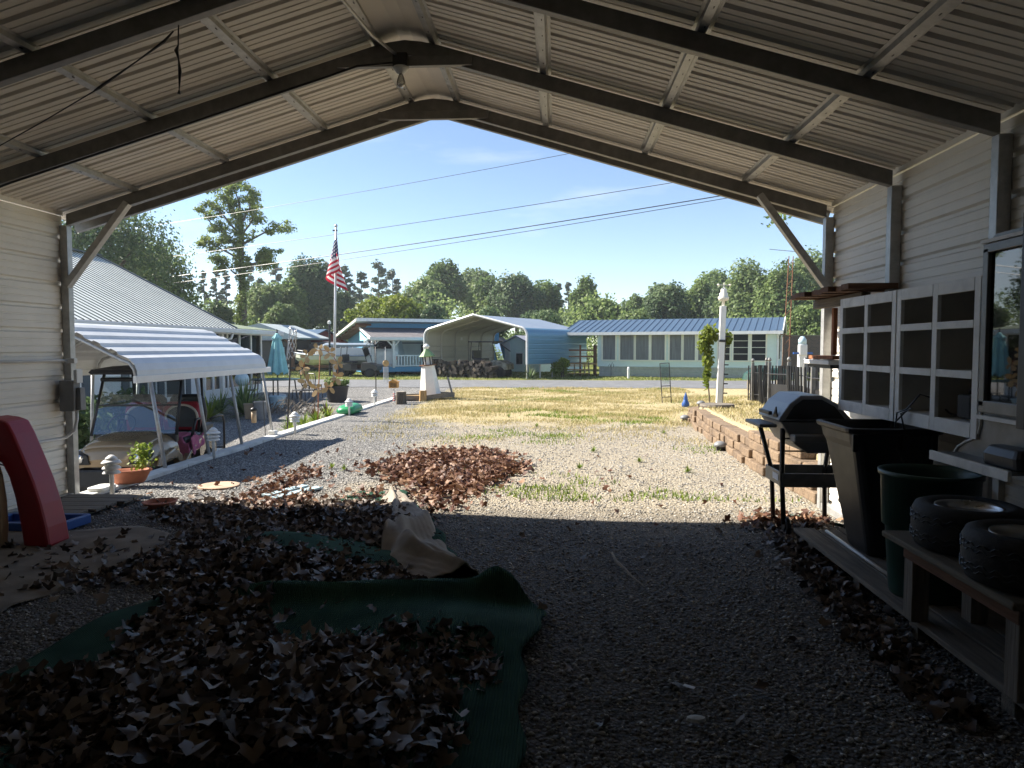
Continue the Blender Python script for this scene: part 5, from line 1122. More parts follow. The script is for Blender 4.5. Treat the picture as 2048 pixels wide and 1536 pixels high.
# ================================================================== ACROSS THE ROAD
BZ = .12
mat('mint_siding', (.68, .80, .73), .6, 0, .04, 2, dirt=.05)
mat('blue_roof', (.085, .135, .20), .38, .3, .06, 2)
mat('blue_metal', (.11, .25, .36), .38, .25, .05, 2)
mat('bluegrey_metal', (.33, .38, .44), .4, .3, .08, 3)
mat('beige_metal', (.46, .44, .38), .5, .1, .05, 2)
mat('teal_wall', (.09, .29, .47), .6, 0, .08, 3, stretch=(9, 9, .3))
mat('shingle', (.14, .13, .135), .9, 0, .25, 6, bump=.3)
mat('frame_cream', (.78, .78, .64), .55, 0, .05, 3)
mat('cream_body', (.74, .71, .62), .5, 0, .05, 3, dirt=.1)
mat('lattice_m', (.50, .55, .47), .8, 0, .3, 26)
mat('rust', (.22, .095, .045), .9, 0, .3, 12)
mat('brown_rv', (.06, .055, .052), .4, 0, .12, 3)
mat('pale_roof', (.42, .47, .48), .6, 0, .05, 2)
mat('lilac_roof', (.40, .40, .46), .5, .1, .06, 2)
mat('red_shed', (.20, .03, .025), .7, 0, .1, 4)
# ---- mint house with blue roof
O = Vector((2.02, 34.45, BZ)); GA = R(19); gh = thing('mint_green_house', 'long mint green house with blue metal roof and row of tall windows', 'house', tuple(O), -GA)
Wd, Dp = 8.16, 5.2
part(gh, 'wall', MB().box((Wd/2, Dp/2, 1.30), (Wd, Dp, 1.62)), 'mint_siding')
part(gh, 'foundation', MB().box((Wd/2, Dp/2+.1, .25), (Wd-.1, Dp-.1, .50)), 'concrete')
bm_ = MB().box((Wd/2, -.008, 0), (Wd, .016, .10)).mesh('siding_board', 'mint_siding')
z = .53
while z < 2.1:
    o = link('siding_board', bm_, gh); o.location = (0, 0, z); z += .115
lt = part(gh, 'lattice_skirt', MB().box((Wd/2-.2, -.05, .24), (Wd-.5, .02, .02)).box((Wd/2-.2, -.05, .46), (Wd-.5, .02, .02)), 'lattice_m')
m2 = MB()
for k in range(int(Wd/.09)):
    x = .1+.09*k
    if x < Wd-.5: m2.bar((x, -.05, .02), (x+.42, -.05, .46), .008, .016, up=(0, 1, 0)); m2.bar((x+.42, -.056, .02), (x, -.056, .46), .008, .016, up=(0, 1, 0))
o = link('lattice_slats', m2.mesh('lattice_slats', 'lattice_m'), lt); o['kind'] = 'stuff'
wins = [(1205.8, 1231), (1240.5, 1268), (1272, 1298), (1303, 1330), (1339.5, 1363), (1367.5, 1390.5), (1396.8, 1419), (1437, 1460), (1467, 1496.5), (1503.5, 1531.6)]
for k, (a, b) in enumerate(wins):
    z0, z1 = .80, 1.97
    def fx_at(px_): r_ = ray(px_, 690); q_ = r_.x/r_.y; return (q_*O.y-O.x)/(math.cos(GA)+q_*math.sin(GA))
    x0, x1 = fx_at(a), fx_at(b)
    c = ((x0+x1)/2, (z0+z1)/2)
    f = part(gh, 'window', MB().box((x0-.03, -.035, c[1]), (.07, .05, z1-z0+.12)).box((x1+.03, -.035, c[1]), (.07, .05, z1-z0+.12)).box((c[0], -.035, z1+.03), (x1-x0, .05, .06)).box((c[0], -.035, z0-.03), (x1-x0, .05, .06)), 'frame_cream')
    link('pane', MB().box((c[0], -.022, c[1]), (x1-x0-.01, .008, z1-z0-.01)).mesh('pane', 'curtain' if k < 7 else 'glass_dark'), f)
    if k >= 7:
        for q in (.25, .5, .75): link('bar', MB().box((c[0], -.03, z0+q*(z1-z0)), (x1-x0, .012, .022)).mesh('bar', 'frame_cream'), f)
    else: link('mullion', MB().box((c[0], -.03, c[1]), (x1-x0, .012, .014)).mesh('mullion', 'curtain'), f)
ez, rz2, ry = 2.10, 2.80, 2.6
prof = [(.915*0+u+.305*k, 0, v) for k in range(3) for u, v in ((0, 0), (.01, .03), (.03, .03), (.04, 0))]+[(.915, 0, 0)]
rm_ = MB().sheet(prof, (0, -.35, ez), (0, ry, rz2)).mesh('roof_panel', 'blue_roof')
for k in range(11):
    o = link('roof_panel', rm_, gh); o.location = (-1.7+.915*k, 0, 0)
part(gh, 'roof_back', MB().add([(-1.7, ry, rz2), (8.37, ry, rz2), (8.37, Dp+.35, ez), (-1.7, Dp+.35, ez)], [(0, 1, 2, 3)]), 'blue_roof')
part(gh, 'roof_deck', MB().add([(-1.68, -.33, ez-.03), (8.35, -.33, ez-.03), (8.35, ry, rz2-.05), (-1.68, ry, rz2-.05)], [(3, 2, 1, 0)]), 'white_paint')
part(gh, 'fascia', MB().box((3.33, -.37, ez-.06), (10.05, .06, .14)), 'white_paint')
part(gh, 'soffit', MB().box((3.33, -.16, ez-.10), (10.0, .36, .02)), 'white_paint')
part(gh, 'gable_end', MB().prism([(0, 2.1), (Dp, 2.1), (ry, 2.76)], Wd-.06, Wd-.01, 'yz'), 'white_paint')
part(gh, 'rake_board', MB().bar((8.36, -.36, ez-.02), (8.36, ry, rz2-.02), .04, .13), 'white_paint'); part(gh, 'rake_board', MB().bar((8.36, ry, rz2-.02), (8.36, Dp+.35, ez-.02), .04, .13), 'white_paint')
for y0 in (.35, .75, 1.15): 
    f = part(gh, 'side_window', MB().box((Wd+.01, y0, 1.4), (.03, .28, 1.15)), 'frame_cream'); link('pane', MB().box((Wd+.03, y0, 1.4), (.01, .2, 1.05)).mesh('pane', 'glass_dark'), f)
f = part(gh, 'side_door', MB().box((Wd+.015, 2.6, 1.2), (.03, .9, 1.7)), 'white_paint'); link('door_window', MB().box((Wd+.035, 2.6, 1.5), (.01, .5, .6)).mesh('door_window', 'glass_dark'), f)
part(gh, 'side_canopy', MB().box((Wd+.25, 2.3, 1.95), (.55, 1.6, .04), M=Matrix.Rotation(R(12), 3, 'Y')), 'rust')
part(gh, 'downspout', MB().tube([(Wd-.02, -.36, ez-.1), (Wd-.02, -.10, ez-.35), (Wd-.02, -.06, .2)], .04, 6), 'white_paint')
# wooden steps and deck at its left end
sd_ = thing('wooden_steps', 'grey wooden porch steps at the left end of the mint house', 'steps', (.9, 33.8, BZ))
for k in range(3): part(sd_, 'tread', MB().box((.1, .25*k, .16+.17*k), (1.25, .26, .04)), 'wood_tan')
part(sd_, 'deck', MB().box((.3, 1.5, .58), (1.6, 1.6, .05)), 'wood_tan')
for x in (-.5, .7): part(sd_, 'stringer', MB().bar((x, -.05, .06), (x, .75, .58), .05, .2), 'wood_grey')
for x, y in ((-.5, .8), (.3, .8), (1.05, .8), (-.5, 2.2), (1.05, 2.2)): part(sd_, 'post', MB().box((x, y, .75), (.09, .09, 1.5)), 'wood_brown')
for z in (.95, 1.25): part(sd_, 'rail', MB().box((.28, .8, z), (1.6, .05, .07)), 'wood_brown')
shrub('round_bush', 'round yellow-green bush by the blue carport wall', 'bush', tuple(PG(1124, 755, BZ)), .50, .95, 2200, .05, 'lime', 21)
p = PG(1062, 757, BZ); t_ = thing('agave_plant', 'spiky dark agave in front of the blue carport corner', 'plant', (p.x, p.y-.6, BZ)); blades(t_, 'leaves', None, 60, .75, .03, 'dark_oak', 1.0, .75)
part(t_, 'stem', MB().lathe([(0, 0), (.1, 0), (.05, .1), (0, .12)], 8), 'bark')
t_ = thing('garden_hook', 'thin black garden hook in front of the mint house skirt', 'garden hook', tuple(PG(1222, 757, BZ))); part(t_, 'pole', MB().tube([(0, 0, -.02), (0, 0, .55), (.05, 0, .72), (.12, 0, .6), (.10, 0, .5)], .012, 5).tube([(0, 0, .5), (-.06, 0, .66), (-.12, 0, .55)], .012, 5), 'dark_metal')
p = PG(1257, 757, BZ); single('white_pipe_post', MB().lathe([(0, 0), (.055, 0), (.055, .38), (.07, .40), (.05, .5), (0, .52)], 12, (p.x, p.y, BZ)), 'white_paint', 'short white pipe with dark cap before the mint house', 'pipe')
# ---- blue metal carport
CW, CL = 5.55, 6.1
fr = Vector((-1.22, 30.95, BZ)); ang = R(-27); ex = Vector((math.cos(ang), math.sin(ang), 0)); fc = fr-ex*(CW/2)
bc = thing('blue_metal_carport', 'open blue metal carport with half walls across the road', 'carport', tuple(fc), ang)
def arch_pts(hw, ze, zp, r, n=6):
    pts = []
    cx, cz = hw-r, ze-.02
    sl2 = (zp-ze-.10)/(hw-r*.4); a1 = math.pi/2-math.atan(sl2)
    for k in range(n+1): a = a1*k/n; pts.append((cx+r*math.cos(a), cz-.10+r*math.sin(a)))
    return pts
ap_ = arch_pts(CW/2, 2.02, 2.86, .36)
rightp = [(CW/2, .63), (CW/2, 1.5)]+ap_+[(0, 2.86)]
fullp = [(-x, z) for x, z in rightp[:-1]]+[(x, z) for x, z in reversed(rightp)]
for k in range(6):
    y = .05+(CL-.1)*k/5; part(bc, 'frame_hoop', MB().tube([(x*.985, y, z-.03) for x, z in [(-CW/2, 0.0)]+fullp+[(CW/2, 0.0)]], .036, 6), 'beige_metal')
# horizontal sheets up wall and roof; each course its own piece
def course(pts, name, m_):
    m2 = MB(); out = []
    (x0, z0), (x1, z1) = pts[0], pts[-1]
    m2.sheet([(x, 0, z) for x, z in pts], (0, -.05, 0), (0, CL+.05, 0)); return part(bc, name, m2, m_, solid=.004)
for s in (-1, 1):
    z = .63
    while z < 1.72:
        h = .228; course([(s*CW/2, z), (s*(CW/2+.012), z+.03), (s*(CW/2+.012), z+h-.03), (s*CW/2, z+h-.002)], 'wall_sheet', 'blue_metal'); z += h
    course([(s*x, zz) for x, zz in [(CW/2, z)]+ap_], 'corner_sheet', 'blue_metal')
    (xa, za), (xb, zb_) = ap_[-1], (0, 2.86); n_ = 9
    for k in range(n_):
        f0, f1 = k/n_, (k+1)/n_; p0 = (xa+(xb-xa)*f0, za+(zb_-za)*f0); p1 = (xa+(xb-xa)*f1, za+(zb_-za)*f1)
        course([(s*p0[0], p0[1]), (s*(p0[0]*.8+p1[0]*.2), p0[1]*.8+p1[1]*.2+.014), (s*(p0[0]*.2+p1[0]*.8), p0[1]*.2+p1[1]*.8+.014), (s*p1[0], p1[1])], 'roof_sheet', 'bluegrey_metal')
    m2 = MB(); pts = [(s*x, z-.012) for x, z in [(CW/2-.012, .63)]+[(CW/2-.012, 1.7)]+[(x-.012, z) for x, z in ap_]+[(0, 2.85)]]
    rp_ = []
    for (xa2, za2), (xb2, zb2) in zip(pts[:-1], pts[1:]):
        L2 = math.hypot(xb2-xa2, zb2-za2); k2 = max(1, int(L2/.229)); dx2, dz2 = (xb2-xa2)/L2, (zb2-za2)/L2; nx2, nz2 = -dz2*s, dx2*s
        for j2 in range(k2):
            for f2, o2 in ((0, 0), (.02, .02), (.06, .02), (.08, 0)):
                t2 = j2*L2/k2+f2 if L2 > .2 else 0; rp_.append((xa2+dx2*t2+nx2*(-o2 if L2 > .2 else 0), 0, za2+dz2*t2+nz2*(-o2 if L2 > .2 else 0)))
                if L2 <= .2: break
    rp_.append((pts[-1][0], 0, pts[-1][1]))
    m2.sheet(rp_, (0, 0, 0), (0, CL, 0)); part(bc, 'inner_lining', m2, 'beige_metal')
m2 = MB().tube([(x*1.004, -.06, z+.01) for x, z in fullp], .05, 6); part(bc, 'front_trim', m2, 'white_metal')
# firewood pile inside, standing logs
fw = thing('firewood_pile', 'dark firewood pile along the open end of the blue carport', 'firewood', (-5.2, 33.0, BZ), ang)
mat('dark_wood', (.035, .028, .024), .9, 0, .4, 9)
lme = [MB().lathe([(0, -.25), (.085, -.25), (.09, .25), (0, .25)], 7, sx=1+.2*k, M=Matrix.Rotation(R(90), 3, 'X')).mesh('log', ('dark_wood', 'bark', 'dark_wood')[k]) for k in range(3)]
r_ = random.Random(3)
for k in range(84):
    row, c_ = divmod(k, 17); o = link('log', lme[r_.choice([0, 0, 2, 1])], fw)
    o.location = (-.55+.20*c_+(.1 if row % 2 else 0)+r_.uniform(-.04, .04), r_.uniform(-.12, .12), .09+.145*row+.06*math.sin(c_*1.1)*(row > 2)); o.rotation_euler = (r_.uniform(-.2, .2)*(row > 2), r_.random()*3, r_.uniform(-.25, .25)*(1+2*(row > 3)))
def buggy(label, loc, rz, body, roof=True):
    t_ = thing('golf_cart', label, 'golf cart', loc, rz)
    part(t_, 'body', MB().prism([(-1.1, .35), (-1.1, .62), (-.75, .78), (-.35, .80), (-.30, .42), (.15, .42), (.18, .70), (1.05, .72), (1.15, .55), (1.12, .35)], -.52, .52), body, bevel=.03)
    part(t_, 'seat', MB().box((.35, 0, .82), (.45, 1.0, .12)).box((.60, 0, 1.05), (.10, 1.0, .40)), 'black_vinyl', bevel=.03)
    part(t_, 'windscreen', MB().add([(-.62, -.5, .80), (-.62, .5, .80), (-.38, .5, 1.62), (-.38, -.5, 1.62)], [(0, 1, 2, 3)]), 'clear_glass')
    for s in (-1, 1):
        for x in (-.75, .75):
            w_ = part(t_, 'wheel', MB().lathe([(.12, -.09), (.2, -.10), (.24, -.06), (.24, .06), (.2, .10), (.12, .09)], 18, (x, s*.47, .24), M=Matrix.Rotation(R(90), 3, 'X')), 'rubber', smooth=True)
            link('hub', MB().lathe([(0, .06), (.12, .07), (.13, -.07), (0, -.06)], 12, (x, s*.47, .24), M=Matrix.Rotation(R(90), 3, 'X')).mesh('hub', 'steel'), w_)
        part(t_, 'post', MB().tube([(-.62, s*.5, .8), (-.38, s*.5, 1.62)], .02, 5).tube([(.72, s*.5, .8), (.66, s*.5, 1.62)], .02, 5), 'dark_metal')
    if roof: part(t_, 'roof', MB().box((.14, 0, 1.65), (1.35, 1.08, .06)), 'black_vinyl', bevel=.02)
    return t_
mat('camo', (.17, .16, .11), .6, 0, .7, 5, col2=(.40, .38, .31))
buggy('camouflage golf cart parked inside the blue carport', (-3.15, 33.3, BZ), R(165), 'camo')
# ---- house with porch, rotated
O2 = Vector((-9.95, 36.2, BZ)); bh_ = thing('blue_porch_house', 'blue house with lean-to roof and white railed porch left of the blue carport', 'house', tuple(O2), R(27))
part(bh_, 'wall', MB().box((4.0, 2.9, 1.35), (7.4, 5.4, 2.6)), 'teal_wall')
for k in range(24): part(bh_, 'batten', MB().box((.45+.31*k, .19, 1.35), (.03, .02, 2.5)), 'teal_wall')
part(bh_, 'roof', MB().add([(-.4, -.55, 2.86), (8.2, -.55, 2.86), (8.2, 6.0, 2.06), (-.4, 6.0, 2.06), (-.4, -.55, 2.74), (8.2, -.55, 2.74), (8.2, 6.0, 1.94), (-.4, 6.0, 1.94)], [(0, 1, 2, 3), (7, 6, 5, 4), (0, 4, 5, 1), (0, 3, 7, 4), (1, 5, 6, 2), (2, 6, 7, 3)]), 'pale_roof')
for k in range(6): part(bh_, 'rafter', MB().bar((-.32+.0*k, .2+1.0*k, 2.66-.122*(.75+k)), (.5, .2+1.0*k, 2.66-.122*(.75+k)), .06, .12), 'wood_brown_x')
part(bh_, 'fascia', MB().box((3.9, -.58, 2.80), (8.6, .05, .16)), 'old_white'); part(bh_, 'rake_board', MB().bar((-.42, -.55, 2.79), (-.42, 6.0, 1.99), .05, .13), 'cream_body')
part(bh_, 'gable_soffit', MB().box((.10, 2.9, 2.2), (.7, 5.6, .03), M=Matrix.Rotation(R(-7), 3, 'X')), 'wood_brown')
pr0, pr1 = -2.1, .15
part(bh_, 'porch_roof', MB().add([(-.1, pr1, 2.42), (4.6, pr1, 2.42), (4.6, pr0-.3, 1.88), (-.1, pr0-.3, 1.88), (-.1, pr1, 2.35), (4.6, pr1, 2.35), (4.6, pr0-.3, 1.81), (-.1, pr0-.3, 1.81)], [(3, 2, 1, 0), (4, 5, 6, 7), (0, 4, 7, 3), (1, 2, 6, 5), (2, 3, 7, 6)]), 'shingle')
part(bh_, 'porch_fascia', MB().box((2.25, pr0-.32, 1.82), (4.7, .05, .14)), 'white_paint'); part(bh_, 'porch_rake', MB().bar((-.12, pr1, 2.38), (-.12, pr0-.3, 1.84), .05, .13), 'white_paint')
part(bh_, 'porch_floor', MB().box((2.3, -1.0, .30), (4.6, 2.2, .24)), 'teal_wall')
for x in (.05, 1.1, 2.9, 4.5):
    part(bh_, 'porch_post', MB().box((x, pr0, 1.10), (.11, .11, 1.45)), 'white_paint')
    for s in (-1, 1): part(bh_, 'post_brace', MB().bar((x, pr0, 1.40), (x+s*.32, pr0, 1.74), .06, .07, up=(0, 1, 0)), 'white_paint')
for z in (.47, .98): part(bh_, 'rail', MB().box((2.85, pr0, z), (3.4, .06, .06)), 'white_paint')
bal = MB().box((0, 0, .72), (.055, .045, .48)).mesh('baluster', 'white_paint')
for k in range(23):
    o = link('baluster', bal, bh_); o.location = (1.2+.15*k, pr0, 0)
part(bh_, 'porch_beam', MB().box((2.3, pr0, 1.76), (4.5, .09, .10)), 'white_paint')
for z in (.44, 1.0): part(bh_, 'side_rail', MB().box((.05, -1.6, z), (.05, .9, .05)), 'white_paint')
part(bh_, 'porch_wall', MB().box((2.3, .16, 1.15), (4.4, .05, 1.5)), 'cream_body')
for x0 in (1.3, 3.5): 
    f = part(bh_, 'porch_window', MB().box((x0, .12, 1.25), (.7, .04, .55)), 'dark_metal'); link('pane', MB().box((x0, .095, 1.25), (.6, .01, .45)).mesh('pane', 'glass_dark'), f)
part(bh_, 'porch_stripe', MB().box((2.3, .125, 1.62), (4.4, .02, .05)), 'dark_metal')
part(bh_, 'side_awning', MB().add([(-.2, -2.2, 1.75), (-.2, -.3, 2.20), (-.2, -.3, 1.72)], [(0, 1, 2)]), 'teal_cloth', solid=.01)
# ---- boat on trailer
mat('hull', (.52, .53, .44), .35, .1, .06, 3); mat('hull_blue', (.30, .36, .42), .35, .2, .06, 3)
bt_ = thing('motor_boat', 'white motor boat with pale canopy on a trailer across the road', 'boat', (-10.9, 34.6, BZ), R(4))
secs = []
def hullring(x, w_, zk, zg):
    return [(x, -w_, zg), (x, -w_*.96, zg-.22), (x, -w_*.7, zk+.16), (x, 0, zk), (x, w_*.7, zk+.16), (x, w_*.96, zg-.22), (x, w_, zg)]
rings = [hullring(-1.95, .05, .80, 1.12), hullring(-1.6, .45, .58, 1.08), hullring(-.9, .80, .46, 1.02), hullring(.4, .92, .42, .98), hullring(1.9, .88, .44, .98)]
m2 = MB(); vs = [v for r2 in rings for v in r2]; m2.add(vs, [(i*7+j, i*7+j+1, (i+1)*7+j+1, (i+1)*7+j) for i in range(4) for j in range(6)]+[tuple(28+j for j in range(7))]); part(bt_, 'hull', m2, 'hull')
part(bt_, 'rub_rail', MB().tube([r2[0] for r2 in rings]+[r2[6] for r2 in reversed(rings)], .035, 5, closed=True), 'hull_blue')
part(bt_, 'deck', MB().add([r2[0] for r2 in rings]+[r2[6] for r2 in rings], [(i, i+1, i+6, i+5) for i in range(4)]), 'hull')
part(bt_, 'canopy', loft([(rrect(.8, 0, 2.5, 1.5, .3), 1.42), (rrect(.8, 0, 2.6, 1.6, .35), 1.52), (rrect(.8, 0, 2.3, 1.2, .3), 1.60)], True, True), 'hull_blue')
part(bt_, 'fence_panel', MB().box((.7, -.86, 1.20), (2.5, .03, .34)), 'white_metal', bevel=.02)
for x in (-.45, .1, .7, 1.3, 1.9):
    for s in (-1, 1): part(bt_, 'rail_post', MB().tube([(x, s*.86, 1.0), (x, s*.72, 1.46)], .018, 5), 'white_metal')
part(bt_, 'bow_rail', MB().tube([(-1.5, -.42, 1.08), (-1.5, -.40, 1.22), (-1.85, 0, 1.25), (-1.5, .40, 1.22), (-1.5, .42, 1.08)], .016, 5), 'steel')
part(bt_, 'seat_pods', MB().box((-.62, 0, 1.25), (.45, 1.1, .42)), 'cream_body', bevel=.04)
tl = thing('boat_trailer', 'dark boat trailer under the motor boat', 'trailer', (-10.9, 34.6, BZ), R(4))
part(tl, 'frame', MB().box((-.3, 0, .36), (4.2, .12, .10)).box((.3, 0, .36), (.1, 1.5, .1)).box((1.5, 0, .36), (.1, 1.5, .1)), 'dark_metal')
for s in (-1, 1):
    w_ = part(tl, 'wheel', MB().lathe([(.14, -.09), (.24, -.1), (.28, -.05), (.28, .05), (.24, .1), (.14, .09)], 18, (.6, s*.80, .28), M=Matrix.Rotation(R(90), 3, 'X')), 'rubber', smooth=True); link('hub', MB().lathe([(0, .08), (.13, .09), (.14, -.09), (0, -.08)], 12, (.6, s*.80, .28), M=Matrix.Rotation(R(90), 3, 'X')).mesh('hub', 'chrome'), w_)
    part(tl, 'bunk', MB().box((.4, s*.45, .46), (2.6, .1, .12)), 'wood_brown_x')
part(tl, 'jack', MB().tube([(-2.3, 0, .02), (-2.3, 0, .55)], .03, 6), 'steel')
bg_ = buggy('brown open golf cart with chrome wheels in front of the motor boat', (-9.35, 33.1, BZ), R(180), 'brown_rv', roof=False); bg_.scale = (.95, .95, .85)
vn = thing('white_pickup_camper', 'white camper truck parked between boat and porch', 'truck', (-8.9, 36.4, BZ), R(4))
part(vn, 'body', loft([(rrect(0, 0, 1.9, 3.0, .15), .42), (rrect(0, 0, 1.95, 3.05, .2), .95), (rrect(0, 0, 1.9, 3.0, .2), 1.2)], True, True), 'white_paint')
part(vn, 'cabin', loft([(rrect(0, .1, 1.85, 2.4, .2), 1.2), (rrect(0, .1, 1.6, 2.1, .25), 1.85), (rrect(0, .1, 1.3, 1.8, .25), 1.92)], True, True), 'white_paint')
part(vn, 'rear_window', MB().box((0, -1.12, 1.52), (1.2, .03, .4), M=Matrix.Rotation(R(-12), 3, 'X')), 'glass_dark', bevel=.02); part(vn, 'bumper', MB().box((0, -1.55, .5), (1.85, .1, .16)), 'steel', bevel=.02)
for s in (-1, 1):
    part(vn, 'tail_light', MB().box((s*.86, -1.52, .88), (.12, .05, .22)), 'red_plastic', bevel=.01)
    for y in (-.95, 1.0): part(vn, 'wheel', MB().lathe([(0, -.1), (.24, -.1), (.3, -.06), (.3, .06), (.24, .1), (0, .1)], 18, (s*.85, y, .30), M=Matrix.Rotation(R(90), 3, 'Y')), 'rubber', smooth=True)
# ---- far sheds
def gable_shed(name, label, cat, loc, rz, w_, d, h, pk, wall, roof, win=True):
    t_ = thing(name, label, cat, loc, rz)
    part(t_, 'wall', MB().prism([(-w_/2, 0), (w_/2, 0), (w_/2, h), (0, pk-.06), (-w_/2, h)], 0, d), wall)
    for s in (-1, 1): part(t_, 'roof', MB().add([(s*(w_/2+.2), -.2, h-.2*(pk-h)/(w_/2)), (0, -.2, pk), (0, d+.2, pk), (s*(w_/2+.2), d+.2, h-.2*(pk-h)/(w_/2))], [(0, 1, 2, 3)]), roof, solid=.05)
    if win:
        f = part(t_, 'window', MB().box((.2, -.02, h*.55), (.5, .05, .7)), 'white_paint'); link('pane', MB().box((.2, -.05, h*.55), (.4, .02, .6)).mesh('pane', 'glass_dark'), f)
    part(t_, 'door', MB().box((-w_/4, -.015, .85), (.7, .03, 1.7)), 'white_paint'); return t_
gable_shed('mint_shed', 'mint sided shed with lilac grey roof seen through the blue carport', 'shed', (-2.2, 40.5, BZ), R(-30), 3.2, 5.0, 1.35, 2.05, 'mint_siding', 'lilac_roof')
gable_shed('blue_barn_shed', 'dark blue shed with white trim behind the parked camouflage cart', 'shed', (-3.75, 41.0, BZ), R(-8), 2.0, 3.0, 1.3, 2.0, 'blue_metal', 'shingle', False)
gable_shed('red_shed', 'red shed with blue metal roof behind the motor boat', 'shed', (-15.0, 45.5, BZ), R(62), 4.0, 5.6, 1.75, 2.55, 'red_shed', 'blue_roof', False)
st_ = thing('vehicle_shelter', 'pale grey gable roof shelter on dark posts beyond the screened porch', 'shelter', (-17.2, 40, BZ), R(-3))
part(st_, 'roof', MB().prism([(-3.2, 1.90), (2.5, 1.86), (2.55, 1.95), (.2, 2.78), (-3.2, 2.05)], 0, 5), 'pale_roof')
for x in (-3.0, 2.05):
    for y in (.3, 4.7): part(st_, 'post', MB().box((x, y, .95), (.16, .16, 1.9)), 'wood_brown')
part(st_, 'brace', MB().bar((2.05, .3, 1.45), (1.55, .3, 1.86), .08, .08, up=(0, 1, 0)), 'wood_brown')
rv = thing('brown_camper', 'dark brown camper trailer parked under the grey shelter', 'camper', (-17.2, 40.8, BZ), R(-3))
part(rv, 'body', MB().box((0, 1.4, 1.12), (3.9, 2.4, 1.4)), 'brown_rv', bevel=.08); f = part(rv, 'window', MB().box((1.05, .19, 1.25), (.62, .05, .42)), 'dark_metal', bevel=.03); link('pane', MB().box((1.05, .16, 1.25), (.5, .02, .32)).mesh('pane', 'pale_blue'), f)
for x in (-.9, .2): part(rv, 'wheel', MB().lathe([(0, -.1), (.26, -.1), (.30, 0), (.26, .1), (0, .1)], 16, (x, .35, .30), M=Matrix.Rotation(R(90), 3, 'X')), 'rubber')
sh2 = thing('low_dark_building', 'low dark building with shingle roof behind the boat bow', 'building', (-14.2, 43, BZ)); part(sh2, 'wall', MB().box((0, 1, .65), (4, 2, 1.3)), 'wood_brown'); part(sh2, 'roof', MB().prism([(-2.2, 1.3), (2.2, 1.3), (0, 1.75)], -.2, 2.2), 'shingle')
t_ = thing('utility_pole', 'black utility post with white lamp left of the flagpole', 'pole', tuple(PG(660, 752, BZ)));  part(t_, 'pole', MB().tube([(0, 0, 0), (0, 0, 2.55)], .05, 8), 'dark_metal'); part(t_, 'lamp', MB().lathe([(0, 2.5), (.08, 2.52), (.09, 2.64), (0, 2.7)], 10), 'white_paint')
def brick_mat():
    m, t, b = _new('brick'); L = t.links.new; tc = N(t, 'ShaderNodeTexCoord'); br = N(t, 'ShaderNodeTexBrick'); mp = N(t, 'ShaderNodeMapping'); mp.inputs['Rotation'].default_value = (R(90), 0, 0); L(tc.outputs['Object'], mp.inputs[0]); L(mp.outputs[0], br.inputs[0])
    br.inputs['Color1'].default_value = (.13, .085, .065, 1); br.inputs['Color2'].default_value = (.085, .06, .05, 1); br.inputs['Mortar'].default_value = (.20, .17, .15, 1); br.inputs['Scale'].default_value = 3.5; br.inputs['Mortar Size'].default_value = .012; L(br.outputs[0], b.inputs['Base Color']); b.inputs['Roughness'].default_value = .9
brick_mat()
t_ = thing('brown_brick_building', 'low brown brick wall beyond the right end of the mint house', 'building', (14.3, 40, BZ)); part(t_, 'wall', MB().box((0, 1, 1.0), (3.6, 2, 2.0)), 'brick'); part(t_, 'coping', MB().box((0, 1, 2.03), (3.7, 2.1, .06)), 'wood_grey_x')
# ================================================================== RIGHT YARD
def gp(x, y): return (x, y, gzs(x, y))
fe = thing('garden_picket_fence', 'low black metal picket fence along the right yard', 'fence', gp(4.55, 14.2))
A, B = Vector((4.55, 17.05, 0)), Vector((4.30, 10.9, 0)); nP = 72
pk_ = MB().box((0, 0, .42), (.024, .024, .82)).mesh('picket', 'dark_metal')
for k in range(nP):
    q = A.lerp(B, k/(nP-1)); q.x += .10*math.sin(k*.25); o = link('picket', pk_, fe); o.location = Vector(gp(q.x, q.y))-fe.location; o.rotation_euler = (0, .03*math.sin(k), 0)
for k in range(7):
    q = A.lerp(B, (k+.35)/6.6); q.x += .10*math.sin(k*2.2)+.02; o = part(fe, 'post', MB().box((0, 0, .45), (.055, .055, .9)).lathe([(0, .9), (.03, .92), (.04, .95), (.02, .99), (0, 1.0)], 8), 'frame_dark'); o.location = Vector(gp(q.x, q.y))-fe.location
for z in (.16, .66):
    pts = []
    for k in range(12): q = A.lerp(B, k/11); pts.append((q.x+.10*math.sin(k/11*13.25), q.y, gzs(q.x, q.y)+z))
    part(fe, 'rail', MB().tube(pts, .012, 5), 'dark_metal', world=True)
def mesh_panel():
    m2 = MB(); pts = []
    for k in range(30): q = A.lerp(B, k/29); pts.append((q.x+.05+.10*math.sin(k/29*13.25), q.y, gzs(q.x, q.y)))
    m2.sheet([Vector(p) for p in pts], (0, 0, .0), (0, 0, .46)); return m2
part(fe, 'lower_screen', mesh_panel(), 'dark_metal', world=True, solid=.01)
lpz = gzs(3.45, 15.2); lpn = thing('white_lamp_post', 'leaning white wooden post with pale lantern on top', 'post', (3.45, 15.2, lpz)); lpn.rotation_euler = (0, R(1.6), 0)
part(lpn, 'post', MB().box((0, 0, 1.03), (.115, .115, 2.10)), 'white_paint', bevel=.006)
part(lpn, 'dark_side', MB().box((.075, .05, .75), (.035, .05, 1.5)), 'wood_grey_z')
for k in range(7): part(lpn, 'rung', MB().box((.12, .03, .25+.2*k), (.10, .03, .025)), 'dark_metal')
part(lpn, 'bracket', MB().box((0, -.065, 1.35), (.13, .02, .05)), 'dark_metal')
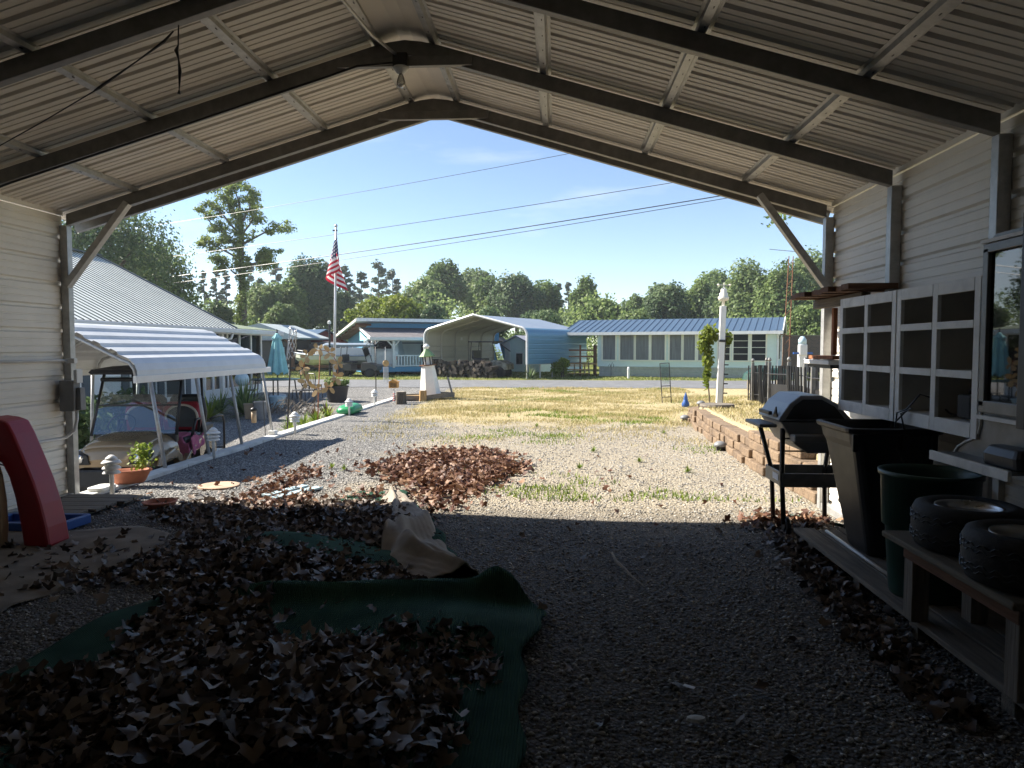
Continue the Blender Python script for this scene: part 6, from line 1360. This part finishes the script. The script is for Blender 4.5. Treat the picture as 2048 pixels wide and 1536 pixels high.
part(lpn, 'lantern', MB().lathe([(0, 2.08), (.03, 2.08), (.03, 2.18), (.10, 2.20), (.115, 2.26), (.085, 2.29), (.09, 2.34), (.06, 2.37), (.065, 2.42), (.03, 2.46), (0, 2.47)], 18), 'cream_body', smooth=True)
part(lpn, 'wind_cups', MB().bar((-.12, 0, 2.52), (.12, 0, 2.52), .012, .012).lathe([(0, -.03), (.03, 0), (0, .03)], 8, (-.12, 0, 2.52)).lathe([(0, -.03), (.03, 0), (0, .03)], 8, (.12, 0, 2.52)).lathe([(0, 2.45), (.012, 2.46), (.012, 2.56), (0, 2.57)], 8), 'cream_body')
vz = thing('climbing_vine', 'leafy green vine climbing beside the white lamp post', 'vine', gp(3.30, 15.35))
L0 = vz.location
crown_part(vz, 'foliage', 1500, [(3.27, 15.35, L0.z+1.50, .20, .18, .22), (3.15, 15.35, L0.z+1.30, .16, .16, .2), (3.24, 15.35, L0.z+1.0, .13, .13, .3), (3.62, 15.4, L0.z+1.4, .16, .12, .2), (3.22, 15.35, L0.z+.6, .08, .08, .3)], .045, 'lime', tuple(L0), .1)
part(vz, 'stem', MB().tube([(3.30, 15.35, L0.z-.02), (3.24, 15.35, L0.z+.6), (3.27, 15.35, L0.z+1.4)], .015, 5), 'bark', world=True)
p = (3.22, 14.35); z = gzs(*p); single('log_slab', MB().lathe([(0, 0), (.33, 0), (.34, .03), (.33, .07), (0, .072)], 20, (*p, z+.0)), 'wood_grey_x', 'round wooden slab lying at the foot of the white lamp post', 'wood slab')
for k, (px_, py_) in enumerate(((1385, 806), (1402, 804), (1441, 858), (1370, 812))):
    q = PG(px_, py_, .32); z = gzs(q.x, q.y); lab = ('grey solar light at the far tip of the block wall', 'grey solar light beside the round wooden slab', 'grey solar light on the middle of the block wall', 'small grey stone lamp at the wall tip')[k]
    t_ = thing('solar_light', lab, 'solar light', (q.x, q.y, z), 0, 'solar lights on the block wall'); part(t_, 'dome', MB().lathe([(.10, .06), (.09, .10), (.05, .13), (0, .14)], 14), 'grey_plastic', smooth=True); part(t_, 'base', MB().lathe([(0, -.02), (.05, -.02), (.06, .06), (.10, .06)], 12), 'dark_metal')
q = gp(3.3, 18.2); single('blue_garden_gnome', MB().lathe([(0, 0), (.09, 0), (.10, .08), (.06, .16), (.05, .20), (.055, .22), (.02, .34), (0, .38)], 12, q), 'blue_plastic', 'small blue cone figure on the ground left of the lamp post', 'garden ornament', smooth=True)
q = gp(3.0, 19.3); yf = thing('yard_sign_frame', 'empty black metal sign frame stuck in the dry grass', 'sign frame', q, R(-12)); yf.rotation_euler = (0, R(-4), R(-12))
for x in (-.12, .12): part(yf, 'leg', MB().tube([(x, 0, -.05), (x, 0, 1.08)], .013, 6), 'dark_metal')
for z in (1.07, .46, .16): part(yf, 'cross_bar', MB().tube([(-.12, 0, z), (.12, 0, z)], .011, 6), 'dark_metal')
part(yf, 'sign_panel', MB().box((0, .006, .78), (.20, .004, .54)), 'clear_glass')
q = gp(6.3, 18.6); ps = thing('white_utility_post', 'white post with meter box and blue arms in the right yard', 'post', q); part(ps, 'post', MB().box((0, 0, .55), (.18, .18, 1.1)), 'white_paint'); part(ps, 'box', MB().box((0, -.02, 1.22), (.20, .18, .30)), 'white_metal', bevel=.03)
part(ps, 'cap', MB().lathe([(0, 1.36), (.10, 1.36), (.10, 1.48), (.05, 1.56), (0, 1.57)], 14), 'pale_blue', smooth=True)
for s in (-1, 1): part(ps, 'arm', MB().box((s*.16, -.05, 1.14), (.16, .05, .05)), 'blue_plastic')
q = gp(6.9, 23.5); kb = thing('teal_canoe', 'overturned teal canoe behind the picket fence', 'canoe', q, R(10)); part(kb, 'hull', loft([(rrect(0, 0, 1.7, .65, .3), .35), (rrect(0, 0, 1.6, .6, .28), .55), (rrect(0, 0, 1.2, .4, .19), .68), (rrect(0, 0, .7, .15, .07), .72)], True, True), 'green_plastic'); 
for x in (-.5, .5): part(kb, 'stand', MB().box((x, 0, .17), (.08, .8, .35)), 'wood_grey_x')
# rusty aerial mast behind the mint house
a, b = PY(1566, 652, 37), PY(1583, 512, 37)
ms_ = thing('aerial_mast', 'thin rusty lattice aerial mast beside the mint house gable', 'mast', (a.x, a.y, BZ)); 
part(ms_, 'mast_leg', MB().tube([(a.x, 37, BZ), (b.x-.12, 37, b.z)], .025, 5), 'rust', world=True); part(ms_, 'mast_leg', MB().tube([(a.x+.35, 37.1, BZ), (b.x+.12, 37.1, b.z)], .025, 5), 'rust', world=True)
for k in range(12):
    f = k/12; part(ms_, 'cross_bar', MB().tube([(a.x+(b.x-.12-a.x)*f, 37, BZ+(b.z-BZ)*f), (a.x+.35+(b.x+.12-a.x-.35)*(f+.06), 37.1, BZ+(b.z-BZ)*(f+.06))], .012, 4), 'rust', world=True)
part(ms_, 'aerial', MB().tube([(b.x-1.1, 37, b.z+.35), (b.x+.9, 37, b.z+.15)], .015, 4), 'steel', world=True)
# overhead wires
for k, (p0, p1, r2, lab) in enumerate((((60, 485), (1400, 256), .012, 'topmost thin overhead wire across the sky'), ((-60, 560), (1500, 340), .014, 'second overhead wire from the top across the sky'), ((60, 585), (1560, 372), .022, 'thicker overhead cable, upper of the lowest pair'), ((60, 600), (1560, 378), .014, 'thin overhead cable, lowest across the sky'))):
    a, b = PY(*p0, 46), PY(*p1, 30); pts = []
    for i in range(25):
        t = i/24; c = a.lerp(b, t); c.z -= .9*4*t*(1-t)*.35; pts.append(c)
    single('overhead_wire', MB().tube(pts, r2, 5), 'dark_metal', lab, 'wire', 'overhead wires')
# ================================================================== TREES
def limb(m2, a, b, r0, r1, seed, n=4):
    r_ = random.Random(seed); a, b = Vector(a), Vector(b); pts = [a]; L = (b-a).length
    for i in range(1, n): pts.append(a.lerp(b, i/n)+Vector((r_.uniform(-1, 1), r_.uniform(-1, 1), r_.uniform(-.3, .6)))*L*.05)
    pts.append(b); m2.tube(pts, [r0+(r1-r0)*i/n for i in range(n+1)], 6); return pts
def tree(label, px0, px1, top, Y, mat_, low=640, kind='broad', seed=0, nl=24, n=None, name='broadleaf_tree', fill=.35, asym=0):
    zt = PY((px0+px1)/2, top, Y).z; low += 30; px0, px1 = px0-(px1-px0)*.07, px1+(px1-px0)*.07; zl = max(.4, PY((px0+px1)/2, low, Y).z); xc = PY((px0+px1)/2, 600, Y).x; hw = (px1-px0)/2*Y/1420
    t_ = thing(name, label, 'tree', (xc, Y, BZ), 0, 'trees behind the houses'); loc = tuple(t_.location)
    cz, rz3 = (zt+zl)/2, (zt-zl)/2; area = (px1-px0)*(low-top); n = n or int(min(17000, max(1500, area*.95))); size = 3.1*Y/1420
    m2 = MB(); limb(m2, (xc, Y, BZ-.1), (xc+asym*hw, Y, cz+rz3*.45), .035*(zt)+.05, .04, seed)
    B = lobes(xc, Y, cz, hw, hw*.9, rz3, nl, .30, .56, seed)
    if kind == 'cone': B = [(xc+(x-xc)*max(.25, 1.15-(z-zl)/(zt-zl)), y, z, rx*max(.3, 1.2-(z-zl)/(zt-zl)), ry, rz_2) for x, y, z, rx, ry, rz_2 in B]
    for k in range(0, len(B), 2): limb(m2, (xc+asym*hw*.3, Y, zl+(cz-zl)*.5), B[k][:3], .06+.012*zt, .02, seed+k)
    part(t_, 'trunk', m2, 'bark', world=True, smooth=True)
    crown_part(t_, 'crown', n, B, size, mat_, loc, fill); return t_
def pine(label, px, top, Y, low=600, hwpx=24, seed=0, n=1500, bare=.35):
    zt = PY(px, top, Y).z; x = PY(px, 600, Y).x; t_ = thing('pine_tree', label, 'tree', (x, Y, BZ), 0, 'pines on the skyline'); r_ = random.Random(seed); m2 = MB()
    m2.tube([(x, Y, BZ-.1), (x+.1, Y, zt*.5), (x, Y, zt-.2)], [.016*zt+.04, .012*zt, .03], 6); hw = hwpx*Y/1420; B = []; k = 0; z = zt*bare
    while z < zt:
        f = (z-zt*bare)/(zt*(1-bare)); L = hw*(1.05-.75*f)*r_.uniform(.6, 1.1); a = r_.random()*6.28; e = (x+L*math.cos(a), Y+L*math.sin(a), z+.25*L)
        m2.tube([(x, Y, z), e], [.03, .012], 4); s = hw*r_.uniform(.18, .34)*(1.1-.35*f); B.append((*e, s, s, s*.6)); B.append((x+.5*(e[0]-x), Y+.5*(e[1]-Y), z+.2*L, s*.8, s*.8, s*.5)); z += zt*.022
    B.append((x, Y, zt-.1, hw*.3, hw*.3, hw*.35))
    part(t_, 'trunk', m2, 'bark', world=True); crown_part(t_, 'needles', n, B, 2.6*Y/1420, 'pine', tuple(t_.location), .05); return t_
tree('big dark oak rising behind the left house next to the carport post', 60, 330, 372, 38, 'dark_oak', 640, seed=1, nl=26, n=19000)
tree('spreading oak between the dark oak and the tall ragged tree', 215, 402, 462, 44, 'oak', 645, seed=2, nl=22, n=15000)
tree('small dark tree above the ridge of the porch roof', 395, 470, 590, 50, 'dark_oak', 665, seed=31, nl=9)
# tall ragged tree with bare lower trunk
tx = thing('tall_ragged_tree', 'tall ragged light green tree with open branches against the sky', 'tree', (PY(484, 600, 44).x, 44, BZ)); X0 = tx.location.x; m2 = MB()
def tp(px_, py_): v = PY(px_, py_, 44); return (v.x, 44+random.uniform(-.8, .8), v.z)
trunk = [(X0, 44, BZ-.1), tp(486, 600), tp(483, 520), tp(482, 450), tp(478, 392)]; trunk = [(a[0], 44, a[2]) for a in trunk]; m2.tube(trunk, [.30, .24, .18, .12, .04], 8)
BL = []
for (a, b) in (((482, 520), (400, 478)), ((482, 500), (402, 425)), ((481, 470), (420, 402)), ((483, 545), (552, 500)), ((483, 490), (556, 440)), ((481, 450), (520, 385)), ((480, 440), (440, 380)), ((484, 560), (430, 520)), ((483, 480), (505, 415)), ((481, 430), (478, 372)), ((484, 530), (540, 525)), ((482, 505), (440, 455))):
    pa, pb = tp(*a), tp(*b); pa = (pa[0], 44, pa[2]); P_ = limb(m2, pa, pb, .08, .02, a[0]+b[1])
    for t in (.35, .45, .55, .65, .72, .8, .88, .95, 1.02):
        q = Vector(pa).lerp(Vector(pb), t); s = random.uniform(.18, .40)*(1.15 if t > .6 else .8); BL.append((q.x+random.uniform(-.42, .42), q.y+random.uniform(-.4, .4), q.z+random.uniform(-.3, .4), s*1.45, s, s*.8))
for y in range(430, 650, 9): v = PY(484, y, 44); BL.append((v.x+random.uniform(-.25, .25), 43.8, v.z, .34+.14*random.random(), .42, .32))
part(tx, 'trunk', m2, 'bark', world=True, smooth=True); crown_part(tx, 'crown', 17000, BL, .075, 'fresh', tuple(tx.location), .05)
for k, (px_, top, Y, h) in enumerate(((408, 545, 82, 16), (432, 540, 84, 20), (452, 548, 86, 18), (520, 560, 84, 20), (498, 528, 92, 26), (552, 530, 95, 24), (690, 536, 92, 30), (722, 548, 88, 26), (757, 528, 94, 34), (785, 545, 98, 26), (1118, 570, 100, 14), (1136, 568, 102, 15), (600, 545, 96, 26), (655, 530, 90, 22))):
    words = ('left of the tall ragged tree', 'just left of the tall ragged trunk', 'touching the left side of the tall trunk', 'right of the tall ragged tree', 'behind the top of the tall trunk', 'left of the big oak by the flag', 'right of the flag', 'second right of the flag', 'with the broadest crown right of the flag', 'above the lime trees', 'left of the pair in the sky gap above the blue carport', 'right of the pair in the sky gap above the blue carport', 'behind the big oak left of the flag', 'directly behind the flag')[k]
    pine('distant thin pine '+words, px_, top, Y, hwpx=h, seed=k, n=2600)
TREES = [
 ('light green tree right of the tall ragged trunk', 490, 565, 556, 56, 'hazy', 650, 41), ('mixed green tree left of the big oak', 545, 612, 548, 58, 'oak', 655, 42),
 ('big oak left of the flagpole', 572, 668, 506, 62, 'dark_oak', 660, 43), ('conical light tree in front of the big oak', 528, 592, 592, 50, 'hazy', 665, 44),
 ('dark tree behind the flagpole', 640, 712, 570, 70, 'dark_oak', 660, 45),
 ('lime green tree above the lean-to roof', 700, 800, 578, 50, 'lime', 650, 46), ('yellow lime tree right above the lean-to roof', 760, 862, 590, 48, 'lime', 650, 47),
 ('tall oak with double crown over the blue porch house', 812, 905, 540, 68, 'hazy', 640, 48), ('dark topped oak behind the double crown', 850, 932, 515, 76, 'oak', 620, 49),
 ('small dark tree behind the blue porch house', 842, 890, 606, 47, 'dark_oak', 650, 50), ('pale far tree right of the dark topped oak', 920, 990, 536, 88, 'hazy', 620, 51), ('grey green tree above the blue carport peak', 940, 1010, 552, 74, 'oak', 640, 52),
 ('large round dark oak above the blue carport', 982, 1080, 533, 70, 'dark_oak', 640, 53), ('oak right of the large round oak', 1060, 1125, 555, 72, 'oak', 645, 54),
 ('round topped column tree left of the mint roof', 1140, 1206, 550, 66, 'oak', 650, 55), ('round tree behind the left end of the blue roof', 1168, 1250, 585, 58, 'oak', 655, 56),
 ('light tree behind the blue roof, left of centre', 1238, 1300, 578, 66, 'hazy', 655, 57), ('dark round tree behind the centre of the blue roof', 1288, 1372, 566, 60, 'dark_oak', 655, 58),
 ('pale bush tree peeping over the blue roof', 1235, 1300, 612, 52, 'hazy', 655, 59), ('mid green tree left of the white post lantern', 1352, 1425, 552, 66, 'oak', 655, 60), ('dark gap tree behind the white post', 1410, 1470, 560, 64, 'dark_oak', 660, 61),
 ('tall light oak right of the white post lantern', 1440, 1545, 528, 60, 'hazy', 660, 62), ('broad oak behind the aerial mast', 1510, 1612, 520, 58, 'oak', 665, 63), ('tallest right oak beside the carport brace', 1560, 1665, 498, 62, 'hazy', 665, 64),
 ('near leafy tree beyond the brown brick wall', 1582, 1665, 605, 45, 'oak', 700, 65), ('far back oak on the right skyline', 1380, 1470, 538, 78, 'oak', 620, 66), ('far back oak left on the right skyline', 1290, 1360, 560, 80, 'hazy', 620, 67),
 ('rounded bush tree behind the blue carport peak', 948, 1008, 612, 44, 'dark_oak', 665, 68), ('rounded bush tree right of the carport peak', 1032, 1130, 618, 43, 'dark_oak', 668, 69), ('small bush tree inside the carport view', 1000, 1060, 660, 48, 'oak', 720, 70)]
for lab, a, b, top, Y, m_, low, sd2 in TREES: tree(lab, a, b, top, Y, m_, low, seed=sd2)
# leafy twig hanging at the right brace
tw = PY(1556, 436, 9.0); t_ = thing('overhanging_branch', 'leafy branch tip hanging beside the right brace', 'branch', tuple(tw)); C = np.array(tw)+rng.standard_normal((60, 3))*[.07, .1, .05]; V, F = cards(C-np.array(tw), np.full(60, .03), rng.standard_normal((60, 3))); np_mesh('leaves', V, F, 'oak', t_, rnd=rng.random(60)); part(t_, 'twig', MB().tube([(0, 0, 0), (.2, .5, .45), (.8, 1.2, 1.2)], .008, 5), 'bark')
# ---- understory at the wood edge: nobody could count it
nU = 90000; X = -60+120*rng.random(nU); Y = 52+50*rng.random(nU)**1.5; Z = .2+(2.2+3.4*(.5+.5*np.sin(X*.37+1.3*np.sin(X*.11))))*rng.random(nU)
V, F = cards(np.stack([X, Y, Z], 1), .10+.09*rng.random(nU), rng.standard_normal((nU, 3))+[0, -.4, .6]); tag(np_mesh('wood_undergrowth', V, F, 'oak', rnd=np.clip(.5+.5*np.sin(X*.6)+.3*rng.standard_normal(nU), 0, 1)), 'dense undergrowth along the wood edge behind the houses', 'undergrowth', kind='stuff')
# ================================================================== GRASS
def grass(name, label, X, Y, h, w_, mat_, lean=.5):
    n = len(X); a = rng.random(n)*6.283; L = lean*h*rng.random(n); z = gz(X, Y)
    dx, dy = np.cos(a), np.sin(a); sx_, sy_ = -dy*w_, dx*w_
    V = np.stack([np.stack([X-sx_, Y-sy_, z], 1), np.stack([X+sx_, Y+sy_, z], 1), np.stack([X+dx*L, Y+dy*L, z+h], 1)], 1).reshape(-1, 3)
    tag(np_mesh(name, V, np.arange(3*n).reshape(n, 3), mat_, rnd=rng.random(n)), label, 'grass', kind='stuff')
def patch(n, x0, x1, y0, y1, f):
    X = x0+(x1-x0)*rng.random(n); Y = y0+(y1-y0)*rng.random(n); k = rng.random(n) < f(X, Y); return X[k], Y[k]
def nzf(X, Y, s, o=0): return .5+.25*(np.sin(X*s+o+1.7*np.sin(Y*s*.7))+np.sin(Y*s*1.3+o*2+1.3*np.sin(X*s*.9)))
X, Y = patch(230000, -4.2, 4.5, 9.0, 26.2, lambda X, Y: np.clip((Y-10.5)/6, 0, 1)*np.clip((X+3.9)/1.5, 0, 1)*np.clip(2.2*nzf(X, Y, 1.5)*nzf(X, Y, 3.7, 1.)-.12, .03, 1)*(X < np.interp(Y, [0, 16, 17, 27], [2.4, 2.7, 4.5, 4.5])))
grass('dry_grass', 'dry straw coloured grass over the end of the drive', X, Y, (.02+.075*rng.random(len(X))**1.6)*(.5+.9*nzf(X, Y, .9, 4.)), .005+.004*rng.random(len(X)), 'dry_grass_m', 1.3)
X, Y = patch(130000, -3.5, 4.5, 6.9, 26.2, lambda X, Y: np.clip(3*(nzf(X, Y, 1.1, 2.0)-.55), 0, 1)*np.clip(3*(nzf(X, Y, 4.1, .5)-.35), 0, 1)*np.clip((X+2.6)/2.2, 0, 1)*(X < np.interp(Y, [0, 16, 17, 27], [2.4, 2.6, 4.5, 4.5])))
grass('green_weeds', 'patches of low yellow-green weeds in the drive gravel', X, Y, .02+.045*rng.random(len(X)), .006+.004*rng.random(len(X)), 'weed_m', 1.0)
X, Y = patch(52000, 2.7, 9.0, 7.0, 20, lambda X, Y: np.clip(1.5*nzf(X, Y, 2.2)-.2, .1, 1)*(X > np.interp(Y, _wy, _wx)+.22))
grass('bank_grass', 'dry and green grass on the raised ground behind the block wall', X, Y, .02+.05*rng.random(len(X)), .006+.005*rng.random(len(X)), 'dry_grass_m', 1.0)
X, Y = patch(70000, -30, 20, 30.2, 46, lambda X, Y: np.clip(1.3*nzf(X, Y, .8), .3, 1))
grass('far_lawn', 'bright green lawn on the far side of the road', X, Y, .02+.05*rng.random(len(X)), .016+.012*rng.random(len(X)), 'lawn_m', 1.0)
for k in range(9):
    x, y = ((-.35, 13.4), (.55, 10.2), (1.1, 9.3), (-1.0, 15.2), (1.6, 8.6), (-2.75, 8.55), (-2.55, 8.4), (.3, 8.7), (1.9, 12.5))[k]
    t_ = thing('weed_tuft', ('green weed tuft in the dry grass right of the lighthouse', 'green weed tuft in the middle of the drive', 'green weed tuft near the block wall middle', 'green weed tuft at the far end of the leaf patch line', 'green weed tuft by the near end of the block wall', 'yellowish weed sprig left of the red leaf patch', 'second yellowish weed sprig left of the red leaf patch', 'small green tuft right of the red leaf patch', 'green tuft beside the far half of the block wall')[k], 'weed', gp(x, y), 0, 'weed tufts in the drive')
    blades(t_, 'leaves', None, 40, .10, .006, 'weed_m', 1.0, .9)
# ================================================================== AIR
hm = bpy.data.materials.new('haze'); hm.use_nodes = True; hm.node_tree.nodes.clear()
ho = hm.node_tree.nodes.new('ShaderNodeOutputMaterial'); hv = hm.node_tree.nodes.new('ShaderNodeVolumePrincipled')
hv.inputs['Color'].default_value = (.86, .92, 1.0, 1); hv.inputs['Density'].default_value = .0007; hv.inputs['Anisotropy'].default_value = .2
hm.node_tree.links.new(hv.outputs[0], ho.inputs['Volume']); MATS['haze'] = hm
tag(single('haze', MB().box((0, 200, 12.5), (660, 530, 31)), 'haze'), kind='stuff')
